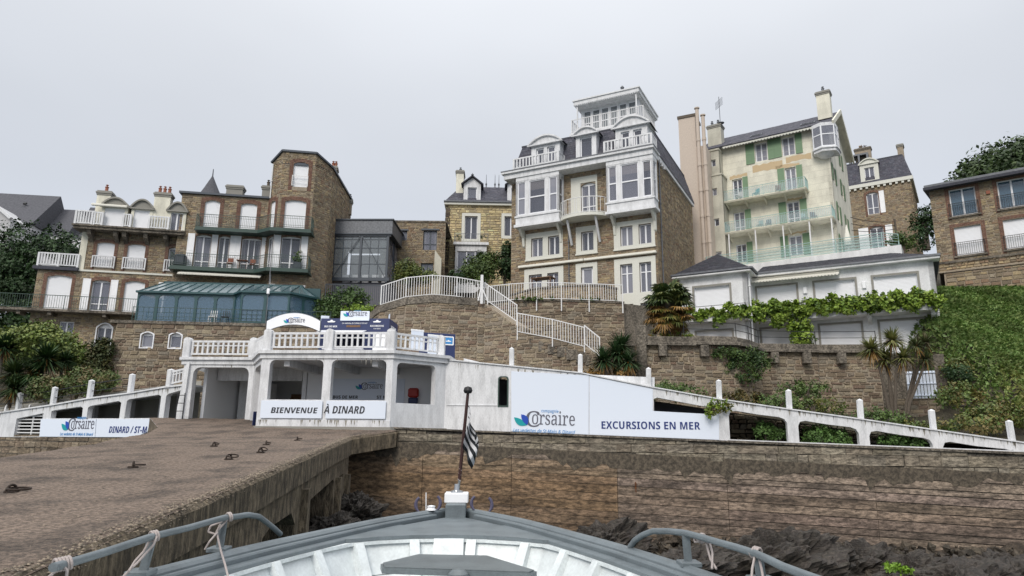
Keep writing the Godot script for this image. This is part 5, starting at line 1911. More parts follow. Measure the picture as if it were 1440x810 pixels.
	railing(bal, rp, 1.15, M.white_iron, {gap = 0.16, bar = 0.03, rail = 0.05, low = 0.05, post = 0.0})
	# cornice, mansard, dormers
	mb = MB.new()
	mb.box(Vector3(-0.15, 8.5, -0.3), Vector3(W + 0.2, 8.92, 1.08))
	mb.box(Vector3(-0.3, 8.9, -0.5), Vector3(W + 0.3, 9.06, 1.25))
	mb.box(Vector3(W - 0.1, 8.8, -12.2), Vector3(W + 0.16, 9.06, -0.3))
	mb.box(Vector3(-0.2, 8.8, -12.2), Vector3(0.1, 9.06, -0.3))
	part(o, "cornice", mb, M.white_paint)
	mb = MB.new()
	for k in 4: mb.box(Vector3(W + 0.02, 8.55, -0.6 - k * 0.6), Vector3(W + 0.2, 8.8, -0.35 - k * 0.6))
	part(o, "modillions", mb, M.white_paint)
	mb = MB.new()
	mb.box(Vector3(-0.33, 9.06, -0.5), Vector3(W + 0.33, 9.13, 1.28))
	mb.box(Vector3(W - 0.1, 9.06, -12.2), Vector3(W + 0.2, 9.13, -0.5))
	part(o, "gutter", mb, M.zinc)
	var f0 := Vector3(0.05, 9.1, 0.25)
	slates(o, plane(f0, Vector3.RIGHT, Vector3(0.0, 2.55, -0.75)), P2([0.0, 0.0, W + 0.15, 0.0, W - 0.55, 2.66, 0.6, 2.66]), [], "mansard_front")
	slates(o, plane(Vector3(W + 0.2, 9.1, 0.25), Vector3(0, 0, -1), Vector3(-0.75, 2.55, 0)), P2([0.0, 0.0, 12.4, 0.0, 12.4, 2.66, 0.75, 2.66]), [], "mansard_side")
	mb = MB.new()
	mb.quad(Vector3(0.05, 9.1, -12), Vector3(0.05, 9.1, 0.25), Vector3(0.7, 11.65, -0.5), Vector3(0.7, 11.65, -12))
	mb.quad(Vector3(W, 9.1, -12), Vector3(0, 9.1, -12), Vector3(0.7, 11.65, -12), Vector3(W - 0.5, 11.65, -12))
	mb.box(Vector3(0.6, 11.6, -12), Vector3(W - 0.5, 11.74, -0.45))
	part(o, "upper_roof", mb, M.slate_plain)
	for q: Array in [[1.95, 4.3, 9.1, 11.05, 0.95, 0.55, 2], [5.55, 7.15, 9.1, 11.2, 0.85, 0.45, 1], [8.65, 11.0, 9.1, 11.1, 0.95, 0.62, 2]]:
		var u0: float = q[0]
		var u1: float = q[1]
		var z: float = q[4] - 0.35
		mb = MB.new()
		var ws := []
		if q[6] == 2: ws = [[u0 + 0.4, 9.55, (u0 + u1) / 2 - 0.13, 10.75], [(u0 + u1) / 2 + 0.13, 9.55, u1 - 0.4, 10.75]]
		else: ws = [[u0 + 0.32, 9.3, u1 - 0.32, 11.0]]
		var hs := []
		for w: Array in ws: hs.append(rect(w[0], w[1], w[2], w[3]))
		mb.slab(rect(u0, q[2], u1, q[3]), hs, -0.25, 0.0, shift(z))
		mb.box(Vector3(u0 + 0.02, q[2], -1.2), Vector3(u0 + 0.1, q[3], z - 0.25))
		mb.box(Vector3(u1 - 0.1, q[2], -1.2), Vector3(u1 - 0.02, q[3], z - 0.25))
		var dm := part(o, "dormer", mb, M.white_paint)
		for w: Array in ws: window(dm, shift(z), w, {cols = 1, rec = 0.14, room = 0.6, curtain = 0.0, fw = 0.09, called = "dormer_window"})
		segment_hood(dm, "pediment", u0 - 0.12, u1 + 0.12, q[3], q[5], -1.4, z + 0.16, M.white_paint, M.zinc)
	railing(o, [Vector3(0.75, 9.08, 0.0), Vector3(0.75, 9.08, 1.15), Vector3(4.42, 9.08, 1.15), Vector3(4.42, 9.08, 0.1)], 0.88, M.white_paint, {gap = 0.26, bar = 0.09, rail = 0.1, low = 0.14, post = 0.15, called = "baluster"})
	railing(o, [Vector3(8.0, 9.08, 0.0), Vector3(8.0, 9.08, 1.15), Vector3(11.4, 9.08, 1.15), Vector3(11.4, 9.08, 0.0)], 0.88, M.white_paint, {gap = 0.26, bar = 0.09, rail = 0.1, low = 0.14, post = 0.15, called = "baluster"})
	# belvedere
	mb = MB.new()
	mb.box(Vector3(4.55, 11.72, -6.5), Vector3(10.5, 12.1, -0.75))
	part(o, "belvedere_base", mb, M.white_paint)
	mb = MB.new()
	var bh := []
	var bw := []
	for k in 6: bw.append([5.35 + k * 0.72, 12.5, 5.95 + k * 0.72, 14.25])
	for w: Array in bw: bh.append(rect(w[0], w[1], w[2], w[3]))
	mb.slab(rect(5.15, 12.1, 9.75, 14.45), bh, -0.16, 0.0, shift(-1.75))
	mb.box(Vector3(9.59, 12.1, -6.0), Vector3(9.75, 14.45, -1.91))
	mb.box(Vector3(5.15, 12.1, -6.0), Vector3(5.31, 14.45, -1.91))
	mb.box(Vector3(5.31, 12.1, -6.0), Vector3(9.59, 14.45, -5.85))
	var belv := part(o, "belvedere", mb, M.white_paint)
	for w: Array in bw: window(belv, shift(-1.75), w, {cols = 1, rows = [0.6, 0.4], rec = 0.05, fw = 0.05, room = 0.5, curtain = 0.0, glass = "glass_clear", called = "belvedere_window"})
	mb = MB.new()
	mb.box(Vector3(4.95, 14.4, -6.1), Vector3(9.95, 14.5, -1.0))
	mb.box(Vector3(4.85, 14.5, -6.2), Vector3(10.05, 14.8, -0.9))
	mb.box(Vector3(4.78, 14.8, -6.3), Vector3(10.12, 14.9, -0.82))
	part(belv, "roof_slab", mb, M.white_paint)
	mb = MB.new()
	for k in 30: mb.prism(arc(Vector2(4.9 + k * 0.17, 14.5), Vector2(5.07 + k * 0.17, 14.5), -0.5, 4), -0.96, -0.92)
	part(belv, "scalloped_valance", mb, M.white_paint)
	railing(belv, [Vector3(4.7, 12.1, -3.5), Vector3(4.7, 12.1, -0.85), Vector3(10.35, 12.1, -0.85), Vector3(10.35, 12.1, -4.0)], 1.15, M.white_iron, {gap = 0.17, bar = 0.03, rail = 0.05, low = 0.06, post = 0.06})
	for x: float in [5.1, 9.8]: stick(belv, "roof_post", Vector3(x, 12.1, -1.05), Vector3(x, 14.45, -1.05), 0.09, 0.09, M.white_paint)
	mb = MB.new()
	mb.lathe(Vector3(8.3, 14.9, -2.5), [Vector2(0.3, 0), Vector2(0.22, 0.3), Vector2(0.12, 0.45), Vector2(0.2, 0.6), Vector2(0.26, 0.8), Vector2(0.1, 0.95), Vector2(0.16, 1.1), Vector2(0.0, 1.3)], 12)
	part(belv, "finial", mb, M.zinc)
	downpipe(o, Vector3(W + 0.1, 8.6, -0.9), Vector3(W + 0.1, -4.0, -0.9), M.zinc)
	downpipe(o, Vector3(4.75, 4.5, 0.08), Vector3(4.75, -0.5, 0.08), M.zinc, 0.04)
	# garden furniture on its terrace
	var tbl := thing("garden_table", "dark garden table set before the tall villa's doors behind the fence", "table", o.transform * Vector3(3.4, -0.45, 1.6), -27)
	block(tbl, "table_top", Vector3(-0.8, 0.7, -0.45), Vector3(0.8, 0.75, 0.45), M.wood)
	for x: float in [-0.7, 0.7]:
		for z: float in [-0.38, 0.38]: stick(tbl, "leg", Vector3(x, 0, z), Vector3(x, 0.7, z), 0.06, 0.06, M.wood)
	# pinkish chimney wall of the neighbour, with two pipes
	var c := thing("chimney_wall", "tall pinkish rendered chimney wall with pipes behind the tall villa", "chimney", Vector3(15.2, 18.0, -58), -27)
	block(c, "stack", Vector3(0.0, -2, -2.2), Vector3(1.5, 15.6, 0), M.render_pink)
	block(c, "lower_stack", Vector3(1.5, -2, -2.2), Vector3(2.35, 12.6, -0.05), M.render_pink)
	block(c, "cap", Vector3(-0.08, 15.6, -2.3), Vector3(1.58, 15.85, 0.08), M.bark)
	for q: Array in [[1.75, 16.2], [2.25, 15.4]]:
		var pm := MB.new()
		pm.tube([Vector3(q[0], -2, 0.12), Vector3(q[0], q[1], 0.12)], 0.16, 10)
		for k in 6: pm.tube([Vector3(q[0], 1.0 + k * 2.4, 0.12), Vector3(q[0], 1.25 + k * 2.4, 0.12)], 0.2, 10)
		pm.lathe(Vector3(q[0], q[1], 0.12), [Vector2(0.24, 0), Vector2(0.24, 0.1), Vector2(0, 0.12)], 10)
		part(c, "flue_pipe", pm, M.render_pink)


func balcony(under: Node, u0: float, u1: float, v: float, z: float, h: float, m: Material, slabm: Material, o := {}) -> void:
	# a straight slab on brackets with a railing round its three open sides
	var mb := MB.new()
	mb.box(Vector3(u0, v - 0.14, -0.02), Vector3(u1, v, z))
	mb.box(Vector3(u0 - 0.04, v - 0.06, -0.02), Vector3(u1 + 0.04, v - 0.01, z + 0.05))
	var b := part(under, "balcony", mb, slabm)
	mb = MB.new()
	var n := maxi(2, int((u1 - u0) / 1.6))
	for k in n + 1:
		var x := lerpf(u0 + 0.2, u1 - 0.2, k / float(n))
		mb.prism(P2([0, v - 0.14, z * 0.8, v - 0.14, z * 0.75, v - 0.24, 0.1, v - 0.6, 0, v - 0.62]), -0.05, 0.05, Transform3D(Basis(Vector3(0, 0, 1), Vector3.UP, Vector3(-1, 0, 0)), Vector3(x, 0, 0)))
	part(b, "bracket", mb, slabm)
	var q := {gap = 0.14, bar = 0.02, rail = 0.04, low = 0.1, post = 0.04, joined = true}
	q.merge(o, true)
	railing(b, [Vector3(u0 + 0.03, v, 0.02), Vector3(u0 + 0.03, v, z - 0.03), Vector3((u0 + u1) / 2, v, z - 0.03), Vector3(u1 - 0.03, v, z - 0.03), Vector3(u1 - 0.03, v, 0.02)], h, m, q)


func cream_house() -> void:
	var o := thing("cream_house", "tall cream rendered house with green shutters and pale green balcony rails", "house", Vector3(18.97, 20.21, -60), -34.0)
	var W := 9.85
	var wins := [[3.71, 9.2, 4.8, 11.0, {cols = 2}], [6.06, 9.2, 7.15, 11.0, {cols = 2}], [1.5, 5.9, 2.4, 7.95, {cols = 2, rows = [0.72, 0.28]}], [6.12, 5.7, 7.05, 8.05, {cols = 2, kind = "glass", curtain = 0.0}], [1.42, 2.75, 2.42, 4.8, {cols = 2, rows = [0.72, 0.28]}], [6.05, 2.75, 7.1, 4.9, {cols = 2, rows = [0.72, 0.28]}], [1.45, 0.0, 2.4, 1.75, {cols = 2}], [6.0, 0.0, 7.1, 1.8, {cols = 2}]]
	for w: Array in wins:
		w[4].rec = 0.2
		w[4].fw = 0.1
	facade(o, "front_wall", Transform3D.IDENTITY, rect(0.3, -3, W, 11.5), wins, M.render_cream)
	# low relief of the scored render and ochre patches where it has flaked
	var mb := MB.new()
	for k in 20: mb.box(Vector3(0.3, -0.3 + k * 0.58, 0.0), Vector3(W, -0.285 + k * 0.58, 0.006))
	part(o, "scored_lines", mb, M.render_grey)
	mb = MB.new()
	for q: Array in [[3.4, 8.2, 6.0, 8.9], [6.3, 8.5, 8.4, 9.05], [1.3, 8.0, 2.9, 8.35], [5.4, 8.1, 7.4, 8.4], [6.1, 4.95, 7.4, 5.2], [5.6, 1.9, 7.5, 2.1]]:
		var poly := PackedVector2Array()
		for k in 9: poly.append(Vector2(lerpf(q[0], q[2], k / 8.0), q[1] + rng.randf_range(-0.06, 0.12)))
		for k in 9: poly.append(Vector2(lerpf(q[2], q[0], k / 8.0), q[3] + rng.randf_range(-0.1, 0.05)))
		mb.prism(poly, -0.01, 0.009)
	var och := mat("ochre_render", Color(0.62, 0.48, 0.3), 0.9, {tex = "fine", scale = Vector3.ONE * 0.6})
	part(o, "flaked_render", mb, och)
	for w: Array in wins:
		var vw: float = (w[2] - w[0]) * 0.52
		if w[0] > 3.0 and w[0] < 5.0: leaf_shutter(o, Transform3D.IDENTITY, [w[0] - vw - 0.25, w[1] - 0.1, w[0] - 0.05, w[3] + 0.05], M.green_shutter)
		elif w[0] > 5.0: leaf_shutter(o, Transform3D.IDENTITY, [w[0] - vw - 0.12, w[1], w[0] - 0.04, w[3] + 0.05], M.green_shutter)
		leaf_shutter(o, Transform3D.IDENTITY, [w[2] + 0.05, w[1] - 0.02, w[2] + 0.05 + vw, w[3] + 0.05], M.green_shutter)
	# sides
	var sw := []
	for q: Array in [[6.1, 9.5, 7.0, 11.0], [0.9, 6.4, 1.9, 7.9], [5.4, 6.4, 6.6, 7.9], [1.6, 3.0, 2.7, 4.6], [6.1, 3.1, 7.1, 4.7], [1.2, 0.1, 2.4, 1.6]]: sw.append([q[0], q[1], q[2], q[3], {cols = 2, rec = 0.15, curtain = 0.0}])
	facade(o, "side_wall", side(W), P2([0, -3, 11, -3, 11, 11.9, 5.0, 14.3, 0, 11.5]), sw, M.render_cream)
	for q: Array in sw:
		leaf_shutter(o, side(W), [q[0] - 0.6, q[1], q[0] - 0.03, q[3]], M.green_shutter)
		leaf_shutter(o, side(W), [q[2] + 0.03, q[1], q[2] + 0.6, q[3]], M.green_shutter)
	mb = MB.new()
	mb.quad(Vector3(-1.6, -3, -11), Vector3(-1.6, -3, 0), Vector3(-1.6, 11.3, 0), Vector3(-1.6, 11.3, -11))
	mb.quad(Vector3(W, -3, -11), Vector3(-1.6, -3, -11), Vector3(-1.6, 11.5, -11), Vector3(W, 11.9, -11))
	mb.box(Vector3(-1.6, -3, -0.4), Vector3(0.3, 11.2, -0.1))
	part(o, "rear_walls", mb, M.render_cream)
	# projecting stair tower on the left
	var tw := [[0.0, 9.2, 0.42, 9.85, {cols = 1, curtain = 0.0}], [0.05, 6.2, 0.5, 6.9, {cols = 1, curtain = 0.0}], [0.1, 3.3, 0.55, 4.0, {cols = 1, curtain = 0.0}], [0.1, 0.4, 0.6, 0.9, {cols = 1, curtain = 0.0}]]
	facade(o, "tower_wall", shift(1.5), rect(-0.75, -3, 1.0, 8.1), tw.slice(1), M.render_grey)
	facade(o, "tower_upper_wall", shift(1.1), rect(-0.75, 8.1, 0.75, 10.75), [tw[0]], M.render_grey)
	mb = MB.new()
	mb.quad(Vector3(1.0, -3, 1.5), Vector3(1.0, -3, 0), Vector3(1.0, 8.1, 0), Vector3(1.0, 8.1, 1.5))
	mb.quad(Vector3(0.75, 8.1, 1.1), Vector3(0.75, 8.1, 0), Vector3(0.75, 10.75, 0), Vector3(0.75, 10.75, 1.1))
	mb.quad(Vector3(-0.75, -3, 0), Vector3(-0.75, -3, 1.5), Vector3(-0.75, 8.1, 1.5), Vector3(-0.75, 8.1, 0))
	mb.quad(Vector3(-0.75, 8.1, 0), Vector3(-0.75, 8.1, 1.1), Vector3(-0.75, 10.75, 1.1), Vector3(-0.75, 10.75, 0))
	mb.box(Vector3(-0.82, 8.08, 0), Vector3(1.08, 8.22, 1.58))
	mb.box(Vector3(-0.8, 10.7, -0.1), Vector3(0.8, 10.85, 1.2))
	part(o, "tower_sides", mb, M.render_grey)
	# roof
	var t := plane(Vector3(-1.7, 11.15, 0.75), Vector3.RIGHT, Vector3(0, 3.35, -5.75))
	slates(o, t, P2([0, 0, W + 2.3, 0, W + 2.3, 6.7, 0, 6.7]), [], "front_roof")
	mb = MB.new()
	mb.quad(Vector3(W + 0.6, 11.9, -11.4), Vector3(-1.7, 11.9, -11.4), Vector3(-1.7, 14.5, -5.0), Vector3(W + 0.6, 14.5, -5.0))
	part(o, "rear_roof", mb, M.slate_plain)
	mb = MB.new()
	var rk := [Vector3(W + 0.6, 11.0, 0.8), Vector3(W + 0.6, 14.5, -5.0), Vector3(W + 0.6, 11.8, -11.6)]
	for k in 2: mb.bar(rk[k], rk[k + 1], 0.14, 0.4)
	mb.quad(Vector3(W, 11.3, 0.2), Vector3(W + 0.6, 11.0, 0.8), rk[1] - Vector3(0, 0.15, 0), Vector3(W, 14.3, -5.0))
	mb.quad(Vector3(W, 14.3, -5.0), rk[1] - Vector3(0, 0.15, 0), rk[2], Vector3(W, 11.7, -11.2))
	part(o, "barge_board", mb, M.render_cream)
	mb = MB.new()
	for k in 30: mb.prism(P2([1.0 + k * 0.27, 11.2, 1.26 + k * 0.27, 11.2, 1.26 + k * 0.27, 10.98, 1.13 + k * 0.27, 10.84, 1.0 + k * 0.27, 10.98]), 0.66, 0.7)
	part(o, "scalloped_fascia", mb, M.cream_trim)
	for q: Array in [[3.2, 1.0], [7.6, 1.2]]:
		mb = MB.new()
		mb.slab(rect(0, 0, q[1], 0.9), [rect(0.08, 0.08, q[1] - 0.08, 0.82)], 0.02, 0.1, t * Transform3D(Basis.IDENTITY, Vector3(q[0] + 1.7, 1.6, 0)))
		mb.box(Vector3.ZERO, Vector3.ZERO)
		var sk := part(o, "roof_light", mb, M.zinc)
		var gm := MB.new()
		gm.slab(rect(0.08, 0.08, q[1] - 0.08, 0.82), [], 0.03, 0.06, t * Transform3D(Basis.IDENTITY, Vector3(q[0] + 1.7, 1.6, 0)))
		part(sk, "pane", gm, M.glass)
	chimney(o, Vector3(9.6, 12.4, -1.6), Vector3(1.1, 2.5, 0.9), M.render_cream, 1, M.zinc)
	chimney(o, Vector3(-0.15, 11.6, -1.4), Vector3(1.3, 2.5, 1.0), M.render_grey, 2, M.zinc)
	var an := MB.new()
	an.bar(Vector3(0.35, 13.5, -1.4), Vector3(0.35, 17.3, -1.4), 0.05, 0.05)
	for k in 6: an.bar(Vector3(-0.1, 16.1 + k * 0.14, -1.4 - 0.2), Vector3(0.75, 16.35 + k * 0.14, -1.4 + 0.2), 0.025, 0.025)
	an.lathe(Vector3(0.55, 14.2, -1.0), [Vector2(0.0, 0), Vector2(0.25, 0.05), Vector2(0.3, 0.12)], 12)
	part(o, "aerial", an, M.zinc)
	# glazed corner oriel
	mb = MB.new()
	var base := P2([8.6, 0.0, 8.75, 0.75, 9.5, 1.15, 10.5, 0.75, 10.6, 0.0, 10.6, -0.8, 8.6, -0.3])
	var fl := PackedVector2Array()
	for q in base: fl.append(Vector2(q.x, -q.y))
	mb.prism(fl, 8.5, 8.75, Transform3D(FLAT, Vector3.ZERO))
	mb.prism(Geometry2D.offset_polygon(fl, 0.1)[0], 8.75, 8.85, Transform3D(FLAT, Vector3.ZERO))
	var ori := part(o, "corner_oriel", mb, M.white_paint)
	mb = MB.new()
	mb.prism(fl, 10.85, 11.1, Transform3D(FLAT, Vector3.ZERO))
	part(ori, "oriel_head", mb, M.white_paint)
	mb = MB.new()
	mb.lathe(Vector3(9.55, 8.05, 0.2), [Vector2(0, 0), Vector2(0.45, 0.2), Vector2(0.75, 0.47)], 14)
	part(ori, "oriel_foot", mb, M.white_paint)
	for k in 5:
		var a := Vector3(base[k].x, 0, base[k].y)
		var b := Vector3(base[k + 1].x, 0, base[k + 1].y)
		var l := a.distance_to(b)
		var tt := frame_between(a, b)
		mb = MB.new()
		var hs := [rect(0.07, 9.0, l - 0.07, 10.0), rect(0.07, 10.08, l - 0.07, 10.8)]
		mb.slab(rect(0, 8.85, l, 10.86), hs, -0.06, 0.0, tt)
		var fr := part(ori, "oriel_frame", mb, M.white_frame)
		for h: PackedVector2Array in hs:
			part(ori, "pane", unit_cube(), M.glass, tt * Transform3D(Basis.from_scale(Vector3(h[1].x - h[0].x, h[2].y - h[0].y, 0.006)), Vector3((h[0].x + h[1].x) / 2, (h[0].y + h[2].y) / 2, -0.03)))
	# balconies
	balcony(o, 0.95, 7.95, 5.55, 1.25, 0.95, M.aqua_iron, M.render_cream)
	balcony(o, 1.0, 9.85, 2.55, 1.5, 0.95, M.aqua_iron, M.render_cream)
	for x: float in [1.3, 3.6, 5.9, 8.0, 9.7]: stick(o, "balcony_post", Vector3(x, -1.2, 1.42), Vector3(x, 2.42, 1.42), 0.1, 0.1, M.white_iron)
	for q: Array in [[1.0, 2.55, 9.8], [1.0, 5.55, 7.9]]:
		mb = MB.new()
		mb.box(Vector3(q[0], q[1] + 0.12, 1.12 if q[1] > 4 else 1.38), Vector3(q[2], q[1] + 0.85, 1.125 if q[1] > 4 else 1.385))
		part(o, "balcony_pane", mb, M.glass_clear)
	var ch := 0
	for q: Array in [[3.9, 2.55, 0.8, "aqua"], [4.6, 2.55, 0.75, "blue"], [7.6, 2.55, 0.8, "aqua"], [8.3, 2.55, 0.8, "grey"], [3.7, 5.55, 0.7, "green"], [5.6, 5.55, 0.7, "dark"], [2.2, 5.55, 0.7, "pale"]]:
		var cc := thing("balcony_chair", ["aqua chair, left one on the cream house's middle balcony", "blue chair second from the left on the cream house's middle balcony", "aqua chair, third from the left on the cream house's middle balcony", "grey chair at the right end of the cream house's middle balcony", "green chair left of centre on the cream house's top balcony", "dark chair right of centre on the cream house's top balcony", "pale chair at the left end of the cream house's top balcony"][ch], "chair", o.transform * Vector3(q[0], q[1], q[2]), rng.randf_range(-70, 20), "chairs on the cream house's balconies")
		ch += 1
		var m: Material = {"aqua": M.aqua_iron, "blue": M.glass_roof, "grey": M.zinc, "green": M.logo_teal, "dark": M.wood, "pale": M.white_iron}[q[3]]
		block(cc, "seat", Vector3(-0.22, 0.4, -0.22), Vector3(0.22, 0.45, 0.22), m)
		block(cc, "backrest", Vector3(-0.22, 0.5, -0.24), Vector3(0.22, 0.88, -0.2), m)
		for x: float in [-0.2, 0.2]:
			for z: float in [-0.2, 0.2]: stick(cc, "leg", Vector3(x, 0, z), Vector3(x, 0.4, z), 0.03, 0.03, m)
	# roof terrace before it, over the white villa
	var tr := thing("roof_terrace", "long roof terrace with pale green rails above the white villa's slate roof", "terrace", o.transform * Vector3(0, -1.3, 0), -34)
	mb = MB.new()
	mb.box(Vector3(-1.2, -1.5, 0.1), Vector3(14.6, 0.0, 4.2))
	part(tr, "terrace_slab", mb, M.render_white)
	railing(tr, [Vector3(-0.9, 0, 2.6), Vector3(0.0, 0, 4.0), Vector3(3.4, 0, 4.05), Vector3(6.8, 0, 4.05), Vector3(10.2, 0, 4.05), Vector3(13.4, 0, 4.05), Vector3(14.4, 0, 3.0), Vector3(14.4, 0, 0.5)], 1.15, M.aqua_iron, {nobars = true, mids = [0.3, 0.5, 0.7, 0.85], rail = 0.05, low = 0.1, post = 0.06})
	mb = MB.new()
	mb.box(Vector3(0.1, 0.12, 3.98), Vector3(13.3, 0.95, 3.985))
	part(tr, "glass_screen", mb, M.glass_teal)
	var um := thing("folded_parasol", "folded cream parasol on the roof terrace below the cream house", "parasol", o.transform * Vector3(10.9, -1.3, 2.6), -34)
	stick(um, "pole", Vector3.ZERO, Vector3(0, 2.6, 0), 0.05, 0.05, M.white_iron)
	mb = MB.new()
	mb.lathe(Vector3(0, 0.9, 0), [Vector2(0.22, 0), Vector2(0.28, 0.25), Vector2(0.18, 0.9), Vector2(0.05, 1.6), Vector2(0, 1.75)], 9)
	part(um, "canopy", mb, M.awning)


func white_villa() -> void:
	var o := thing("white_villa", "long white villa with closed roller shutters and low slate roof on the right", "house", Vector3(16.45, 10.91, -46), -30.0)
	var W := 10.95
	var ro := {kind = "roller", rec = 0.2, sur = "reveal_grey", sw = 0.13}
	var wins := []
	for q: Array in [[0.5, 3.0], [4.15, 6.53], [7.6, 10.0]]:
		wins.append([q[0], 2.2, q[1], 4.0, ro])
		wins.append([q[0] + 0.1, -0.9, q[1] + 0.1, 1.12, ro])
	facade(o, "front_wall", Transform3D.IDENTITY, rect(0.0, -1.5, W, 4.75), wins, M.render_white)
	# wing that stands forward on the left
	var T := shift(2.0)
	facade(o, "wing_wall", T, rect(-4.3, -1.5, 0.25, 4.75), [[-3.3, 2.2, -0.93, 4.0, ro], [-3.27, -0.9, -0.93, 0.9, ro]], M.render_white)
	facade(o, "wing_side", side(0.25, 2.0), rect(0, -1.5, 2.0, 4.75), [[0.5, 2.2, 0.95, 4.0, {cols = 1, curtain = 0.0}]], M.render_white)
	facade(o, "side_wall", side(W), P2([0, -6, 9, -6, 9, 4.75, 0, 4.75]), [], M.render_white)
	var mb := MB.new()
	mb.quad(Vector3(-4.3, -1.5, -6), Vector3(-4.3, -1.5, 2), Vector3(-4.3, 4.75, 2), Vector3(-4.3, 4.75, -6))
	mb.quad(Vector3(W, -1.5, -9), Vector3(-4.3, -1.5, -6), Vector3(-4.3, 4.75, -6), Vector3(W, 4.75, -9))
	mb.box(Vector3(W - 0.5, -6, -0.3), Vector3(W, -1.5, 0.0))
	part(o, "rear_walls", mb, M.render_white)
	# upper balcony
	mb = MB.new()
	mb.box(Vector3(0.25, 1.45, 0.0), Vector3(W - 0.1, 1.62, 1.25))
	mb.box(Vector3(-4.4, 1.45, 2.0), Vector3(0.3, 1.62, 2.9))
	mb.box(Vector3(0.25, 1.62, 1.1), Vector3(W - 0.1, 1.95, 1.25))
	mb.box(Vector3(-4.4, 1.62, 2.75), Vector3(0.3, 1.95, 2.9))
	part(o, "balcony", mb, M.render_white)
	mb = MB.new()
	for x: float in [0.15, 3.5, 7.2, 10.6]: mb.prism(P2([0, 1.45, 1.0, 1.45, 0.85, 1.2, 0, 0.95]), -0.12, 0.12, Transform3D(Basis(Vector3(0, 0, 1), Vector3.UP, Vector3(-1, 0, 0)), Vector3(x, 0, 0)))
	part(o, "bracket", mb, M.render_white)
	railing(o, [Vector3(0.35, 1.95, 1.18), Vector3(3.8, 1.95, 1.18), Vector3(7.3, 1.95, 1.18), Vector3(10.8, 1.95, 1.18), Vector3(10.8, 1.95, 0.05)], 0.55, M.dark_iron, {nobars = true, rail = 0.03, low = 0.25, post = 0.035})
	railing(o, [Vector3(-4.3, 1.95, 2.82), Vector3(-2.0, 1.95, 2.82), Vector3(0.2, 1.95, 2.82)], 0.55, M.dark_iron, {nobars = true, rail = 0.03, low = 0.25, post = 0.035})
	for x: float in [3.55, 7.05]: block(o, "wall_lamp", Vector3(x - 0.12, 3.3, 0.0), Vector3(x + 0.12, 3.75, 0.14), M.white_clean, 0.03)
	# awning, half rolled, with scalloped edge
	mb = MB.new()
	mb.obox(Transform3D(Basis(Vector3.RIGHT, 0.35), Vector3(2.9, 4.42, 0.45)), Vector3(5.6, 0.05, 0.8))
	mb.cbox(Vector3(0.1, 4.5, 0.02), Vector3(5.7, 4.68, 0.2), 0.03)
	var aw := part(o, "awning", mb, M.awning)
	mb = MB.new()
	for k in 28: mb.prism(arc(Vector2(0.1 + k * 0.2, 4.28), Vector2(0.3 + k * 0.2, 4.28), -0.4, 4), 0.82, 0.85)
	mb.box(Vector3(0.1, 4.27, 0.82), Vector3(5.7, 4.36, 0.85))
	part(aw, "valance", mb, M.awning)
	# eaves and roofs
	mb = MB.new()
	mb.box(Vector3(0.2, 4.72, -0.5), Vector3(W + 0.35, 4.86, 0.5))
	mb.box(Vector3(-4.7, 4.72, -1.5), Vector3(0.6, 4.86, 2.5))
	part(o, "eaves", mb, M.render_white)
	mb = MB.new()
	mb.bar(Vector3(0.5, 4.92, 0.52), Vector3(W + 0.4, 4.92, 0.52), 0.12, 0.12)
	mb.bar(Vector3(-4.75, 4.92, 2.52), Vector3(0.68, 4.92, 2.52), 0.12, 0.12)
	mb.bar(Vector3(0.68, 4.92, 2.52), Vector3(0.68, 4.92, 0.5), 0.12, 0.12)
	part(o, "gutter", mb, M.zinc)
	slates(o, plane(Vector3(0.2, 4.88, 0.5), Vector3.RIGHT, Vector3(0, 1.3, -3.5)), P2([0.3, 0, W + 0.2, 0, W - 2.4, 3.7, 0.3, 3.7]), [], "roof", 0.45)
	slates(o, plane(Vector3(W + 0.4, 4.88, 0.5), Vector3(0, 0, -1), Vector3(-2.6, 1.3, 0)), P2([0, 0, 9, 0, 9, 2.9, 3.55, 2.9]), [], "roof", 0.45)
	var apex := Vector3(-2.05, 6.75, 0.0)
	var cr := [Vector3(-4.75, 4.88, 2.55), Vector3(0.65, 4.88, 2.55), Vector3(0.65, 4.88, -2.5), Vector3(-4.75, 4.88, -2.5)]
	for k in 4:
		var a: Vector3 = cr[k]
		var b: Vector3 = cr[(k + 1) % 4]
		var m := (a + b) / 2
		var t := plane(a, b - a, apex - m)
		var l: Vector3 = t.affine_inverse() * apex
		var q: Vector3 = t.affine_inverse() * b
		slates(o, t, P2([0, 0, q.x, 0, l.x, l.y]), [], "hip_roof", 0.45)
	downpipe(o, Vector3(0.35, 4.8, 1.85), Vector3(0.35, -1.2, 1.85), M.render_white, 0.06)
	block(o, "end_parapet", Vector3(9.0, 4.9, -6.0), Vector3(W, 6.4, -5.7), M.render_white)


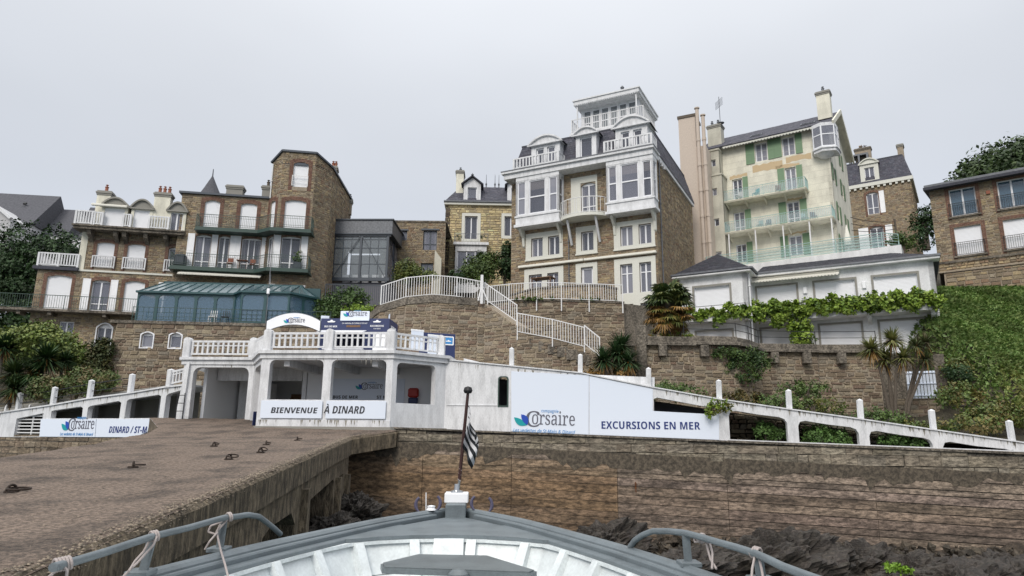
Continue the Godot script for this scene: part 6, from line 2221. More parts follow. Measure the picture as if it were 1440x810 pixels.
func left_house() -> void:
	var o := thing("dormer_house", "brown stone house with three round-topped dormers and white balustrades, far left", "house", Vector3(-35.14, 11.65, -49), 12.0)
	var br := {sur = "brick", sw = 0.24, arch = 0.14}
	var roll := {kind = "roller", sur = "brick", sw = 0.24, arch = 0.14, rec = 0.12}
	var glz := {cols = 2, rows = [0.78, 0.22], sur = "brick", sw = 0.24, arch = 0.14}
	var wins := [[0.72, 1.95, 2.38, 4.5, roll], [3.75, 1.95, 5.0, 4.3, glz], [6.0, 1.95, 7.4, 4.35, roll], [8.9, 1.95, 9.6, 4.3, glz], [3.72, 5.25, 4.95, 7.25, roll], [5.85, 5.25, 7.1, 7.25, roll], [8.75, 5.25, 9.75, 7.2, glz]]
	wins.append_array([[1.95, -0.55, 2.95, 1.05, {cols = 2, rec = 0.15}], [4.55, -1.25, 5.55, 1.0, {cols = 2, arch = 0.35, sur = "white_frame", sw = 0.08, rec = 0.15}]])
	facade(o, "front_wall", Transform3D.IDENTITY, P2([0, -3, 9.95, -3, 9.95, 8.0, 2.75, 8.0, 2.75, 4.95, 0, 4.95]), wins, M.mortar, {stone = STONE})
	var mb := MB.new()
	mb.box(Vector3(2.6, 4.9, -0.1), Vector3(3.05, 8.0, 0.06))
	part(o, "quoin", mb, M.render_cream)
	mb = MB.new()
	mb.quad(Vector3(0, -3, -9), Vector3(0, -3, 0), Vector3(0, 4.95, 0), Vector3(0, 4.95, -9))
	mb.quad(Vector3(2.75, 4.95, -9), Vector3(2.75, 4.95, 0), Vector3(2.75, 8.0, 0), Vector3(2.75, 8.0, -9))
	mb.box(Vector3(9.65, -3, -9), Vector3(9.95, 8, -0.3))
	mb.quad(Vector3(9.95, -3, -9), Vector3(0, -3, -9), Vector3(0, 8, -9), Vector3(9.95, 8, -9))
	part(o, "rear_walls", mb, M.mortar)
	mb = MB.new()
	mb.box(Vector3(-0.25, 4.85, -9), Vector3(2.75, 5.1, 0.3))
	part(o, "flat_roof", mb, M.slate_plain)
	railing(o, [Vector3(0.0, 5.1, -3.0), Vector3(0.0, 5.1, 0.15), Vector3(1.35, 5.1, 0.15), Vector3(2.65, 5.1, 0.15)], 1.0, M.white_paint, {gap = 0.2, bar = 0.08, rail = 0.1, low = 0.14, post = 0.14, called = "baluster"})
	# string course, window rails
	mb = MB.new()
	mb.box(Vector3(2.75, 4.88, 0), Vector3(9.95, 5.02, 0.1))
	part(o, "string_course", mb, M.cream_trim)
	for q: Array in [[3.6, 5.1], [5.7, 7.25], [8.6, 9.85]]:
		railing(o, [Vector3(q[0], 5.2, 0.16), Vector3(q[1], 5.2, 0.16)], 0.9, M.white_paint, {gap = 0.17, bar = 0.06, rail = 0.08, low = 0.1, post = 0.09, called = "window_rail_bar"})
	for q: Array in [[3.15, 3.68], [5.05, 5.55], [8.35, 8.85]]: leaf_shutter(o, Transform3D.IDENTITY, [q[0], 1.95, q[1], 4.35], M.white_clean)
	# upper terrace on corbels, dormers set behind it
	mb = MB.new()
	mb.box(Vector3(2.3, 7.95, -0.3), Vector3(9.95, 8.22, 1.0))
	mb.box(Vector3(2.2, 8.15, -0.3), Vector3(9.95, 8.27, 1.1))
	part(o, "upper_terrace", mb, M.concrete)
	mb = MB.new()
	for x: float in [3.3, 5.1, 5.7, 7.2, 8.6]: mb.prism(P2([0, 7.95, 0.85, 7.95, 0.7, 7.6, 0.25, 7.4, 0, 7.15]), -0.14, 0.14, Transform3D(Basis(Vector3(0, 0, 1), Vector3.UP, Vector3(-1, 0, 0)), Vector3(x, 0, 0)))
	part(o, "corbel", mb, M.concrete)
	railing(o, [Vector3(2.35, 8.27, -1.0), Vector3(2.35, 8.27, 0.95), Vector3(3.6, 8.27, 0.95)], 1.05, M.white_paint, {gap = 0.18, bar = 0.08, rail = 0.1, low = 0.12, post = 0.14, called = "baluster"})
	for q: Array in [[3.5, 4.15], [5.6, 6.1], [7.4, 8.75]]:
		railing(o, [Vector3(q[0], 8.27, 0.95), Vector3(q[1], 8.27, 0.95)], 1.0, M.white_paint, {gap = 0.18, bar = 0.08, rail = 0.1, low = 0.12, post = 0.14, called = "baluster"})
	slates(o, plane(Vector3(2.6, 8.2, -0.6), Vector3.RIGHT, Vector3(0, 2.4, -1.4)), P2([0, 0, 7.4, 0, 7.4, 2.8, 0.6, 2.8]), [], "mansard")
	mb = MB.new()
	mb.quad(Vector3(2.6, 8.2, -9), Vector3(2.6, 8.2, -0.6), Vector3(3.2, 10.6, -2.0), Vector3(3.2, 10.6, -9))
	mb.box(Vector3(3.2, 10.5, -9), Vector3(10.0, 10.6, -2.0))
	part(o, "rear_roof", mb, M.slate_plain)
	for q: Array in [[3.95, 5.75, "roller"], [6.0, 7.5, "roller"], [8.6, 9.9, "glass"]]:
		mb = MB.new()
		var w := [q[0] + 0.2, 8.3, q[1] - 0.2, 9.78]
		mb.slab(rect(q[0], 8.2, q[1], 9.9), [rect(w[0], w[1], w[2], w[3])], -0.3, 0.0, shift(0.75))
		mb.box(Vector3(q[0] + 0.02, 8.2, -2), Vector3(q[0] + 0.1, 9.9, 0.45))
		mb.box(Vector3(q[1] - 0.1, 8.2, -2), Vector3(q[1] - 0.02, 9.9, 0.45))
		var d := part(o, "dormer", mb, M.render_cream)
		window(d, shift(0.75), w, {kind = q[2], cols = 2, rec = 0.1, room = 0.6, called = "dormer_window"})
		segment_hood(d, "pediment", q[0], q[1], 9.9, 0.6, -2.0, 0.85, M.reveal_grey, M.slate_plain)
	mb = MB.new()
	mb.cbox(Vector3(3.3, 9.78, 0.9), Vector3(5.75, 9.95, 1.1), 0.03)
	part(o, "awning_box", mb, M.awning)
	chimney(o, Vector3(3.85, 8.3, 0.1), Vector3(0.95, 2.7, 0.7), M.render_cream, 1)
	chimney(o, Vector3(8.05, 8.3, 0.35), Vector3(1.15, 2.85, 0.7), M.render_cream, 3)
	# lower iron balcony
	mb = MB.new()
	mb.box(Vector3(-1.9, 1.6, -0.05), Vector3(10.0, 1.78, 1.1))
	part(o, "lower_balcony", mb, M.concrete)
	mb = MB.new()
	for x: float in [-0.4, 1.6, 5.2, 7.5]: mb.box(Vector3(x - 0.12, 1.35, 0), Vector3(x + 0.12, 1.6, 0.95))
	part(o, "balcony_beam", mb, M.concrete)
	railing(o, [Vector3(-1.8, 1.78, 1.02), Vector3(0.2, 1.78, 1.02), Vector3(2.5, 1.78, 1.02), Vector3(5.0, 1.78, 1.02), Vector3(7.5, 1.78, 1.02), Vector3(9.9, 1.78, 1.02)], 1.0, M.green_iron, {gap = 0.16, bar = 0.018, rail = 0.04, low = 0.08, post = 0.04, joined = true})
	block(o, "door_hood", Vector3(9.0, 0.6, 0.0), Vector3(9.9, 0.75, 0.6), M.concrete)


func terraced_block() -> void:
	var o := thing("stone_block_of_flats", "flat-roofed brown stone house with octagonal tower and dark green balconies", "house", Vector3(-25.09, 13.06, -50.5), 10.0)
	var br := {kind = "roller", sur = "brick", sw = 0.3, arch = 0.16, rec = 0.12}
	var french := {cols = 2, rows = [0.82, 0.18], rec = 0.14, arch = 0.12, sur = "brick", sw = 0.1}
	var wins := [[1, 7.35, 2.12, 9.6, br], [3.67, 7.35, 4.9, 9.55, br]]
	wins.append_array([[0.6, 4.15, 1.75, 6.75, french], [2.3, 4.15, 3.1, 6.75, french], [4.0, 4.15, 5.45, 6.7, {cols = 3, rows = [0.82, 0.18], rec = 0.14, sur = "brick", sw = 0.1, arch = 0.1}]])
	wins.append_array([[1.0, 1.2, 2.0, 2.9, {cols = 2, arch = 0.2, sur = "brick", sw = 0.1}], [3.85, 1.2, 4.9, 2.85, {cols = 2, arch = 0.2, sur = "brick", sw = 0.1}]])
	facade(o, "front_wall", Transform3D.IDENTITY, rect(-0.75, -3, 5.8, 10.0), wins, M.mortar, {stone = STONE})
	for q: Array in [[0.05, 0.55], [1.8, 2.25], [3.15, 3.55], [3.55, 3.95], [5.5, 5.8]]: leaf_shutter(o, Transform3D.IDENTITY, [q[0], 4.15, q[1], 6.8], M.white_clean)
	for q: Array in [[2.05, 2.6], [3.25, 3.8], [5.0, 5.5]]: leaf_shutter(o, Transform3D.IDENTITY, [q[0], 1.2, q[1], 2.9], M.white_clean)
	# tower: slanting left face, front, long right side
	var p := [Vector3(5.75, 0, 0.0), Vector3(6.65, 0, 0.95), Vector3(9.2, 0, 0.95), Vector3(10.4, 0, -0.6), Vector3(11.6, 0, -7.5)]
	var tops := [13.05, 13.75, 13.75, 13.2, 12.9]
	var faces := [[[0.3, 7.35, 0.95, 9.75, br], [0.3, 4.15, 1.05, 6.8, french]], [[0.9, 10.85, 2.05, 12.95, br], [0.5, 7.3, 2.1, 9.75, br], [0.45, 4.15, 1.9, 6.75, {cols = 2, rows = [0.82, 0.18], rec = 0.14, sur = "brick", sw = 0.1, arch = 0.1}], [0.3, 1.2, 2.0, 2.85, {cols = 2, arch = 0.2, sur = "brick", sw = 0.1}]], [], []]
	for k in 4:
		var a: Vector3 = p[k]
		var b: Vector3 = p[k + 1]
		var t := frame_between(a, b)
		facade(o, ["tower_slant", "tower_front", "tower_slant", "tower_side"][k], t, P2([0, -3, a.distance_to(b), -3, a.distance_to(b), tops[k + 1], 0, tops[k]]), faces[k], M.mortar, {stone = STONE})
		var mb := MB.new()
		mb.bar(t * Vector3(-0.05, tops[k] + 0.06, -0.05), t * Vector3(a.distance_to(b) + 0.05, tops[k + 1] + 0.06, -0.05), 0.4, 0.16)
		part(o, "tower_coping", mb, M.dark_steel)
		if k == 1:
			for q: Array in [[-0.05, 0.42, 4.15, 6.8], [1.95, 2.45, 4.15, 6.8], [2.05, 2.5, 1.2, 2.9], [-0.1, 0.28, 1.2, 2.9]]: leaf_shutter(o, t, [q[0], q[2], q[1], q[3]], M.white_clean)
			railing(o, [t * Vector3(0.88, 10.9, 0.1), t * Vector3(2.07, 10.9, 0.1)], 0.85, M.white_iron, {nobars = true, mids = [0.5], post = 0.05})
	var mb := MB.new()
	mb.box(Vector3(-0.95, 10.0, -8), Vector3(5.75, 10.16, 0.2))
	mb.prism(P2([5.75, 0.0, 6.65, -0.95, 9.2, -0.95, 10.4, 0.6, 11.6, 7.5, 5.75, 8]), 12.7, 12.9, Transform3D(FLAT, Vector3.ZERO))
	mb.quad(Vector3(5.75, 9, -8), Vector3(5.75, 9, 0.0), Vector3(5.75, 13.05, 0.0), Vector3(5.75, 13.05, -8))
	mb.quad(Vector3(11.6, -3, -7.5), Vector3(-0.75, -3, -8), Vector3(-0.75, 10, -8), Vector3(11.6, 12.9, -7.5))
	mb.quad(Vector3(-0.75, -3, -8), Vector3(-0.75, -3, 0), Vector3(-0.75, 10, 0), Vector3(-0.75, 10, -8))
	part(o, "flat_roof", mb, M.dark_steel)
	chimney(o, Vector3(2.4, 10.1, -3.2), Vector3(1.3, 1.7, 0.8), M.reveal_grey, 0)
	chimney(o, Vector3(5.35, 10.1, -1.2), Vector3(0.75, 1.15, 0.7), M.reveal_grey, 1, M.bark)
	chimney(o, Vector3(10.35, 12.6, -2.6), Vector3(0.5, 1.3, 1.0), M.mortar, 2)
	chimney(o, Vector3(11.5, 11.4, -7.0), Vector3(0.4, 1.2, 0.5), M.mortar, 1, M.dark_iron)
	# two wrought-iron balconies that follow the tower
	for q: Array in [[7.15, 0.75, 0.15, "upper"], [4.0, -0.75, 0.55, "lower"]]:
		var v: float = q[0]
		var z := 0.95
		var path := [Vector3(q[1], 0, z), Vector3(5.3, 0, z), Vector3(6.35, 0, z + 0.95), Vector3(9.35, 0, z + 0.95)]
		var poly := PackedVector2Array([Vector2(q[1] - 0.05, 0.0)])
		for w: Vector3 in path: poly.append(Vector2(w.x, -w.z))
		poly.append(Vector2(9.45, -0.6))
		poly.append(Vector2(5.8, 0.0))
		var sm := MB.new()
		sm.prism(poly, v - 0.16, v, Transform3D(FLAT, Vector3.ZERO))
		var off: Array = Geometry2D.offset_polygon(poly, 0.06)
		sm.prism(off[0], v - 0.3, v - 0.16, Transform3D(FLAT, Vector3.ZERO))
		var b := part(o, "balcony", sm, M.green_iron)
		var pts := [Vector3(q[1] + 0.02, v, 0.05)]
		for w: Vector3 in path: pts.append(w + Vector3(0, v, -0.05))
		pts.append(Vector3(9.4, v, 0.7))
		railing(b, pts, 1.0, M.green_iron, {gap = 0.13, bar = 0.016, rail = 0.035, low = 0.1, post = 0.035, joined = true, mids = [0.25, 0.8]})
	mb = MB.new()
	mb.obox(Transform3D(Basis(Vector3.RIGHT, 0.45), Vector3(2.9, 3.55, 0.75)), Vector3(5.9, 0.05, 1.3))
	var aw := part(o, "awning", mb, M.awning)
	mb = MB.new()
	for k in 28: mb.prism(arc(Vector2(0.0 + k * 0.21, 3.32), Vector2(0.21 + k * 0.21, 3.32), -0.35, 4), 1.32, 1.35)
	mb.box(Vector3(0, 3.3, 1.32), Vector3(5.88, 3.4, 1.35))
	part(aw, "valance", mb, M.awning)
	downpipe(o, Vector3(5.85, 12.9, 0.25), Vector3(5.85, 10.0, 0.25), M.white_iron)
	downpipe(o, Vector3(6.55, 6.9, 0.98), Vector3(6.55, 1.0, 0.98), M.white_iron, 0.04)
	# things on the balconies
	var tb := thing("balcony_table", "small red table with two chairs beside it on the lower green balcony", "table", o.transform * Vector3(4.3, 4.0, 0.55), 10)
	block(tb, "table_top", Vector3(-0.4, 0.68, -0.25), Vector3(0.4, 0.73, 0.25), M.terracotta)
	for x: float in [-0.3, 0.3]: stick(tb, "leg", Vector3(x, 0, 0), Vector3(x, 0.68, 0), 0.04, 0.04, M.terracotta)
	var n := 0
	for x: float in [3.4, 5.05]:
		var c := thing("balcony_chair", ["red folding chair left of the small table on the green balcony", "red folding chair right of the small table on the green balcony"][n], "chair", o.transform * Vector3(x, 4.0, 0.55), 10)
		n += 1
		block(c, "seat", Vector3(-0.2, 0.42, -0.2), Vector3(0.2, 0.46, 0.2), M.terracotta)
		block(c, "backrest", Vector3(-0.2, 0.6, -0.22), Vector3(0.2, 0.9, -0.18), M.terracotta)
		for s: float in [-0.18, 0.18]:
			for z: float in [-0.18, 0.18]: stick(c, "leg", Vector3(s, 0, z), Vector3(s, 0.42, z), 0.03, 0.03, M.dark_iron)
	var bx := thing("covered_chair", "dark covered stack at the left end of the lower green balcony", "cover", o.transform * Vector3(-0.15, 4.0, 0.5), 10)
	block(bx, "cover", Vector3(-0.4, 0, -0.35), Vector3(0.4, 0.95, 0.35), M.dark_steel, 0.12)
	var pt := thing("balcony_planter", "leafy plant in a dark tub at the right end of the lower green balcony", "plant", o.transform * Vector3(8.5, 4.0, 1.35), 10)
	block(pt, "tub", Vector3(-0.3, 0, -0.25), Vector3(0.3, 0.6, 0.25), M.dark_steel, 0.04)
	mb = MB.new()
	foliage(mb, [[Vector3(0, 1.0, 0), Vector3(0.35, 0.5, 0.3)]], 260, 0.16, GREEN)
	part(pt, "foliage", mb, M.leaf)


func veranda() -> void:
	var o := thing("glazed_veranda", "teal framed glass veranda with sloping glazed roof on the stone wall", "veranda", Vector3(-24.22, 7.05, -41), 5.0)
	var v0 := 4.38
	var v1 := 6.3
	# plan of its front: a long face, a step forward to the bay, the bay's front and its slanting end
	var p := [Vector3(0.75, 0, -0.9), Vector3(6.7, 0, -0.9), Vector3(7.35, 0, 0.0), Vector3(10.3, 0, 0.0), Vector3(11.7, 0, -1.6), Vector3(12.0, 0, -3.2)]
	var counts := [5, 1, 2, 2, 1]
	for k in 5:
		var a: Vector3 = p[k]
		var b: Vector3 = p[k + 1]
		var t := frame_between(a, b)
		var l := a.distance_to(b)
		var holes := []
		for i in counts[k]:
			var u0: float = l * i / counts[k] + 0.09
			var u1: float = l * (i + 1) / counts[k] - 0.09
			holes.append(rounded(u0, v0 + 0.14, u1, v1 - 0.12, 0.24, 0.06))
		var mb := MB.new()
		mb.slab(rect(0, v0, l, v1), holes, -0.08, 0.0, t)
		var f := part(o, "veranda_frame", mb, M.teal_paint)
		for h: PackedVector2Array in holes:
			var lo := h[0]
			var hi := h[0]
			for q in h:
				lo = Vector2(minf(lo.x, q.x), minf(lo.y, q.y))
				hi = Vector2(maxf(hi.x, q.x), maxf(hi.y, q.y))
			part(f, "pane", unit_cube(), M.glass_blue, t * Transform3D(Basis.from_scale(Vector3(hi.x - lo.x, hi.y - lo.y, 0.006)), Vector3((lo.x + hi.x) / 2, (lo.y + hi.y) / 2, -0.05)))
		mb = MB.new()
		mb.bar(t * Vector3(-0.08, v1 + 0.06, 0.06), t * Vector3(l + 0.08, v1 + 0.06, 0.06), 0.2, 0.12)
		part(o, "eaves_beam", mb, M.teal_paint)
		# roof panes between bars
		var ridge_a := Vector3(clampf(a.x, 1.7, 10.4), 7.36, -2.5)
		var ridge_b := Vector3(clampf(b.x, 1.7, 10.4), 7.36, -2.5)
		var n: int = [10, 1, 5, 3, 1][k]
		var bars := MB.new()
		for i in n + 1:
			bars.bar((a.lerp(b, i / float(n))) + Vector3(0, v1 + 0.1, 0), ridge_a.lerp(ridge_b, i / float(n)), 0.06, 0.08)
		var rr := part(o, "roof_bars", bars, M.teal_paint)
		for i in n:
			var pm := MB.new()
			var q0 := a.lerp(b, i / float(n)) + Vector3(0, v1 + 0.1, 0)
			var q1 := a.lerp(b, (i + 1) / float(n)) + Vector3(0, v1 + 0.1, 0)
			pm.quad(q0, q1, ridge_a.lerp(ridge_b, (i + 1) / float(n)), ridge_a.lerp(ridge_b, i / float(n)))
			part(rr, "roof_pane", pm, M.glass_roof)
	var mb := MB.new()
	mb.box(Vector3(1.7, v0, -3.6), Vector3(11.5, 7.4, -3.3))
	mb.box(Vector3(1.6, 7.3, -3.4), Vector3(10.5, 7.42, -2.42))
	mb.box(Vector3(0.75, v0, -3.3), Vector3(0.83, v1, -0.95))
	part(o, "back_wall", mb, M.teal_paint)
	mb = MB.new()
	mb.box(Vector3(0.85, v0, -3.3), Vector3(11.6, v0 + 0.02, -0.2))
	part(o, "floor", mb, M.reveal_grey)
	# blinds behind the glass and furniture outside
	mb = MB.new()
	for k in 5: mb.box(Vector3(1.0 + k * 1.19, v0 + 0.2, -1.6), Vector3(1.95 + k * 1.19, v1 - 0.2, -1.58))
	for k in 2: mb.box(Vector3(7.7 + k * 1.4, v0 + 0.2, -0.7), Vector3(8.7 + k * 1.4, v1 - 0.2, -0.68))
	part(o, "pale_blinds", mb, M.glass_roof)
	for k in 2:
		var c := thing("terrace_chair", ["white wire chair left of the dark one before the veranda's corner", "dark wire chair before the veranda's inner corner"][k], "chair", o.transform * Vector3(5.6 + k * 0.75, v0, -0.45), 5)
		var m: Material = M.white_iron if k == 0 else M.dark_iron
		block(c, "seat", Vector3(-0.2, 0.4, -0.2), Vector3(0.2, 0.44, 0.2), m)
		for x: float in [-0.18, -0.06, 0.06, 0.18]: stick(c, "back_bar", Vector3(x, 0.44, -0.19), Vector3(x, 0.85, -0.22), 0.03, 0.03, m)
		for x: float in [-0.18, 0.18]:
			for z: float in [-0.18, 0.18]: stick(c, "leg", Vector3(x, 0, z), Vector3(x, 0.4, z), 0.03, 0.03, m)
	var fp := thing("flag_mast", "thin grey mast rising in front of the glazed veranda's bay", "mast", o.transform * Vector3(9.0, v0, 0.12))
	stick(fp, "pole", Vector3.ZERO, Vector3(0, 5.0, 0), 0.035, 0.035, M.zinc)
	block(fp, "lamp", Vector3(-0.09, 1.85, -0.09), Vector3(0.09, 2.2, 0.09), M.white_clean, 0.03)


func glass_pavilion() -> void:
	var o := thing("glass_pavilion", "steel and glass cube with diagonal braces beside the stone tower", "pavilion", Vector3(-14.94, 16.63, -55), -2.0)
	var mb := MB.new()
	var posts := [-0.05, 2.24, 4.5]
	for x: float in posts: mb.box(Vector3(x - 0.09, 0.5, -0.18), Vector3(x + 0.09, 4.6, 0.0))
	mb.box(Vector3(-0.3, 0.62, -0.25), Vector3(4.75, 0.9, 0.02))
	mb.box(Vector3(-0.3, 4.45, -0.25), Vector3(4.75, 4.66, 0.02))
	for x: float in [4.5]: 
		for z: float in [-2.5, -5.5]: mb.box(Vector3(x - 0.09, 0.5, z - 0.1), Vector3(x + 0.09, 4.6, z + 0.1))
	mb.box(Vector3(4.42, 0.62, -5.5), Vector3(4.6, 0.9, -0.25))
	part(o, "steel_frame", mb, M.dark_steel)
	mb = MB.new()
	mb.bar(Vector3(0.05, 0.9, 0.04), Vector3(2.15, 4.45, 0.04), 0.05, 0.05)
	mb.bar(Vector3(2.33, 4.45, 0.04), Vector3(4.4, 0.9, 0.04), 0.05, 0.05)
	mb.bar(Vector3(4.56, 0.9, -5.3), Vector3(4.56, 4.5, -0.3), 0.05, 0.05)
	part(o, "diagonal_brace", mb, M.dark_steel)
	for k in 2:
		var u0: float = posts[k] + 0.09
		var u1: float = posts[k + 1] - 0.09
		var gm := MB.new()
		for i in range(1, 3): gm.box(Vector3(lerpf(u0, u1, i / 3.0) - 0.025, 0.9, -0.12), Vector3(lerpf(u0, u1, i / 3.0) + 0.025, 4.45, -0.06))
		for q: float in [0.33, 0.72, 0.93]: gm.box(Vector3(u0, lerpf(0.9, 4.45, q) - 0.03, -0.115), Vector3(u1, lerpf(0.9, 4.45, q) + 0.03, -0.065))
		var f := part(o, "glazing_bars", gm, M.dark_steel)
		for i in 3:
			for q: Array in [[0.0, 0.33], [0.33, 0.72], [0.72, 1.0]]:
				part(f, "pane", unit_cube(), M.glass_clear, Transform3D(Basis.from_scale(Vector3((u1 - u0) / 3 - 0.05, (q[1] - q[0]) * 3.55 - 0.06, 0.008)), Vector3(lerpf(u0, u1, (i + 0.5) / 3.0), lerpf(0.9, 4.45, (q[0] + q[1]) / 2), -0.09)))
	for k in 4: part(o, "side_pane", unit_cube(), M.glass, Transform3D(Basis.from_scale(Vector3(0.008, 3.5, 1.2)), Vector3(4.5, 2.68, -0.85 - k * 1.3)))
	mb = MB.new()
	mb.box(Vector3(-0.25, 4.66, -6), Vector3(4.85, 5.85, 0.1))
	part(o, "roof_fascia", mb, M.zinc)
	mb = MB.new()
	mb.box(Vector3(-0.35, 5.85, -6.1), Vector3(4.95, 5.95, 0.2))
	mb.box(Vector3(-0.28, 4.6, -6.0), Vector3(4.88, 4.7, 0.14))
	part(o, "fascia_trim", mb, M.dark_steel)
	mb = MB.new()
	mb.box(Vector3(-0.2, -3, -6), Vector3(4.6, 0.55, -0.3))
	mb.box(Vector3(-0.15, 0.9, -5.9), Vector3(4.4, 4.4, -5.8))
	part(o, "base", mb, M.interior)
	mb = MB.new()
	for k in 5: mb.box(Vector3(0.3 + k * 0.85, 0.9, -2.2), Vector3(0.85 + k * 0.85, 1.6, -1.9))
	part(o, "white_tables", mb, M.white_clean)
	var fe := thing("dark_fence", "dark vertical-bar fence below the glass pavilion", "fence")
	railing(fe, [Vector3(-14.7, 14.5, -52.5), Vector3(-9.8, 14.3, -52.0)], 1.9, M.dark_steel, {gap = 0.16, bar = 0.04, rail = 0.06, low = 0.1, post = 0.07})
	# the stone link building behind
	var a := thing("stone_annex", "flat-topped brown stone annex between glass pavilion and yellow stone house", "house", Vector3(-10.37, 17.89, -59), 0.0)
	facade(a, "front_wall", Transform3D.IDENTITY, rect(-1.5, -3, 4.3, 5.85), [[2.3, 3.2, 3.55, 5.05, {cols = 2, frame = "dark_steel", rows = [0.7, 0.3], curtain = 0.4}], [0.1, 4.1, 0.85, 5.0, {cols = 1, frame = "dark_steel", curtain = 0.0}], [2.2, 0.7, 3.3, 2.0, {cols = 2, frame = "dark_steel", curtain = 0.0}]], M.mortar, {stone = STONE})
	mb = MB.new()
	mb.box(Vector3(-1.6, 5.8, -6), Vector3(4.4, 5.95, 0.08))
	mb.quad(Vector3(-1.5, -3, -6), Vector3(-1.5, -3, 0), Vector3(-1.5, 5.85, 0), Vector3(-1.5, 5.85, -6))
	part(a, "flat_roof", mb, M.concrete)
	mb = MB.new()
	mb.box(Vector3(2.1, 5.05, 0.0), Vector3(3.75, 5.2, 0.08))
	mb.box(Vector3(0.0, 5.0, 0.0), Vector3(0.95, 5.12, 0.08))
	part(a, "lintel", mb, M.dark_steel)
	mb = MB.new()
	mb.prism(P2([3.45, -1, 4.1, -1, 4.1, 2.2, 3.5, 3.0]), 0.6, 0.8)
	part(a, "wing_wall", mb, M.render_grey)


func yellow_house() -> void:
	var o := thing("yellow_stone_house", "golden stone house with slate roof and two gabled white dormers", "house", Vector3(-6.31, 19.07, -64), 1.5)
	var sur := {cols = 2, sur = "cream_trim", sw = 0.3, rec = 0.2, curtain = 0.25}
	facade(o, "front_wall", Transform3D.IDENTITY, rect(-0.3, -3, 10.0, 8.1), [[1.6, 4.6, 2.85, 6.95, sur], [5.5, 5.0, 6.75, 7.0, sur]], M.mortar, {stone = STONE_TAN})
	var mb := MB.new()
	mb.quad(Vector3(10, -3, 0), Vector3(10, -3, -9), Vector3(10, 8, -9), Vector3(10, 8, 0))
	mb.quad(Vector3(-0.3, -3, -9), Vector3(-0.3, -3, 0), Vector3(-0.3, 8, 0), Vector3(-0.3, 8, -9))
	mb.quad(Vector3(10, -3, -9), Vector3(-0.3, -3, -9), Vector3(-0.3, 8, -9), Vector3(10, 8, -9))
	part(o, "rear_walls", mb, M.mortar)
	masonry(o, shift(0.02), rect(-0.35, -3, 0.15, 8.0), [], {h = Vector2(0.3, 0.4), w = Vector2(0.3, 0.5), pal = [Color(0.13, 0.1, 0.08), Color(0.2, 0.16, 0.12)], gap = 0.03, jitter = 0.02, deep = 0.05}, 0, "quoin", "quoins")
	mb = MB.new()
	mb.box(Vector3(-0.45, 8.05, -9.2), Vector3(10.2, 8.28, 0.3))
	part(o, "eaves", mb, M.cream_trim)
	mb = MB.new()
	mb.bar(Vector3(-0.5, 8.36, 0.36), Vector3(10.2, 8.36, 0.36), 0.14, 0.12)
	part(o, "gutter", mb, M.zinc)
	slates(o, plane(Vector3(-0.5, 8.3, 0.3), Vector3.RIGHT, Vector3(0, 2.3, -1.9)), P2([0, 0, 10.7, 0, 10.7, 3.0, 1.5, 3.0]), [], "roof")
	mb = MB.new()
	mb.quad(Vector3(-0.5, 8.3, -9), Vector3(-0.5, 8.3, 0.3), Vector3(1.0, 10.6, -1.6), Vector3(1.0, 10.6, -9))
	mb.box(Vector3(1.0, 10.5, -9), Vector3(10.2, 10.62, -1.6))
	mb.quad(Vector3(10.2, 8.3, 0.3), Vector3(10.2, 8.3, -9), Vector3(10.2, 10.6, -9), Vector3(10.2, 10.6, -1.6))
	part(o, "rear_roof", mb, M.slate_plain)
	for x: float in [2.25, 6.6]:
		mb = MB.new()
		mb.slab(P2([x - 0.85, 8.35, x + 0.85, 8.35, x + 0.85, 10.3, x, 11.0, x - 0.85, 10.3]), [rect(x - 0.45, 8.55, x + 0.45, 9.95)], -0.3, 0.0, shift(0.02))
		mb.quad(Vector3(x + 0.85, 8.35, -0.28), Vector3(x + 0.85, 8.35, -2.0), Vector3(x + 0.85, 10.3, -2.0), Vector3(x + 0.85, 10.3, -0.28))
		mb.quad(Vector3(x - 0.85, 8.35, -2.0), Vector3(x - 0.85, 8.35, -0.28), Vector3(x - 0.85, 10.3, -0.28), Vector3(x - 0.85, 10.3, -2.0))
		var d := part(o, "dormer", mb, M.white_paint)
		window(d, shift(0.02), [x - 0.45, 8.55, x + 0.45, 9.95], {cols = 1, room = 0.6, curtain = 0.0, called = "dormer_window"})
		mb = MB.new()
		for s: float in [-1.0, 1.0]: mb.obox(Transform3D(Basis(Vector3.BACK, -s * atan2(0.85, 1.05)), Vector3(x + s * 0.52, 10.68, -0.85)), Vector3(1.45, 0.1, 2.4))
		part(d, "dormer_roof", mb, M.slate_plain)
		mb = MB.new()
		mb.lathe(Vector3(x, 11.1, 0.3), [Vector2(0.12, 0), Vector2(0.14, 0.1), Vector2(0.05, 0.2), Vector2(0, 0.3)], 8)
		part(d, "ridge_knob", mb, M.zinc)
	chimney(o, Vector3(0.95, 9.0, -1.6), Vector3(0.75, 2.9, 1.6), M.render_cream, 1, M.zinc)
	for x: float in [3.6, 4.9, 4.5]:
		mb = MB.new()
		mb.lathe(Vector3(x, 10.6, -2.0), [Vector2(0.12, 0), Vector2(0.05, 0.3), Vector2(0.1, 0.5), Vector2(0.03, 0.7), Vector2(0.02, 1.5), Vector2(0, 1.6)], 8)
		part(o, "roof_finial", mb, M.zinc)
	# bay with a small balcony on its roof
	mb = MB.new()
	mb.slab(rect(0.8, -1, 3.8, 3.7), [rect(1.0, 0.6, 3.6, 3.1)], -0.2, 0.0, shift(1.0))
	mb.box(Vector3(0.6, 3.7, -0.02), Vector3(4.0, 3.95, 1.2))
	mb.box(Vector3(3.65, -1, -0.02), Vector3(3.8, 3.7, 0.8))
	mb.box(Vector3(0.8, -1, -0.02), Vector3(0.95, 3.7, 0.8))
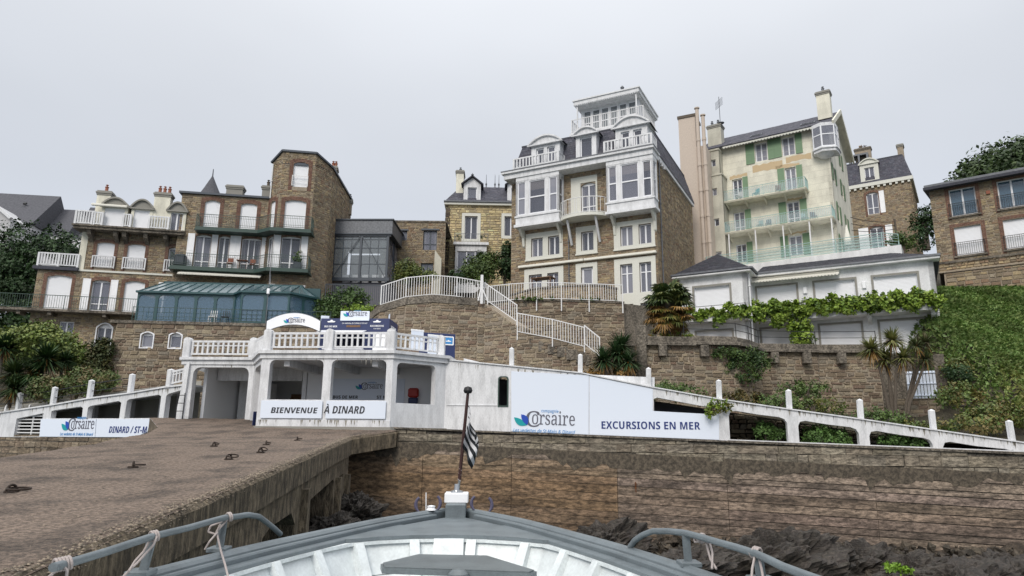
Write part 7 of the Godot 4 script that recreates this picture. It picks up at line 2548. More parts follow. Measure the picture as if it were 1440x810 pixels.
	var b := part(o, "bay", mb, M.white_paint)
	window(b, shift(1.0), [1.0, 0.6, 3.6, 3.1], {cols = 3, rec = 0.1, room = 0.6, curtain = 0.0, called = "bay_window"})
	railing(b, [Vector3(0.7, 3.95, 0.0), Vector3(0.7, 3.95, 1.1), Vector3(2.3, 3.95, 1.1), Vector3(3.9, 3.95, 1.1), Vector3(3.9, 3.95, 0.0)], 0.85, M.zinc, {gap = 0.15, bar = 0.02, rail = 0.04, post = 0.04, joined = true})
	mb = MB.new()
	foliage(mb, [[Vector3(1.2, 4.5, 1.0), Vector3(0.35, 0.2, 0.12)], [Vector3(3.4, 4.5, 1.0), Vector3(0.35, 0.2, 0.12)]], 200, 0.12, GREEN)
	part(b, "flower_box", mb, M.leaf)


func right_brick_house() -> void:
	var o := thing("right_stone_house", "brown stone house with blue-paned windows and iron window rails, right edge", "house", Vector3(31.08, 14.79, -48), -38.0)
	var gl := {cols = 2, rec = 0.15, sur = "brick", sw = 0.26, glass = "glass_blue", curtain = 0.0}
	var ro := {kind = "roller", rec = 0.15, sur = "brick", sw = 0.26}
	var wins := []
	for k in 3:
		wins.append([1.2 + k * 2.9, 5.95, 2.8 + k * 2.9, 8.0, gl])
		wins.append([1.22 + k * 2.9, 3.0, 2.84 + k * 2.9, 5.1, ro])
	facade(o, "front_wall", Transform3D.IDENTITY, rect(0, 2.0, 10, 8.35), wins, M.mortar, {stone = STONE})
	for w: Array in wins:
		railing(o, [Vector3(w[0] - 0.1, w[1] - 0.02, 0.1), Vector3(w[2] + 0.1, w[1] - 0.02, 0.1)], 0.95, M.dark_iron, {gap = 0.13, bar = 0.02, rail = 0.035, low = 0.06, post = 0.03, mids = [0.85], called = "rail_bar"})
		block(o, "sill", Vector3(w[0] - 0.2, w[1] - 0.16, 0), Vector3(w[2] + 0.2, w[1] - 0.04, 0.16), M.concrete)
	masonry(o, shift(0.5), P2([0.3, -1.5, 10.5, -1.5, 10.5, 1.7, 0.4, 1.7]), [], {h = Vector2(0.2, 0.32), w = Vector2(0.35, 0.75), pal = STONE.pal, gap = 0.05, jitter = 0.02, deep = 0.05, clip = true}, 60)
	var mb := MB.new()
	mb.box(Vector3(0.3, -1.5, 0.0), Vector3(10.5, 1.75, 0.49))
	mb.box(Vector3(0.0, 1.75, 0.0), Vector3(10.5, 1.87, 0.6))
	part(o, "plinth_core", mb, M.mortar)
	masonry(o, shift(0.06), rect(0.0, 1.9, 10, 2.5), [], STONE, 0)
	block(o, "ledge", Vector3(-0.02, 2.5, 0.0), Vector3(10, 2.66, 0.14), M.concrete)
	mb = MB.new()
	mb.quad(Vector3(0, -1.5, -9), Vector3(0, -1.5, 0), Vector3(0, 8.35, 0), Vector3(0, 8.35, -9))
	mb.quad(Vector3(10, -1.5, 0), Vector3(10, -1.5, -9), Vector3(10, 8.35, -9), Vector3(10, 8.35, 0))
	mb.quad(Vector3(10, -1.5, -9), Vector3(0, -1.5, -9), Vector3(0, 8.35, -9), Vector3(10, 8.35, -9))
	part(o, "rear_walls", mb, M.mortar)
	mb = MB.new()
	mb.obox(Transform3D(Basis(Vector3.RIGHT, 0.12), Vector3(5.0, 8.75, -4.0)), Vector3(10.6, 0.2, 9.6))
	part(o, "roof", mb, M.slate_plain)
	mb = MB.new()
	mb.bar(Vector3(-0.25, 8.42, 0.5), Vector3(10.2, 8.42, 0.5), 0.16, 0.16)
	part(o, "gutter", mb, M.zinc)
	mb = MB.new()
	mb.lathe(Vector3(3.55, 7.3, 0.0), [Vector2(0.13, 0), Vector2(0.13, 0.02)], 14)
	part(o, "alarm_box", unit_cube(), M.terracotta, Transform3D(Basis.from_scale(Vector3(0.24, 0.24, 0.12)), Vector3(3.55, 7.3, 0.06)))
	var wm := thing("wire_mast", "thin mast with sagging wires between the two right-hand stone houses", "mast", Vector3(36.5, 16, -62))
	stick(wm, "pole", Vector3.ZERO, Vector3(0, 9.5, 0), 0.14, 0.14, M.bark)
	for k in 3:
		var path := []
		for i in 13: path.append(Vector3(0, 9.2 - k * 0.35, 0) + Vector3(-6.5, 2.0 - k * 0.5, -1) * (i / 12.0) - Vector3(0, sin(PI * i / 12.0) * 0.6, 0))
		mb = MB.new()
		mb.tube(path, 0.03, 5)
		part(wm, "wire", mb, M.dark_iron)


func far_houses() -> void:
	# mansard house behind the cream one
	var o := thing("mansard_house", "brown stone house with dark mansard roof far behind on the right", "house", Vector3(38.82, 26.65, -75), -34.0)
	var w := {cols = 2, rows = [0.7, 0.3], arch = 0.2, sur = "brick", sw = 0.22, rec = 0.15, curtain = 0.3}
	facade(o, "front_wall", Transform3D.IDENTITY, rect(-1.5, -4, 6.6, 6.7), [[2.05, 3.3, 3.25, 5.9, w], [2.05, -0.8, 3.4, 1.8, w]], M.mortar, {stone = STONE})
	facade(o, "side_wall", side(6.6), rect(0, -4, 9, 6.7), [], M.mortar, {stone = STONE})
	for q: Array in [[3.35, 3.85, 3.3, 5.9], [0.9, 1.9, -0.8, 1.8], [3.6, 4.3, -0.8, 1.8]]: leaf_shutter(o, Transform3D.IDENTITY, [q[0], q[2], q[1], q[3]], M.white_clean)
	var mb := MB.new()
	mb.box(Vector3(-1.7, 6.6, -9.2), Vector3(6.85, 7.0, 0.3))
	for k in 14: mb.box(Vector3(-1.5 + k * 0.6, 6.35, 0.0), Vector3(-1.25 + k * 0.6, 6.6, 0.25))
	part(o, "cornice", mb, M.cream_trim)
	slates(o, plane(Vector3(-1.6, 7.0, 0.2), Vector3.RIGHT, Vector3(0, 3.0, -1.0)), P2([0, 0, 8.4, 0, 7.7, 3.2, 0.7, 3.2]), [], "mansard_front")
	slates(o, plane(Vector3(6.8, 7.0, 0.2), Vector3(0, 0, -1), Vector3(-0.8, 3.0, 0)), P2([0, 0, 9.0, 0, 9.0, 3.1, 1.0, 3.1]), [], "mansard_side")
	mb = MB.new()
	mb.box(Vector3(-0.9, 9.9, -9), Vector3(6.0, 10.08, -0.75))
	part(o, "upper_roof", mb, M.slate_plain)
	mb = MB.new()
	mb.slab(rect(1.7, 7.1, 3.6, 9.4), [rect(2.15, 7.35, 3.15, 8.9)], -0.3, 0.0, shift(0.12))
	mb.box(Vector3(1.75, 7.1, -1.2), Vector3(1.85, 9.4, -0.2))
	mb.box(Vector3(3.45, 7.1, -1.2), Vector3(3.55, 9.4, -0.2))
	var d := part(o, "dormer", mb, M.cream_trim)
	window(d, shift(0.12), [2.15, 7.35, 3.15, 8.9], {cols = 2, room = 0.5, called = "dormer_window"})
	segment_hood(d, "pediment", 1.7, 3.6, 9.4, 0.5, -1.2, 0.2, M.cream_trim, M.slate_plain)
	mb = MB.new()
	mb.slab(rect(-0.6, 10.05, 2.6, 11.3), [rect(-0.4, 10.2, 0.5, 11.1), rect(0.7, 10.2, 1.5, 11.1), rect(1.7, 10.2, 2.4, 11.1)], -1.6, 0.0, shift(-1.2))
	part(o, "roof_lantern", mb, M.zinc)
	chimney(o, Vector3(2.0, 10.0, -2.4), Vector3(1.7, 2.1, 0.8), M.mortar, 0, null, {cap = "concrete"})
	mb = MB.new()
	foliage(mb, [[Vector3(2.0, 12.4, -2.4), Vector3(0.9, 0.2, 0.4)]], 120, 0.2, DRY)
	part(o, "chimney_weeds", mb, M.leaf)
	chimney(o, Vector3(5.9, 9.8, -1.6), Vector3(0.6, 1.5, 0.9), M.mortar, 0)
	# slate-roofed hotel on the far left
	o = thing("slate_roofed_house", "long grey house with steep slate roofs on the far left skyline", "house", Vector3(-69, 24, -80), 8)
	mb = MB.new()
	mb.prism(P2([-4, -2, 9.2, -2, 9.2, 6.2, -4, 6.2]), -9, 0.0)
	mb.prism(P2([9.2, -2, 20, -2, 20, 5.0, 9.2, 5.0]), -9, -2.0)
	part(o, "walls", mb, M.render_far)
	mb = MB.new()
	mb.prism(P2([0.6, 6.0, -5.0, 11.6, -10.2, 6.0]), 0.0, 13.6, Transform3D(Basis(Vector3(0, 0, 1), Vector3.UP, Vector3(-1, 0, 0)), Vector3(9.4, 0, 0)))
	part(o, "main_roof", mb, M.slate_far)
	mb = MB.new()
	mb.prism(P2([-1.2, 4.4, -6.2, 10.2, -11.0, 4.4]), 0.0, 3.2, Transform3D(Basis(Vector3(0, 0, 1), Vector3.UP, Vector3(-1, 0, 0)), Vector3(12.2, 0, 0)))
	mb.prism(P2([-3.2, 4.4, -7.2, 11.0, -11.0, 4.4]), 0.0, 6.2, Transform3D(Basis(Vector3(0, 0, 1), Vector3.UP, Vector3(-1, 0, 0)), Vector3(18.4, 0, 0)))
	part(o, "lower_roof", mb, M.slate_far)
	mb = MB.new()
	for q: Vector3 in [Vector3(6.5, 9.6, -2.6), Vector3(13.0, 7.8, -3.4)]: mb.obox(Transform3D(Basis(Vector3.RIGHT, -0.8), q), Vector3(0.35, 0.35, 0.2))
	part(o, "roof_vent", mb, M.dark_iron)
	# gabled wing with white barge board nearer on the left
	mb = MB.new()
	mb.prism(P2([-3.0, -2, 3.0, -2, 3.0, 5.4, 0.5, 7.4, -3.0, 4.4]), -6, 0, Transform3D(Basis.IDENTITY, Vector3(6.2, 0, 4.5)))
	part(o, "gable_wing", mb, M.render_far)
	mb = MB.new()
	mb.bar(Vector3(3.0, 4.4, 4.8), Vector3(6.7, 7.5, 4.8), 0.5, 0.3)
	mb.bar(Vector3(6.7, 7.5, 4.8), Vector3(9.4, 5.3, 4.8), 0.5, 0.3)
	mb.box(Vector3(-1.0, 5.2, 3.0), Vector3(3.6, 5.7, 4.8))
	mb.box(Vector3(2.6, -2, 4.3), Vector3(3.3, 4.6, 4.9))
	part(o, "barge_board", mb, M.white_paint)
	for q: Array in [[10.6, 3.4], [14.2, 3.2]]:
		mb = MB.new()
		mb.slab(rect(q[0], q[1], q[0] + 2.0, q[1] + 1.5), [rect(q[0] + 0.25, q[1] + 0.2, q[0] + 1.75, q[1] + 1.2)], -0.3, 0.0, shift(-1.0))
		var wi := part(o, "attic_window", mb, M.white_paint)
		part(wi, "pane", unit_cube(), M.glass, Transform3D(Basis.from_scale(Vector3(1.5, 1.0, 0.02)), Vector3(q[0] + 1.0, q[1] + 0.7, -1.2)))
	# conical turret
	o = thing("turret_roof", "pointed slate turret rising behind the flat-roofed stone house", "turret", Vector3(-42.2, 29.0, -90))
	mb = MB.new()
	mb.lathe(Vector3.ZERO, [Vector2(2.4, -4), Vector2(2.4, 6.5)], 12)
	part(o, "drum", mb, M.mortar)
	mb = MB.new()
	mb.lathe(Vector3.ZERO, [Vector2(2.3, 6.4), Vector2(1.8, 7.6), Vector2(0.9, 9.4), Vector2(0.25, 10.8), Vector2(0.08, 11.2), Vector2(0.05, 12.2), Vector2(0, 12.3)], 14)
	mb.lathe(Vector3(2.4, 0, 0), [Vector2(0.8, 6.4), Vector2(0.3, 8.6), Vector2(0.05, 9.2), Vector2(0, 10)], 10)
	part(o, "spire", mb, M.slate_far)


# ---------------------------------------------------------------- plants and rocks
func cordyline(label: String, at: Vector3, heads: Array, length: float, n: int, pal: Array, called := "cordyline", group := "") -> void:
	# branching trunk with a rosette of sword leaves at each head (points relative to the foot)
	var o := thing(called, label, "plant", at, 0, group)
	var tr := MB.new()
	var fork := Vector3.ZERO
	for h: Vector3 in heads: fork += h
	fork = fork / heads.size() * 0.45
	for h: Vector3 in heads:
		var bow := Vector3(rng.randf_range(-0.15, 0.15), 0, rng.randf_range(-0.15, 0.15))
		tr.tube([Vector3(h.x * 0.05, -0.5, h.z * 0.05), Vector3(h.x * 0.2, fork.y * 0.5, h.z * 0.2) + bow, fork.lerp(h, 0.45) + bow, h], [0.1, 0.085, 0.065, 0.05], 8)
	part(o, "trunk", tr, M.bark)
	for h: Vector3 in heads:
		var mb := MB.new()
		blades(mb, h, n, length, length * 0.065, pal, 0.35, -0.5)
		blades(mb, h - Vector3(0, 0.15, 0), n / 7, length * 0.7, length * 0.06, DRY, 1.1, -0.9)
		part(o, "leaf_rosette", mb, M.leaf)


func tree(label: String, at: Vector3, h: float, lobes: Array, n: int, size: float, pal: Array) -> void:
	var o := thing("tree", label, "tree", at)
	var tr := MB.new()
	tr.tube([Vector3(0, -0.5, 0), Vector3(0.1, h * 0.3, 0), Vector3(0, h * 0.6, 0)], [0.4, 0.3, 0.2], 10)
	for l: Array in lobes:
		tr.tube([Vector3(0.05, h * 0.35, 0), (l[0] as Vector3) * 0.6 + Vector3(0, h * 0.15, 0), l[0]], [0.2, 0.12, 0.04], 7)
	part(o, "trunk", tr, M.bark)
	var mb := MB.new()
	foliage(mb, lobes, n, size, pal, 0.24)
	part(o, "crown", mb, M.leaf)


func plants() -> void:
	# dark hedge and trees behind
	bush("conifer_hedge", "big dark green conifer hedge at the far left below the slate roofs", "hedge", Vector3(-46, 15, -57), [[Vector3(-6, 1.2, 0), Vector3(5.5, 3.6, 2.5)], [Vector3(-0.5, 3.2, 0), Vector3(3.6, 3.9, 2.4)], [Vector3(2.8, 4.2, 0), Vector3(2.9, 3.6, 2.2)], [Vector3(3.5, 1.2, 0.3), Vector3(3.4, 3.4, 2.2)], [Vector3(-2.5, 0.0, 0.6), Vector3(5.0, 3.2, 2.2)], [Vector3(5.2, -1.5, 0.4), Vector3(2.5, 3.0, 2.0)], [Vector3(6.4, 4.6, 0.2), Vector3(3.0, 2.9, 2.0)], [Vector3(8.0, 3.4, 0), Vector3(2.2, 2.6, 1.8)]], 52000, 0.27, DARK, "", 0.16)
	tree("large dark leafy tree behind the stone house at the right edge", Vector3(57.5, 24, -75), 14, [[Vector3(1.0, 10.5, 0), Vector3(5.5, 4.6, 4)], [Vector3(-4.0, 9.0, 1), Vector3(3.4, 3.2, 3)], [Vector3(5.0, 12.0, -1), Vector3(5.5, 4.6, 4)], [Vector3(-6.2, 7.2, 0.5), Vector3(2.2, 2.0, 2)], [Vector3(10.0, 11.0, 0), Vector3(5.5, 5.0, 4)], [Vector3(3.0, 7.0, 1), Vector3(6.0, 3.4, 3)]], 48000, 0.5, [Color(0.04, 0.07, 0.022), Color(0.058, 0.092, 0.028), Color(0.028, 0.05, 0.018)])
	tree("dark tree seen in the gap between the mansard house and right stone house", Vector3(42.97, 24.68, -68), 5, [[Vector3(0, 1.6, 0), Vector3(1.5, 2.2, 1.2)], [Vector3(0.6, 3.0, 0), Vector3(1.2, 1.6, 1)]], 2500, 0.28, DARK)
	bush("shrub", "rounded green shrub at the right end of the pale green roof terrace", "shrub", Vector3(29.81, 18.95, -50), [[Vector3(0, 0.55, 0), Vector3(1.2, 0.75, 0.7)], [Vector3(-0.5, 0.8, 0), Vector3(0.6, 0.5, 0.5)]], 1500, 0.17, GREEN)
	# garden left of the veranda wall
	bush("olive_shrub", "broad olive green shrub at the left edge above the yuccas", "shrub", Vector3(-28.54, 9.15, -40.5), [[Vector3(-0.8, 0.5, 0), Vector3(1.5, 1.1, 1.0)], [Vector3(1.0, 0.6, 0), Vector3(1.5, 1.1, 1.0)], [Vector3(0.1, 1.2, -0.3), Vector3(1.2, 0.9, 0.8)], [Vector3(2.4, -0.1, 0.2), Vector3(1.1, 0.9, 0.7)], [Vector3(-2.2, 0.3, 0.2), Vector3(1.4, 1.2, 0.8)]], 15000, 0.2, [Color(0.14, 0.19, 0.04), Color(0.11, 0.15, 0.035), Color(0.19, 0.22, 0.06), Color(0.07, 0.105, 0.03)])
	cordyline("tall dark yucca, rightmost of those left of the veranda wall", Vector3(-26.12, 6.92, -38.2), [Vector3(0, 1.75, 0), Vector3(-0.25, 0.9, 0.3)], 1.45, 380, DARK, "yucca", "yuccas left of the veranda wall")
	cordyline("dark yucca below the olive shrub, lowest at the left edge", Vector3(-27.21, 6.48, -37.5), [Vector3(0, 1.3, 0), Vector3(0.35, 0.5, 0.3)], 1.3, 360, [Color(0.03, 0.055, 0.022), Color(0.05, 0.08, 0.03), Color(0.07, 0.09, 0.03)], "yucca", "yuccas left of the veranda wall")
	cordyline("dark spiky yucca highest at the left edge, under the hedge", Vector3(-29.5, 8.4, -39.5), [Vector3(0, 1.1, 0)], 1.25, 320, DARK, "yucca", "yuccas left of the veranda wall")
	cordyline("small dark yucca against the olive shrub's right side", Vector3(-25.68, 7.8, -39.2), [Vector3(0, 0.9, 0)], 1.0, 300, DARK, "yucca", "yuccas left of the veranda wall")
	bush("ivy_shrub", "dark ivy-like shrub climbing the left edge of the veranda wall", "shrub", Vector3(-24.53, 7.31, -40.6), [[Vector3(-0.1, 1.2, 0), Vector3(0.8, 1.6, 0.5)], [Vector3(-0.9, 0.7, 0), Vector3(0.9, 1.0, 0.5)], [Vector3(0.1, 2.3, -0.1), Vector3(0.6, 0.7, 0.3)]], 9000, 0.16, [Color(0.05, 0.062, 0.022), Color(0.035, 0.05, 0.018), Color(0.075, 0.07, 0.025)])
	bush("hydrangea", "low green shrub with brownish heads along the top of the left gallery", "shrub", Vector3(-23.55, 6.54, -36.6), [[Vector3(-1.2, 0.4, 0), Vector3(1.0, 0.6, 0.6)], [Vector3(0.4, 0.75, 0), Vector3(1.0, 0.6, 0.6)], [Vector3(1.7, 0.9, -0.2), Vector3(0.8, 0.5, 0.5)], [Vector3(0.2, 1.2, -0.9), Vector3(0.7, 0.5, 0.5)]], 9000, 0.16, [Color(0.085, 0.12, 0.035), Color(0.06, 0.09, 0.028), Color(0.14, 0.11, 0.05)])
	# middle
	bush("shrub", "bushy green shrub between the veranda and the curved garden wall", "shrub", Vector3(-11, 12.06, -43), [[Vector3(0.0, 0.7, 0), Vector3(1.3, 1.1, 1.0)], [Vector3(0.8, 1.3, -0.2), Vector3(0.9, 0.8, 0.8)], [Vector3(-0.9, 0.5, 0), Vector3(0.8, 0.9, 0.7)]], 4200, 0.17, [Color(0.055, 0.1, 0.028), Color(0.075, 0.125, 0.035), Color(0.035, 0.065, 0.02)])
	bush("grass_tuft", "bright green patch of grass beside the curved garden wall's left end", "grass patch", Vector3(-9.43, 12.21, -42), [[Vector3(0, 0.15, 0), Vector3(1.1, 0.35, 0.6)]], 1500, 0.15, FRESH)
	bush("shrub", "yellow-green shrub in front of the stone annex above the white fence", "shrub", Vector3(-7.16, 15.41, -47), [[Vector3(0, 0.5, 0), Vector3(1.5, 0.7, 0.8)], [Vector3(-0.4, 0.95, 0), Vector3(0.9, 0.6, 0.7)], [Vector3(1.0, 0.3, 0.2), Vector3(0.9, 0.5, 0.6)]], 3600, 0.17, [Color(0.11, 0.13, 0.025), Color(0.08, 0.11, 0.025), Color(0.14, 0.14, 0.03), Color(0.045, 0.07, 0.02)])
	bush("bamboo", "feathery light green bush in front of the golden stone house", "shrub", Vector3(-2.26, 16.15, -50), [[Vector3(-0.2, 1.0, 0), Vector3(1.35, 1.15, 0.9)], [Vector3(0.4, 1.5, 0), Vector3(0.9, 0.8, 0.7)], [Vector3(-1.0, 0.6, 0), Vector3(0.8, 0.8, 0.7)]], 5000, 0.2, [Color(0.07, 0.11, 0.03), Color(0.095, 0.135, 0.035), Color(0.05, 0.08, 0.025)])
	bush("laurel", "dark evergreen bush against the left edge of the tall villa", "shrub", Vector3(-0.66, 16.52, -51), [[Vector3(0.15, 1.4, 0), Vector3(0.75, 1.5, 0.8)], [Vector3(0.3, 2.5, 0), Vector3(0.5, 0.6, 0.5)]], 3000, 0.18, DARK)
	bush("shrub", "small dark green bush at the golden house's bay, behind the white fence", "shrub", Vector3(-4.16, 16.01, -49), [[Vector3(0, 0.3, 0), Vector3(0.6, 0.45, 0.5)]], 900, 0.15, DARK)
	# yucca and palm right of the stairs
	cordyline("large dark green yucca at the foot of the stair, left of the concrete pillar", Vector3(5.64, 7.95, -36.3), [Vector3(0, 1.15, 0), Vector3(-0.75, 0.75, 0.2), Vector3(0.55, 0.7, 0.3), Vector3(0.3, 1.6, -0.2)], 1.15, 230, [Color(0.025, 0.055, 0.02), Color(0.04, 0.08, 0.03), Color(0.055, 0.095, 0.04)], "yucca")
	bush("dry_leaves", "low patch of dry orange leaves under the large stair yucca", "ground plant", Vector3(4.99, 7.91, -36), [[Vector3(-0.7, 0.05, 0), Vector3(0.6, 0.25, 0.4)], [Vector3(0.6, 0.0, 0.1), Vector3(0.9, 0.22, 0.4)]], 700, 0.17, DRY)
	var o := thing("fan_palm", "shaggy fan palm with brown dead fronds beside the concrete pillar", "palm", Vector3(8.88, 9.97, -38.6))
	var mb := MB.new()
	mb.tube([Vector3(0, -0.6, 0), Vector3(0.1, 1.2, 0), Vector3(0.15, 2.4, 0)], [0.2, 0.17, 0.14], 9)
	mb.tube([Vector3(0.2, -0.6, 0), Vector3(0.9, 0.8, 0.1), Vector3(1.1, 1.5, 0.1)], [0.07, 0.05, 0.03], 7)
	part(o, "trunk", mb, M.bark)
	mb = MB.new()
	for k in 60:
		var a := rng.randf() * TAU
		var y := rng.randf_range(-0.2, 0.98)
		fan_leaf(mb, Vector3(0.15, 2.45, 0), Vector3(cos(a) * sqrt(1 - y * y), y, sin(a) * sqrt(1 - y * y)), rng.randf_range(0.55, 0.95), 0.85, [Color(0.045, 0.075, 0.02), Color(0.075, 0.1, 0.03), Color(0.03, 0.05, 0.016), Color(0.1, 0.11, 0.03)])
	part(o, "green_fans", mb, M.leaf)
	mb = MB.new()
	for k in 64:
		var a := rng.randf() * TAU
		fan_leaf(mb, Vector3(0.1, rng.randf_range(1.3, 2.2), 0), Vector3(cos(a) * 0.9, rng.randf_range(-0.75, 0.15), sin(a) * 0.9).normalized(), rng.randf_range(0.5, 1.05), 0.7, DRY if k % 3 else OLIVE)
	part(o, "dead_fans", mb, M.leaf)
	mb = MB.new()
	foliage(mb, [[Vector3(0.8, 0.35, 0.2), Vector3(0.8, 0.4, 0.4)], [Vector3(-0.5, 0.5, 0.1), Vector3(0.6, 0.5, 0.4)]], 900, 0.16, FRESH + DRY)
	part(o, "undergrowth", mb, M.leaf)
	# vine along the white villa's balcony
	var wv := Transform3D(Basis(Vector3.UP, deg_to_rad(-30.0)), Vector3(16.45, 10.91, -46))
	o = thing("vine", "leafy bright green vine trained along the white villa's balcony", "vine", wv.origin, -30)
	mb = MB.new()
	var lobes := []
	for k in 30:
		var u := lerpf(0.1, 10.7, k / 29.0)
		lobes.append([Vector3(u, 2.12 + 0.22 * sin(k * 1.9), 1.45), Vector3(0.5, rng.randf_range(0.3, 0.55), 0.32)])
	for k in 9:
		var u := lerpf(-3.9, 0.3, k / 8.0)
		lobes.append([Vector3(u, 1.95 + 0.25 * sin(k * 2.3), 3.05), Vector3(0.42, rng.randf_range(0.25, 0.5), 0.28)])
	lobes.append_array([[Vector3(0.7, 2.0, 1.6), Vector3(0.7, 0.65, 0.4)], [Vector3(3.2, 1.0, 1.4), Vector3(0.75, 0.7, 0.35)], [Vector3(3.3, 0.2, 1.4), Vector3(0.7, 0.75, 0.35)], [Vector3(3.4, -0.4, 1.4), Vector3(0.6, 0.45, 0.3)], [Vector3(1.9, 1.3, 1.4), Vector3(0.35, 0.35, 0.2)], [Vector3(-1.6, 1.35, 3.0), Vector3(0.35, 0.5, 0.2)], [Vector3(2.2, 1.8, 1.45), Vector3(0.5, 0.6, 0.3)]])
	foliage(mb, lobes, 17000, 0.23, FRESH + [Color(0.06, 0.11, 0.02), Color(0.2, 0.27, 0.05)], 0.35)
	part(o, "foliage", mb, M.leaf)
	mb = MB.new()
	for k in 14: mb.tube([Vector3(k * 0.78, 2.0 + 0.1 * sin(k), 1.35), Vector3(k * 0.78 + 0.4, 2.15, 1.42), Vector3(k * 0.78 + 0.8, 2.05, 1.36)], 0.025, 5)
	mb.tube([Vector3(3.3, -0.9, 1.35), Vector3(3.4, 0.4, 1.3), Vector3(3.1, 1.9, 1.35)], 0.05, 6)
	part(o, "stem", mb, M.bark)
	# ivy on the terrace wall
	o = thing("ivy", "dark ivy hanging over the middle of the terrace wall", "ivy", Vector3(12.64, 9.04, -37.6))
	mb = MB.new()
	foliage(mb, [[Vector3(-0.9, 0.35, 0.35), Vector3(0.9, 0.3, 0.18)], [Vector3(0.2, 0.25, 0.2), Vector3(1.0, 0.4, 0.25)], [Vector3(0.7, -0.25, 0.1), Vector3(0.9, 0.5, 0.3)], [Vector3(1.5, 0.1, -0.5), Vector3(0.7, 0.4, 0.3)], [Vector3(-0.6, -0.3, 0.15), Vector3(0.5, 0.5, 0.12)], [Vector3(0.4, -0.9, 0.1), Vector3(0.7, 0.4, 0.2)]], 3600, 0.13, GREEN + DARK, 0.35)
	part(o, "foliage", mb, M.leaf)
	# cordylines at the right end
	cordyline("tall branching cordyline with drooping yellowish heads before the right end of the terrace wall", Vector3(19.45, 5.79, -35), [Vector3(19.77, 9.82, -35) - Vector3(19.45, 5.79, -35), Vector3(18.62, 9.32, -35) - Vector3(19.45, 5.79, -35), Vector3(19.36, 8.84, -35.2) - Vector3(19.45, 5.79, -35), Vector3(20.04, 8.86, -34.7) - Vector3(19.45, 5.79, -35)], 1.0, 210, [Color(0.15, 0.17, 0.055), Color(0.2, 0.2, 0.07), Color(0.11, 0.13, 0.045), Color(0.24, 0.22, 0.085)])
	cordyline("slender cordyline with small dark heads leaning right, before the slatted gate", Vector3(19.96, 5.76, -35.2), [Vector3(21.08, 9.55, -35.2) - Vector3(19.96, 5.76, -35.2), Vector3(21.51, 8.86, -35.2) - Vector3(19.96, 5.76, -35.2), Vector3(21.83, 9.79, -35.6) - Vector3(19.96, 5.76, -35.2)], 0.8, 140, [Color(0.07, 0.1, 0.04), Color(0.09, 0.1, 0.04), Color(0.12, 0.1, 0.06)])
	# rough growth on the bank between ramp and terrace wall
	var n := 0
	for q: Array in [[7.56, 6.86, -32.2, 1.6, 0.38, 0, "low brown-green growth behind the step at the end of the white parapet"], [10.77, 6.51, -32.4, 1.2, 0.4, 1, "dark mound of heather behind the second post right of the sign"], [12.51, 6.34, -32.6, 1.1, 0.4, 0, "green growth behind the third post right of the sign"], [14.43, 6.22, -32.4, 1.5, 0.45, 2, "mixed scrub on the bank behind the middle of the right ramp"], [17.05, 5.64, -31.8, 1.4, 0.4, 0, "green weeds at the foot of the cordylines"], [18.66, 5.2, -31.3, 1.2, 0.35, 2, "dry scrub on the bank right of the cordylines"], [15.28, 7.26, -35.8, 1.2, 0.5, 0, "green clump rooted low in the terrace wall"]]:
		var pal: Array = [GREEN, [Color(0.06, 0.06, 0.02), Color(0.1, 0.07, 0.02)], GREEN + OLIVE][q[5]]
		bush("bank_growth", q[6], "scrub", Vector3(q[0], q[1], q[2]), [[Vector3(-0.6, 0.0, 0), Vector3(q[3] * 0.6, q[4], 0.5)], [Vector3(0.6, 0.02, -0.2), Vector3(q[3] * 0.65, q[4], 0.5)], [Vector3(0, 0.2, -0.3), Vector3(q[3] * 0.4, q[4] * 0.8, 0.4)]], 1700, 0.12, pal, "scrub on the bank")
	for q: Array in [[12.98, 4.65, -28.75, 1.1, 0.5, "lush green weeds filling the second arch of the right ramp"], [11.03, 4.86, -29.4, 0.9, 0.35, "green weeds in the right half of the ramp's first arch"], [16.1, 4.51, -28.6, 1.3, 0.25, "sparse low weeds in the third arch of the right ramp"]]:
		bush("arch_weeds", q[5], "weeds", Vector3(q[0], q[1], q[2]), [[Vector3(-0.3, 0.2, 0), Vector3(q[3] * 0.6, q[4], 0.4)], [Vector3(0.5, 0.1, 0), Vector3(q[3] * 0.7, q[4] * 0.7, 0.4)]], 2300, 0.12, [Color(0.1, 0.19, 0.05), Color(0.13, 0.23, 0.065), Color(0.065, 0.12, 0.035)], "weeds under the ramp")
	o = thing("creeper", "pale green creeper spilling over the ramp at the end of the sign", "creeper", Vector3(8.51, 5.98, -28.5))
	mb = MB.new()
	foliage(mb, [[Vector3(0, 0.05, 0.1), Vector3(0.55, 0.25, 0.2)], [Vector3(-0.2, -0.15, 0.1), Vector3(0.35, 0.3, 0.15)], [Vector3(0.45, 0.0, 0.1), Vector3(0.3, 0.15, 0.15)]], 500, 0.13, OLIVE + FRESH)
	part(o, "foliage", mb, M.leaf)
	o = thing("wall_tuft", "small tuft growing from the sea wall's top near the right edge", "weed", Vector3(19.2, 4.21, -28.2))
	mb = MB.new()
	foliage(mb, [[Vector3(0, 0.03, 0.1), Vector3(0.16, 0.12, 0.1)]], 90, 0.1, GREEN)
	part(o, "foliage", mb, M.leaf)
	grass()
	rocks()


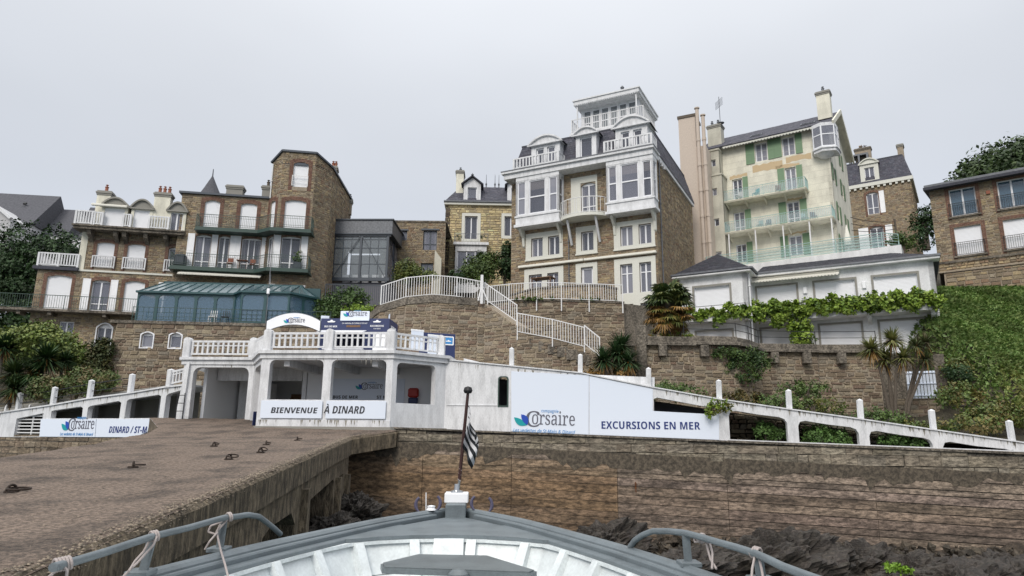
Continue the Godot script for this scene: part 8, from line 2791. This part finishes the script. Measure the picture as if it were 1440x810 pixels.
func grass() -> void:
	# the overgrown slope on the right: blades and weeds, past counting
	var mb := MB.new()
	for k in 70000:
		var x := rng.randf_range(23.6, 40.0)
		var d := pow(rng.randf(), 0.8) * 17.0
		var z := front(x) - d
		var p := Vector3(x, hill(x, z) + 0.05, z)
		var t := clampf((d - 1.5) / 6.0 + sin(x * 0.9) * 0.12 + sin(x * 2.3 + z) * 0.1, 0, 1)
		var q: Color = [Color(0.14, 0.23, 0.065), Color(0.18, 0.275, 0.085), Color(0.105, 0.175, 0.05), Color(0.22, 0.29, 0.1)][rng.randi() % 4]
		var dry: Color = [Color(0.27, 0.23, 0.06), Color(0.2, 0.17, 0.055), Color(0.14, 0.17, 0.045), Color(0.2, 0.12, 0.05)][rng.randi() % 4]
		q = dry.lerp(q, clampf(t + rng.randf_range(-0.25, 0.25), 0, 1)) * (1.0 + 0.25 * sin(x * 1.7 + d * 1.1) * sin(d * 0.7))
		q.a = 1
		mb.col = q
		var a := rng.randf() * TAU
		var s := rng.randf_range(0.1, 0.26)
		var up := Vector3(rng.randfn() * 0.5, 0.75, rng.randfn() * 0.5 + 0.25) * s
		var w := Vector3(cos(a), 0.2, sin(a)) * s * 0.4
		mb.tri(p - w, p + w, p + up)
		mb.tri(p - w + up * 0.3, p + up * 0.5 + w * 1.6, p + up * 0.8)
	var o := structure("grass_slope", mb, M.leaf)
	o.set_meta("kind", "stuff")
	var more := 0
	for q: Array in [[21.57, 6.73, -33, 1.2, "dry brown scrub at the foot of the grass slope, left part"], [22.09, 5.75, -31.5, 1.4, "dry brown scrub at the foot of the grass slope near the right edge"], [20.46, 5.33, -30.6, 1.3, "green and straw scrub on the bank above the right end of the ramp"], [23.86, 8.46, -36.5, 0.7, "yellow-flowered weeds beside the white villa's corner"]]:
		bush("slope_scrub", q[4], "scrub", Vector3(q[0], q[1], q[2]), [[Vector3(0, 0.1, 0), Vector3(q[3], 0.5, 0.8)], [Vector3(0.6, 0.3, -0.5), Vector3(q[3] * 0.7, 0.5, 0.6)]], 1800, 0.15, OLIVE + GREEN + [Color(0.14, 0.1, 0.04)], "scrub on the grass slope")
	bush("slope_bush", "dark green bush on the grass slope beside the villa's side wall", "shrub", Vector3(23.42, 7.99, -35.5), [[Vector3(0, 0.2, 0), Vector3(0.8, 0.4, 0.5)]], 900, 0.14, DARK)
	bush("slope_bush", "pale fresh clump in the middle of the grass slope", "shrub", Vector3(30.77, 12.19, -42), [[Vector3(0, 0.1, 0), Vector3(0.9, 0.3, 0.5)]], 900, 0.16, [Color(0.1, 0.15, 0.05), Color(0.08, 0.13, 0.04)])


func rocks() -> void:
	# dark tilted rocks at the foot of the sea wall
	var n := 0
	for q: Array in [[3.18, 1.23, -25, 1.6, 0.75, 1.0, 11, "dark rock behind the middle of the boat's right gunwale"], [8.17, 1.05, -22.5, 2.1, 0.95, 1.2, 23, "largest dark rock, above the right bow rail"], [11.43, 0.73, -24, 1.4, 0.8, 1.1, 31, "dark rock right of the largest one"], [12.63, 0.7, -23, 1.5, 0.6, 1.2, 47, "low dark rock between the largest ones and the right edge"], [14.98, 0.79, -22, 1.7, 0.7, 1.2, 53, "dark rock at the right edge of the picture"], [5.04, 1.21, -21, 1.3, 0.5, 0.9, 61, "low brown rock just beyond the right bow rail's arch"], [-5.41, 2.23, -25, 0.9, 0.7, 0.8, 71, "dark weedy rock in the gap under the pier's end"], [-5.5, 2.03, -22, 0.9, 0.5, 0.8, 83, "dark rock inside the pier's wide opening"], [12.44, 1.13, -20, 1.4, 0.5, 1.0, 91, "weedy brown rock at the bottom right"]]:
		var o := thing("shore_rock", q[7], "rock", Vector3(q[0], q[1] - 0.35, q[2]), rng.randf_range(-30, 30), "rocks at the foot of the sea wall")
		part(o, "rock", blob_rock(Vector3(q[3], q[4], q[5]), q[6]), M.rock, Transform3D(Basis(Vector3.BACK, 0.25), Vector3.ZERO))
	var mb := MB.new()
	for k in 2600:
		var x := rng.randf_range(3.0, 22.0)
		var z := -27.5 + x * 0.09 + pow(rng.randf(), 1.3) * 9.0
		var s := rng.randf_range(0.06, 0.26)
		var e := clampf((-13.0 - z) / 15.0, 0, 1)
		var c := Vector3(x, lerpf(-1.7, 0.6, pow(e, 0.7)) + rng.randf_range(0.2, 0.6), z)
		var g := rng.randf_range(0.5, 1.6)
		mb.col = Color(0.095 * g, 0.075 * g, 0.052 * g)
		var b := Basis(Vector3(rng.randfn(), rng.randfn(), rng.randfn()).normalized(), rng.randf() * TAU)
		var p := []
		for d: Vector3 in [Vector3(1, 0, 0), Vector3(-1, 0, 0), Vector3(0, 0.7, 0), Vector3(0, -0.7, 0), Vector3(0, 0, 1), Vector3(0, 0, -1)]: p.append(c + b * (d * s * rng.randf_range(0.6, 1.2)))
		for f: Array in [[0, 2, 4], [2, 1, 4], [1, 3, 4], [3, 0, 4], [2, 0, 5], [1, 2, 5], [3, 1, 5], [0, 3, 5]]: mb.tri(p[f[0]], p[f[1]], p[f[2]])
	var st := structure("shingle", mb, M.rock)
	st.set_meta("kind", "stuff")
	mb = MB.new()
	var at := Vector3(10.85, 1.12, -20.5)
	foliage(mb, [[at + Vector3(0, 0.05, 0), Vector3(0.35, 0.06, 0.3)], [at + Vector3(0.3, 0.0, 0.2), Vector3(0.25, 0.05, 0.2)]], 500, 0.1, [Color(0.12, 0.22, 0.02), Color(0.16, 0.28, 0.03)])
	var sw := structure("seaweed", mb, M.leaf)
	sw.set_meta("kind", "stuff")


# ---------------------------------------------------------------- the boat
func half(s: float) -> float:
	var t := [0.0, 0.05, 0.4, 0.29, 0.9, 0.56, 1.75, 0.89, 2.2, 1.06, 3.0, 1.29, 4.2, 1.52, 6.0, 1.75, 9.5, 1.9]
	for k in range(2, t.size(), 2):
		if s <= t[k]:
			var f: float = (s - t[k - 2]) / (t[k] - t[k - 2])
			return lerpf(t[k - 1], t[k + 1], f)
	return t[-1]


func hull_point(sg: float, s: float, inward: float, y: float) -> Vector3:
	var smooth_half := (half(maxf(s - 0.25, 0)) + half(s) * 2 + half(s + 0.25)) / 4.0 if s > 0.25 else half(s)
	var slope_ := (half(s + 0.2) - half(maxf(s - 0.2, 0.0))) / (0.4 if s > 0.2 else s + 0.2)
	var nrm := Vector2(-1, slope_).normalized()
	var p := Vector2(smooth_half, s) + nrm * inward
	p.x = maxf(p.x, 0.0)
	return Vector3(sg * p.x, y, p.y)


func strip(mb: MB, sg: float, prof: Array, s0: float, s1: float, n := 60) -> void:
	# sweeps a closed profile of (inward, height) pairs along one gunwale
	for i in n:
		var a := lerpf(s0, s1, pow(i / float(n), 1.4))
		var b := lerpf(s0, s1, pow((i + 1) / float(n), 1.4))
		for k in prof.size():
			var p: Vector2 = prof[k]
			var q: Vector2 = prof[(k + 1) % prof.size()]
			var w := [hull_point(sg, a, p.x, p.y), hull_point(sg, b, p.x, p.y), hull_point(sg, b, q.x, q.y), hull_point(sg, a, q.x, q.y)]
			if sg < 0: mb.quad(w[0], w[1], w[2], w[3])
			else: mb.quad(w[3], w[2], w[1], w[0])


func boat() -> void:
	var o := thing("passenger_boat", "bow of a grey-railed boat, white inside, in the foreground", "boat", Vector3(-0.46, 0, -6.2), 2.2)
	var top := 4.02
	for sg: float in [-1.0, 1.0]:
		var mb := MB.new()
		strip(mb, sg, [Vector2(0, top - 0.14), Vector2(0.0, top - 0.02), Vector2(0.012, top), Vector2(0.042, top - 0.006), Vector2(0.058, top - 0.02), Vector2(0.06, top - 0.03), Vector2(0.06, top - 0.14)], 0.12, 9.4)
		part(o, "rubbing_rail", mb, M.boat_grey)
		mb = MB.new()
		strip(mb, sg, [Vector2(0.06, top - 0.09), Vector2(0.06, top - 0.034), Vector2(0.065, top - 0.028), Vector2(0.084, top - 0.03), Vector2(0.09, top - 0.038), Vector2(0.09, top - 0.09)], 0.3, 9.4)
		part(o, "ledge_rail", mb, M.boat_grey)
		mb = MB.new()
		strip(mb, sg, [Vector2(0.0, top - 0.085), Vector2(0.0, top - 0.058), Vector2(0.142, top - 0.06), Vector2(0.148, top - 0.066), Vector2(0.148, top - 0.085)], 0.75, 9.4)
		part(o, "cap_plank", mb, M.boat_grey)
		var n := 50
		mb = MB.new()
		for i in n:
			var a := 9.4 * i / n
			var b := 9.4 * (i + 1) / n
			var lev := [[0.0, top - 0.09], [0.34, top - 0.9], [0.6, 1.9], [0.75, 0.4], [1.0, -0.9]]
			for k in 4:
				mb.quad(hull_point(sg, a, lev[k][0], lev[k][1]), hull_point(sg, a, lev[k + 1][0], lev[k + 1][1]), hull_point(sg, b, lev[k + 1][0], lev[k + 1][1]), hull_point(sg, b, lev[k][0], lev[k][1]))
		part(o, "hull_side", mb, M.boat_white)
	# the inside: planking on a rounded line, a white moulding above it, frames standing against it
	var line := []
	for k in 31: line.append(hull_point(-1, lerpf(9.4, 1.75, k / 30.0), 0.12, 0))
	for q: Vector2 in [Vector2(-0.64, 1.53), Vector2(-0.46, 1.41), Vector2(-0.24, 1.33), Vector2(0, 1.3)]: line.append(Vector3(q.x, 0, q.y))
	for k in range(line.size() - 2, -1, -1): line.append(Vector3(-line[k].x, 0, line[k].z))
	var inward := []
	for k in line.size():
		var d: Vector3 = (line[mini(k + 1, line.size() - 1)] - line[maxi(k - 1, 0)]).normalized()
		inward.append(Vector3(-d.z, 0, d.x))
	for k in 5:
		var y0: float = top - 0.085 - k * 0.2
		var mb := MB.new()
		for i in line.size() - 1:
			var p := []
			for w: Array in [[i, y0, k * 0.1], [i + 1, y0, k * 0.1], [i + 1, y0 - 0.196, k * 0.1 + 0.098], [i, y0 - 0.196, k * 0.1 + 0.098]]: p.append(line[w[0]] + inward[w[0]] * w[2] + Vector3(0, w[1], 0))
			mb.quad(p[3], p[2], p[1], p[0])
		part(o, "inner_plank", mb, M.boat_white)
	var mo := MB.new()
	for i in line.size() - 1:
		var p := []
		for w: Array in [[i, 0.035, -0.085], [i + 1, 0.035, -0.085], [i + 1, 0.035, -0.105], [i, 0.035, -0.105], [i, -0.01, -0.085], [i + 1, -0.01, -0.085]]: p.append(line[w[0]] + inward[w[0]] * w[1] + Vector3(0, top + w[2], 0))
		mo.quad(p[3], p[2], p[1], p[0])
		mo.quad(p[0], p[1], p[5], p[4])
	part(o, "white_moulding", mo, M.boat_white)
	var girth := 0.0
	for i in range(1, line.size()):
		girth += line[i].distance_to(line[i - 1])
	var at := 0.0
	var want := fposmod(girth / 2 - 0.24, 0.4)
	for i in range(1, line.size()):
		var l: float = line[i].distance_to(line[i - 1])
		while want <= at + l:
			var f := (want - at) / l
			var c: Vector3 = line[i - 1].lerp(line[i], f)
			var inn: Vector3 = inward[i - 1].lerp(inward[i], f).normalized()
			if absf(want - girth / 2) > 0.15:
				var fb := MB.new()
				fb.prism(P2([-0.03, -0.086, 0.045, -0.086, 0.56, -1.0, 0.44, -1.0]), -0.032, 0.032, Transform3D(Basis(inn, Vector3.UP, inn.cross(Vector3.UP)), c + Vector3(0, top, 0)))
				part(o, "frame", fb, M.boat_white)
			want += 0.4
		at += l
	# stem, breasthook and the block that holds the flagstaff
	block(o, "stem_head", Vector3(-0.085, top - 0.35, 0.0), Vector3(0.085, top + 0.045, 0.3), M.boat_grey, 0.008)
	var st := MB.new()
	st.prism(P2([0.9, -1.0, 1.0, -0.082, 1.36, -0.082, 1.86, -1.0]), -0.1, 0.1, Transform3D(Basis(Vector3(0, 0, 1), Vector3.UP, Vector3(-1, 0, 0)), Vector3(0, top, 0)))
	part(o, "stem_post", st, M.boat_white)
	var bh := MB.new()
	var hook := PackedVector2Array()
	for q: Vector2 in [Vector2(0, 0.25), Vector2(0.07, 0.27), Vector2(0.24, 0.56), Vector2(0.42, 0.9), Vector2(0.58, 1.25), Vector2(0.7, 1.56), Vector2(0.62, 1.545), Vector2(0.46, 1.435), Vector2(0.24, 1.35), Vector2(0, 1.325)]: hook.append(Vector2(q.x, -q.y))
	for k in range(8, 0, -1): hook.append(Vector2(-hook[k].x, hook[k].y))
	bh.prism(hook, top - 0.084, top - 0.0605, Transform3D(Basis(Vector3.RIGHT, Vector3.FORWARD, Vector3.UP), Vector3.ZERO))
	part(o, "breasthook", bh, M.boat_grey)
	block(o, "staff_block", Vector3(-0.1, top + 0.045, 0.0), Vector3(0.1, top + 0.125, 0.2), M.white_clean, 0.006)
	var sock := MB.new()
	sock.lathe(Vector3(0.0, top + 0.125, 0.1), [Vector2(0.055, 0), Vector2(0.055, 0.012), Vector2(0.025, 0.02), Vector2(0.022, 0.07), Vector2(0, 0.07)], 12)
	part(o, "socket", sock, M.steel)
	# curved fairlead horns on either side of the stem
	for q: Array in [[-0.3, -1.0, 0.4], [-0.15, 1.0, 0.25], [0.15, -1.0, 0.25], [0.28, 1.0, 0.38]]:
		var path := []
		for k in 9:
			var a := lerpf(-1.15, 1.15, k / 8.0)
			path.append(Vector3(q[0] + q[1] * (cos(a) - 1) * 0.045 + q[1] * 0.02, top + 0.05 + sin(a) * 0.06, q[2]))
		var mb := MB.new()
		mb.tube(path, [0.005, 0.009, 0.012, 0.014, 0.014, 0.013, 0.012, 0.011, 0.011], 8)
		part(o, "fairlead_horn", mb, M.horn)
	var cl := MB.new()
	cl.lathe(Vector3(-0.2, top, 0.32), [Vector2(0.04, 0), Vector2(0.03, 0.02), Vector2(0.036, 0.032), Vector2(0, 0.04)], 10)
	cl.tube([Vector3(-0.24, top, 0.34), Vector3(-0.245, top + 0.14, 0.34)], 0.004, 6)
	part(o, "white_cleat", cl, M.white_clean)
	# bitts: a grey crossbar on a stout post
	var inv := o.transform.affine_inverse()
	var cb := MB.new()
	var pts := PackedVector2Array()
	for q: Vector3 in [Vector3(-0.63, 0, -3.55), Vector3(-0.485, 0, -3.82), Vector3(-0.11, 0, -3.80), Vector3(0.13, 0, -3.40), Vector3(0.1, 0, -3.34), Vector3(-0.6, 0, -3.43)]:
		var l: Vector3 = inv * q
		pts.append(Vector2(l.x, -l.z))
	cb.prism(pts, 3.972, 3.995, Transform3D(Basis(Vector3.RIGHT, Vector3.FORWARD, Vector3.UP), Vector3.ZERO))
	var gr: Array = Geometry2D.offset_polygon(pts, -0.012)
	cb.prism(gr[0], 3.99, 4.002, Transform3D(Basis(Vector3.RIGHT, Vector3.FORWARD, Vector3.UP), Vector3.ZERO))
	part(o, "crossbar", cb, M.boat_plate)
	var pc: Vector3 = inv * Vector3(-0.235, 0, -3.36)
	var po := MB.new()
	po.lathe(Vector3(pc.x, 2.9, pc.z), [Vector2(0.052, 0), Vector2(0.052, 1.06), Vector2(0.046, 1.09), Vector2(0.03, 1.105), Vector2(0, 1.11)], 20)
	part(o, "bitt_post", po, M.boat_plate)
	var gu := MB.new()
	for sg: float in [-1.0, 1.0]:
		gu.prism(P2([0.06, 0, 0.3, 0, 0.2, -0.28, 0.06, -0.5]), -0.02, 0.02, Transform3D(Basis(Vector3(sg, 0, 0), Vector3.UP, Vector3(0, 0, sg)), Vector3(pc.x, 3.95, pc.z - 0.1)))
	part(o, "gusset", gu, M.boat_white)
	var dk := MB.new()
	for i in 40:
		var a := 0.3 + 9.1 * i / 40.0
		var b := 0.3 + 9.1 * (i + 1) / 40.0
		dk.quad(hull_point(-1, b, 0.4, 3.05), hull_point(1, b, 0.4, 3.05), hull_point(1, a, 0.4, 3.05), hull_point(-1, a, 0.4, 3.05))
	part(o, "foredeck", dk, M.boat_white)
	var tr := MB.new()
	tr.quad(Vector3(-1.9, -0.9, 9.4), Vector3(1.9, -0.9, 9.4), Vector3(1.9, top, 9.4), Vector3(-1.9, top, 9.4))
	part(o, "after_bulkhead", tr, M.boat_white)
	# bow rails
	var left := [-1.39, 4.02, -4.36, -1.41, 4.06, -4.3, -1.43, 4.11, -4.2, -1.44, 4.15, -4.1, -1.47, 4.17, -4, -1.49, 4.17, -3.9, -1.5, 4.18, -3.76, -1.53, 4.17, -3.42, -1.55, 4.17, -3.12, -1.55, 4.16, -2.78, -1.54, 4.16, -2.45]
	var right := [0.67, 4.02, -4, 0.69, 4.06, -3.96, 0.72, 4.1, -3.88, 0.76, 4.13, -3.8, 0.81, 4.15, -3.64, 0.86, 4.16, -3.5, 0.93, 4.16, -3.2, 0.99, 4.16, -2.9, 1.01, 4.15, -2.68, 1.04, 4.15, -2.4]
	for run: Array in [left, right]:
		var path := []
		for k in range(0, run.size(), 3): path.append(inv * Vector3(run[k], run[k + 1], run[k + 2]))
		var mb := MB.new()
		# rounded through the points
		var cur := Curve3D.new()
		for k in path.size():
			var tan: Vector3 = (path[mini(k + 1, path.size() - 1)] - path[maxi(k - 1, 0)]) / 6.0
			cur.add_point(path[k], -tan, tan)
		var fine := []
		var l := cur.get_baked_length()
		for k in 61: fine.append(cur.sample_baked(l * k / 60.0))
		mb.tube(fine, 0.0155, 12)
		part(o, "bow_rail", mb, M.boat_grey)
	for q: Array in [[-1.51, 4.17, -3.78, -1.52, 4.02, -3.78], [-1.56, 4.16, -3.14, -1.59, 4.02, -3.14], [0.86, 4.15, -3.5, 0.87, 4.02, -3.5], [1, 4.16, -2.9, 1.01, 4.06, -2.9]]:
		var a: Vector3 = inv * Vector3(q[0], q[1], q[2])
		var b: Vector3 = inv * Vector3(q[3], q[4], q[5])
		var mb := MB.new()
		mb.bar(b - Vector3(0, 0.05, 0), a, 0.036, 0.014)
		part(o, "stanchion", mb, M.boat_grey)
		mb = MB.new()
		mb.cbox(b + Vector3(-0.05, -0.012, -0.05), b + Vector3(0.05, 0.012, 0.05), 0.004)
		part(o, "stanchion_foot", mb, M.boat_grey)
	flag()
	ropes()


func flag() -> void:
	var foot := Vector3(-0.45, 4.1, -6.12)
	var top := Vector3(-0.37, 5.01, -5.95)
	var f := thing("flag", "furled black and white striped flag on a short staff at the bow", "flag", foot)
	var d := top - foot
	var mb := MB.new()
	mb.tube([Vector3.ZERO, d * 0.19], 0.012, 10)
	part(f, "chrome_foot", mb, M.steel)
	mb = MB.new()
	mb.tube([d * 0.17, d * 0.6, d * 0.98], [0.016, 0.015, 0.013], 10)
	part(f, "staff", mb, M.pole_wood)
	mb = MB.new()
	mb.lathe(d * 0.97, [Vector2(0.0, -0.005), Vector2(0.03, 0.0), Vector2(0.04, 0.022), Vector2(0.03, 0.05), Vector2(0.0, 0.06)], 14)
	part(f, "finial", mb, M.dark_iron)
	mb = MB.new()
	for k in 9:
		mb.bar(d * (0.14 + k * 0.014) + Vector3(0.014, 0, 0.012) * sin(k * 1.7), d * (0.16 + k * 0.014) - Vector3(0.014, 0, -0.012) * sin(k * 1.7), 0.007, 0.007)
	part(f, "lashing", mb, M.rope)
	# the cloth hangs from the staff in folds
	mb = MB.new()
	var nu := 27
	var nv := 14
	var grid := []
	for i in nu + 1:
		var h := i / float(nu)
		var base := d * lerpf(0.86, 0.47, h)
		var row := []
		for k in nv + 1:
			var g := k / float(nv)
			var drop := g * (0.27 - 0.08 * h)
			var out := (0.06 + 0.055 * sin(h * 3.0)) * sin(g * 1.7) + 0.014 * sin(g * 9.0 + h * 4.0)
			row.append(base + Vector3(out * (0.75 + 0.25 * cos(g * 7.0)) + 0.012, -drop, 0.05 * sin(g * 8.5 + h * 2.5) + 0.02))
		grid.append(row)
	for i in nu:
		for k in nv:
			var stripe := int(i / 3.0) % 2 == 0
			var canton: bool = i < 13 and k < 4
			mb.col = Color(0.015, 0.016, 0.022) if stripe and not canton else Color(0.6, 0.6, 0.62)
			if canton and (i * 3 + k * 5) % 7 == 0: mb.col = Color(0.02, 0.02, 0.03)
			mb.quad(grid[i][k], grid[i][k + 1], grid[i + 1][k + 1], grid[i + 1][k])
	part(f, "cloth", mb, M.cloth)


func rope_knot(label: String, at: Vector3, along: Vector3, tails: Array, turns := 4) -> void:
	# turns of line round a rail and its hanging ends
	var o := thing("rope_lashing", label, "rope", at, 0, "ropes tied to the bow rails")
	along = along.normalized()
	var a := along.cross(Vector3.UP).normalized()
	var b := along.cross(a)
	var path := []
	for k in turns * 12 + 1:
		var t := TAU * k / 12.0
		path.append(along * (k / 12.0 - turns / 2.0) * 0.01 + (a * cos(t) + b * sin(t)) * 0.0205)
	var mb := MB.new()
	mb.tube(path, 0.0054, 7)
	part(o, "turns", mb, M.rope)
	for t: Array in tails:
		mb = MB.new()
		var cur := Curve3D.new()
		for k in t.size():
			var tan: Vector3 = (t[mini(k + 1, t.size() - 1)] - t[maxi(k - 1, 0)]) / 5.0
			cur.add_point(t[k] - at, -tan, tan)
		var fine := []
		for k in 25: fine.append(cur.sample_baked(cur.get_baked_length() * k / 24.0))
		mb.tube(fine, 0.0052, 7)
		part(o, "rope_end", mb, M.rope)


func ropes() -> void:
	rope_knot("rope wound round the far left end of the left bow rail", Vector3(-1.55, 4.16, -2.52), Vector3(-0.55, -0.1, 0.6), [[Vector3(-1.54, 4.16, -2.5), Vector3(-1.52, 4.14, -2.5), Vector3(-1.52, 4.11, -2.5)], [Vector3(-1.55, 4.15, -2.5), Vector3(-1.57, 4.13, -2.5), Vector3(-1.59, 4.11, -2.5)]], 5)
	rope_knot("rope hitched over the left rail's middle stanchion with two slack ends", Vector3(-1.55, 4.17, -3.14), Vector3(-0.55, -0.1, 0.6), [[Vector3(-1.53, 4.17, -3.12), Vector3(-1.53, 4.14, -3.1), Vector3(-1.56, 4.08, -3.05), Vector3(-1.59, 4.03, -3)], [Vector3(-1.55, 4.17, -3.12), Vector3(-1.57, 4.11, -3.1), Vector3(-1.58, 4.08, -3.06), Vector3(-1.57, 4.05, -3)]], 3)
	rope_knot("rope looped at the front of the left rail, one end inside the boat", Vector3(-1.49, 4.18, -3.8), Vector3(-0.55, -0.1, 0.6), [[Vector3(-1.49, 4.17, -3.78), Vector3(-1.53, 4.11, -3.75), Vector3(-1.48, 4.03, -3.7), Vector3(-1.37, 3.99, -3.5), Vector3(-1.31, 3.95, -3.4)], [Vector3(-1.51, 4.16, -3.76), Vector3(-1.56, 4.14, -3.74), Vector3(-1.57, 4.11, -3.74), Vector3(-1.53, 4.1, -3.74), Vector3(-1.51, 4.15, -3.74)], [Vector3(-1.52, 4.11, -3.74), Vector3(-1.54, 4.07, -3.7), Vector3(-1.56, 4.03, -3.7)]], 2)
	rope_knot("rope looped over the front stanchion of the right bow rail", Vector3(0.91, 4.15, -3.4), Vector3(0.55, -0.1, 0.8), [[Vector3(0.92, 4.16, -3.38), Vector3(0.92, 4.11, -3.34), Vector3(0.92, 4.07, -3.3), Vector3(0.93, 4.04, -3.25)], [Vector3(0.91, 4.16, -3.4), Vector3(0.88, 4.15, -3.42), Vector3(0.88, 4.13, -3.42), Vector3(0.91, 4.14, -3.38), Vector3(0.93, 4.14, -3.34), Vector3(0.93, 4.1, -3.3), Vector3(0.91, 4.04, -3.25)]], 2)
	rope_knot("rope hitched over the second stanchion of the right bow rail", Vector3(1, 4.16, -2.92), Vector3(0.55, -0.1, 0.8), [[Vector3(0.99, 4.16, -2.9), Vector3(0.96, 4.11, -2.86), Vector3(0.94, 4.07, -2.82)], [Vector3(1, 4.16, -2.9), Vector3(0.99, 4.11, -2.84), Vector3(0.98, 4.08, -2.8)]], 3)
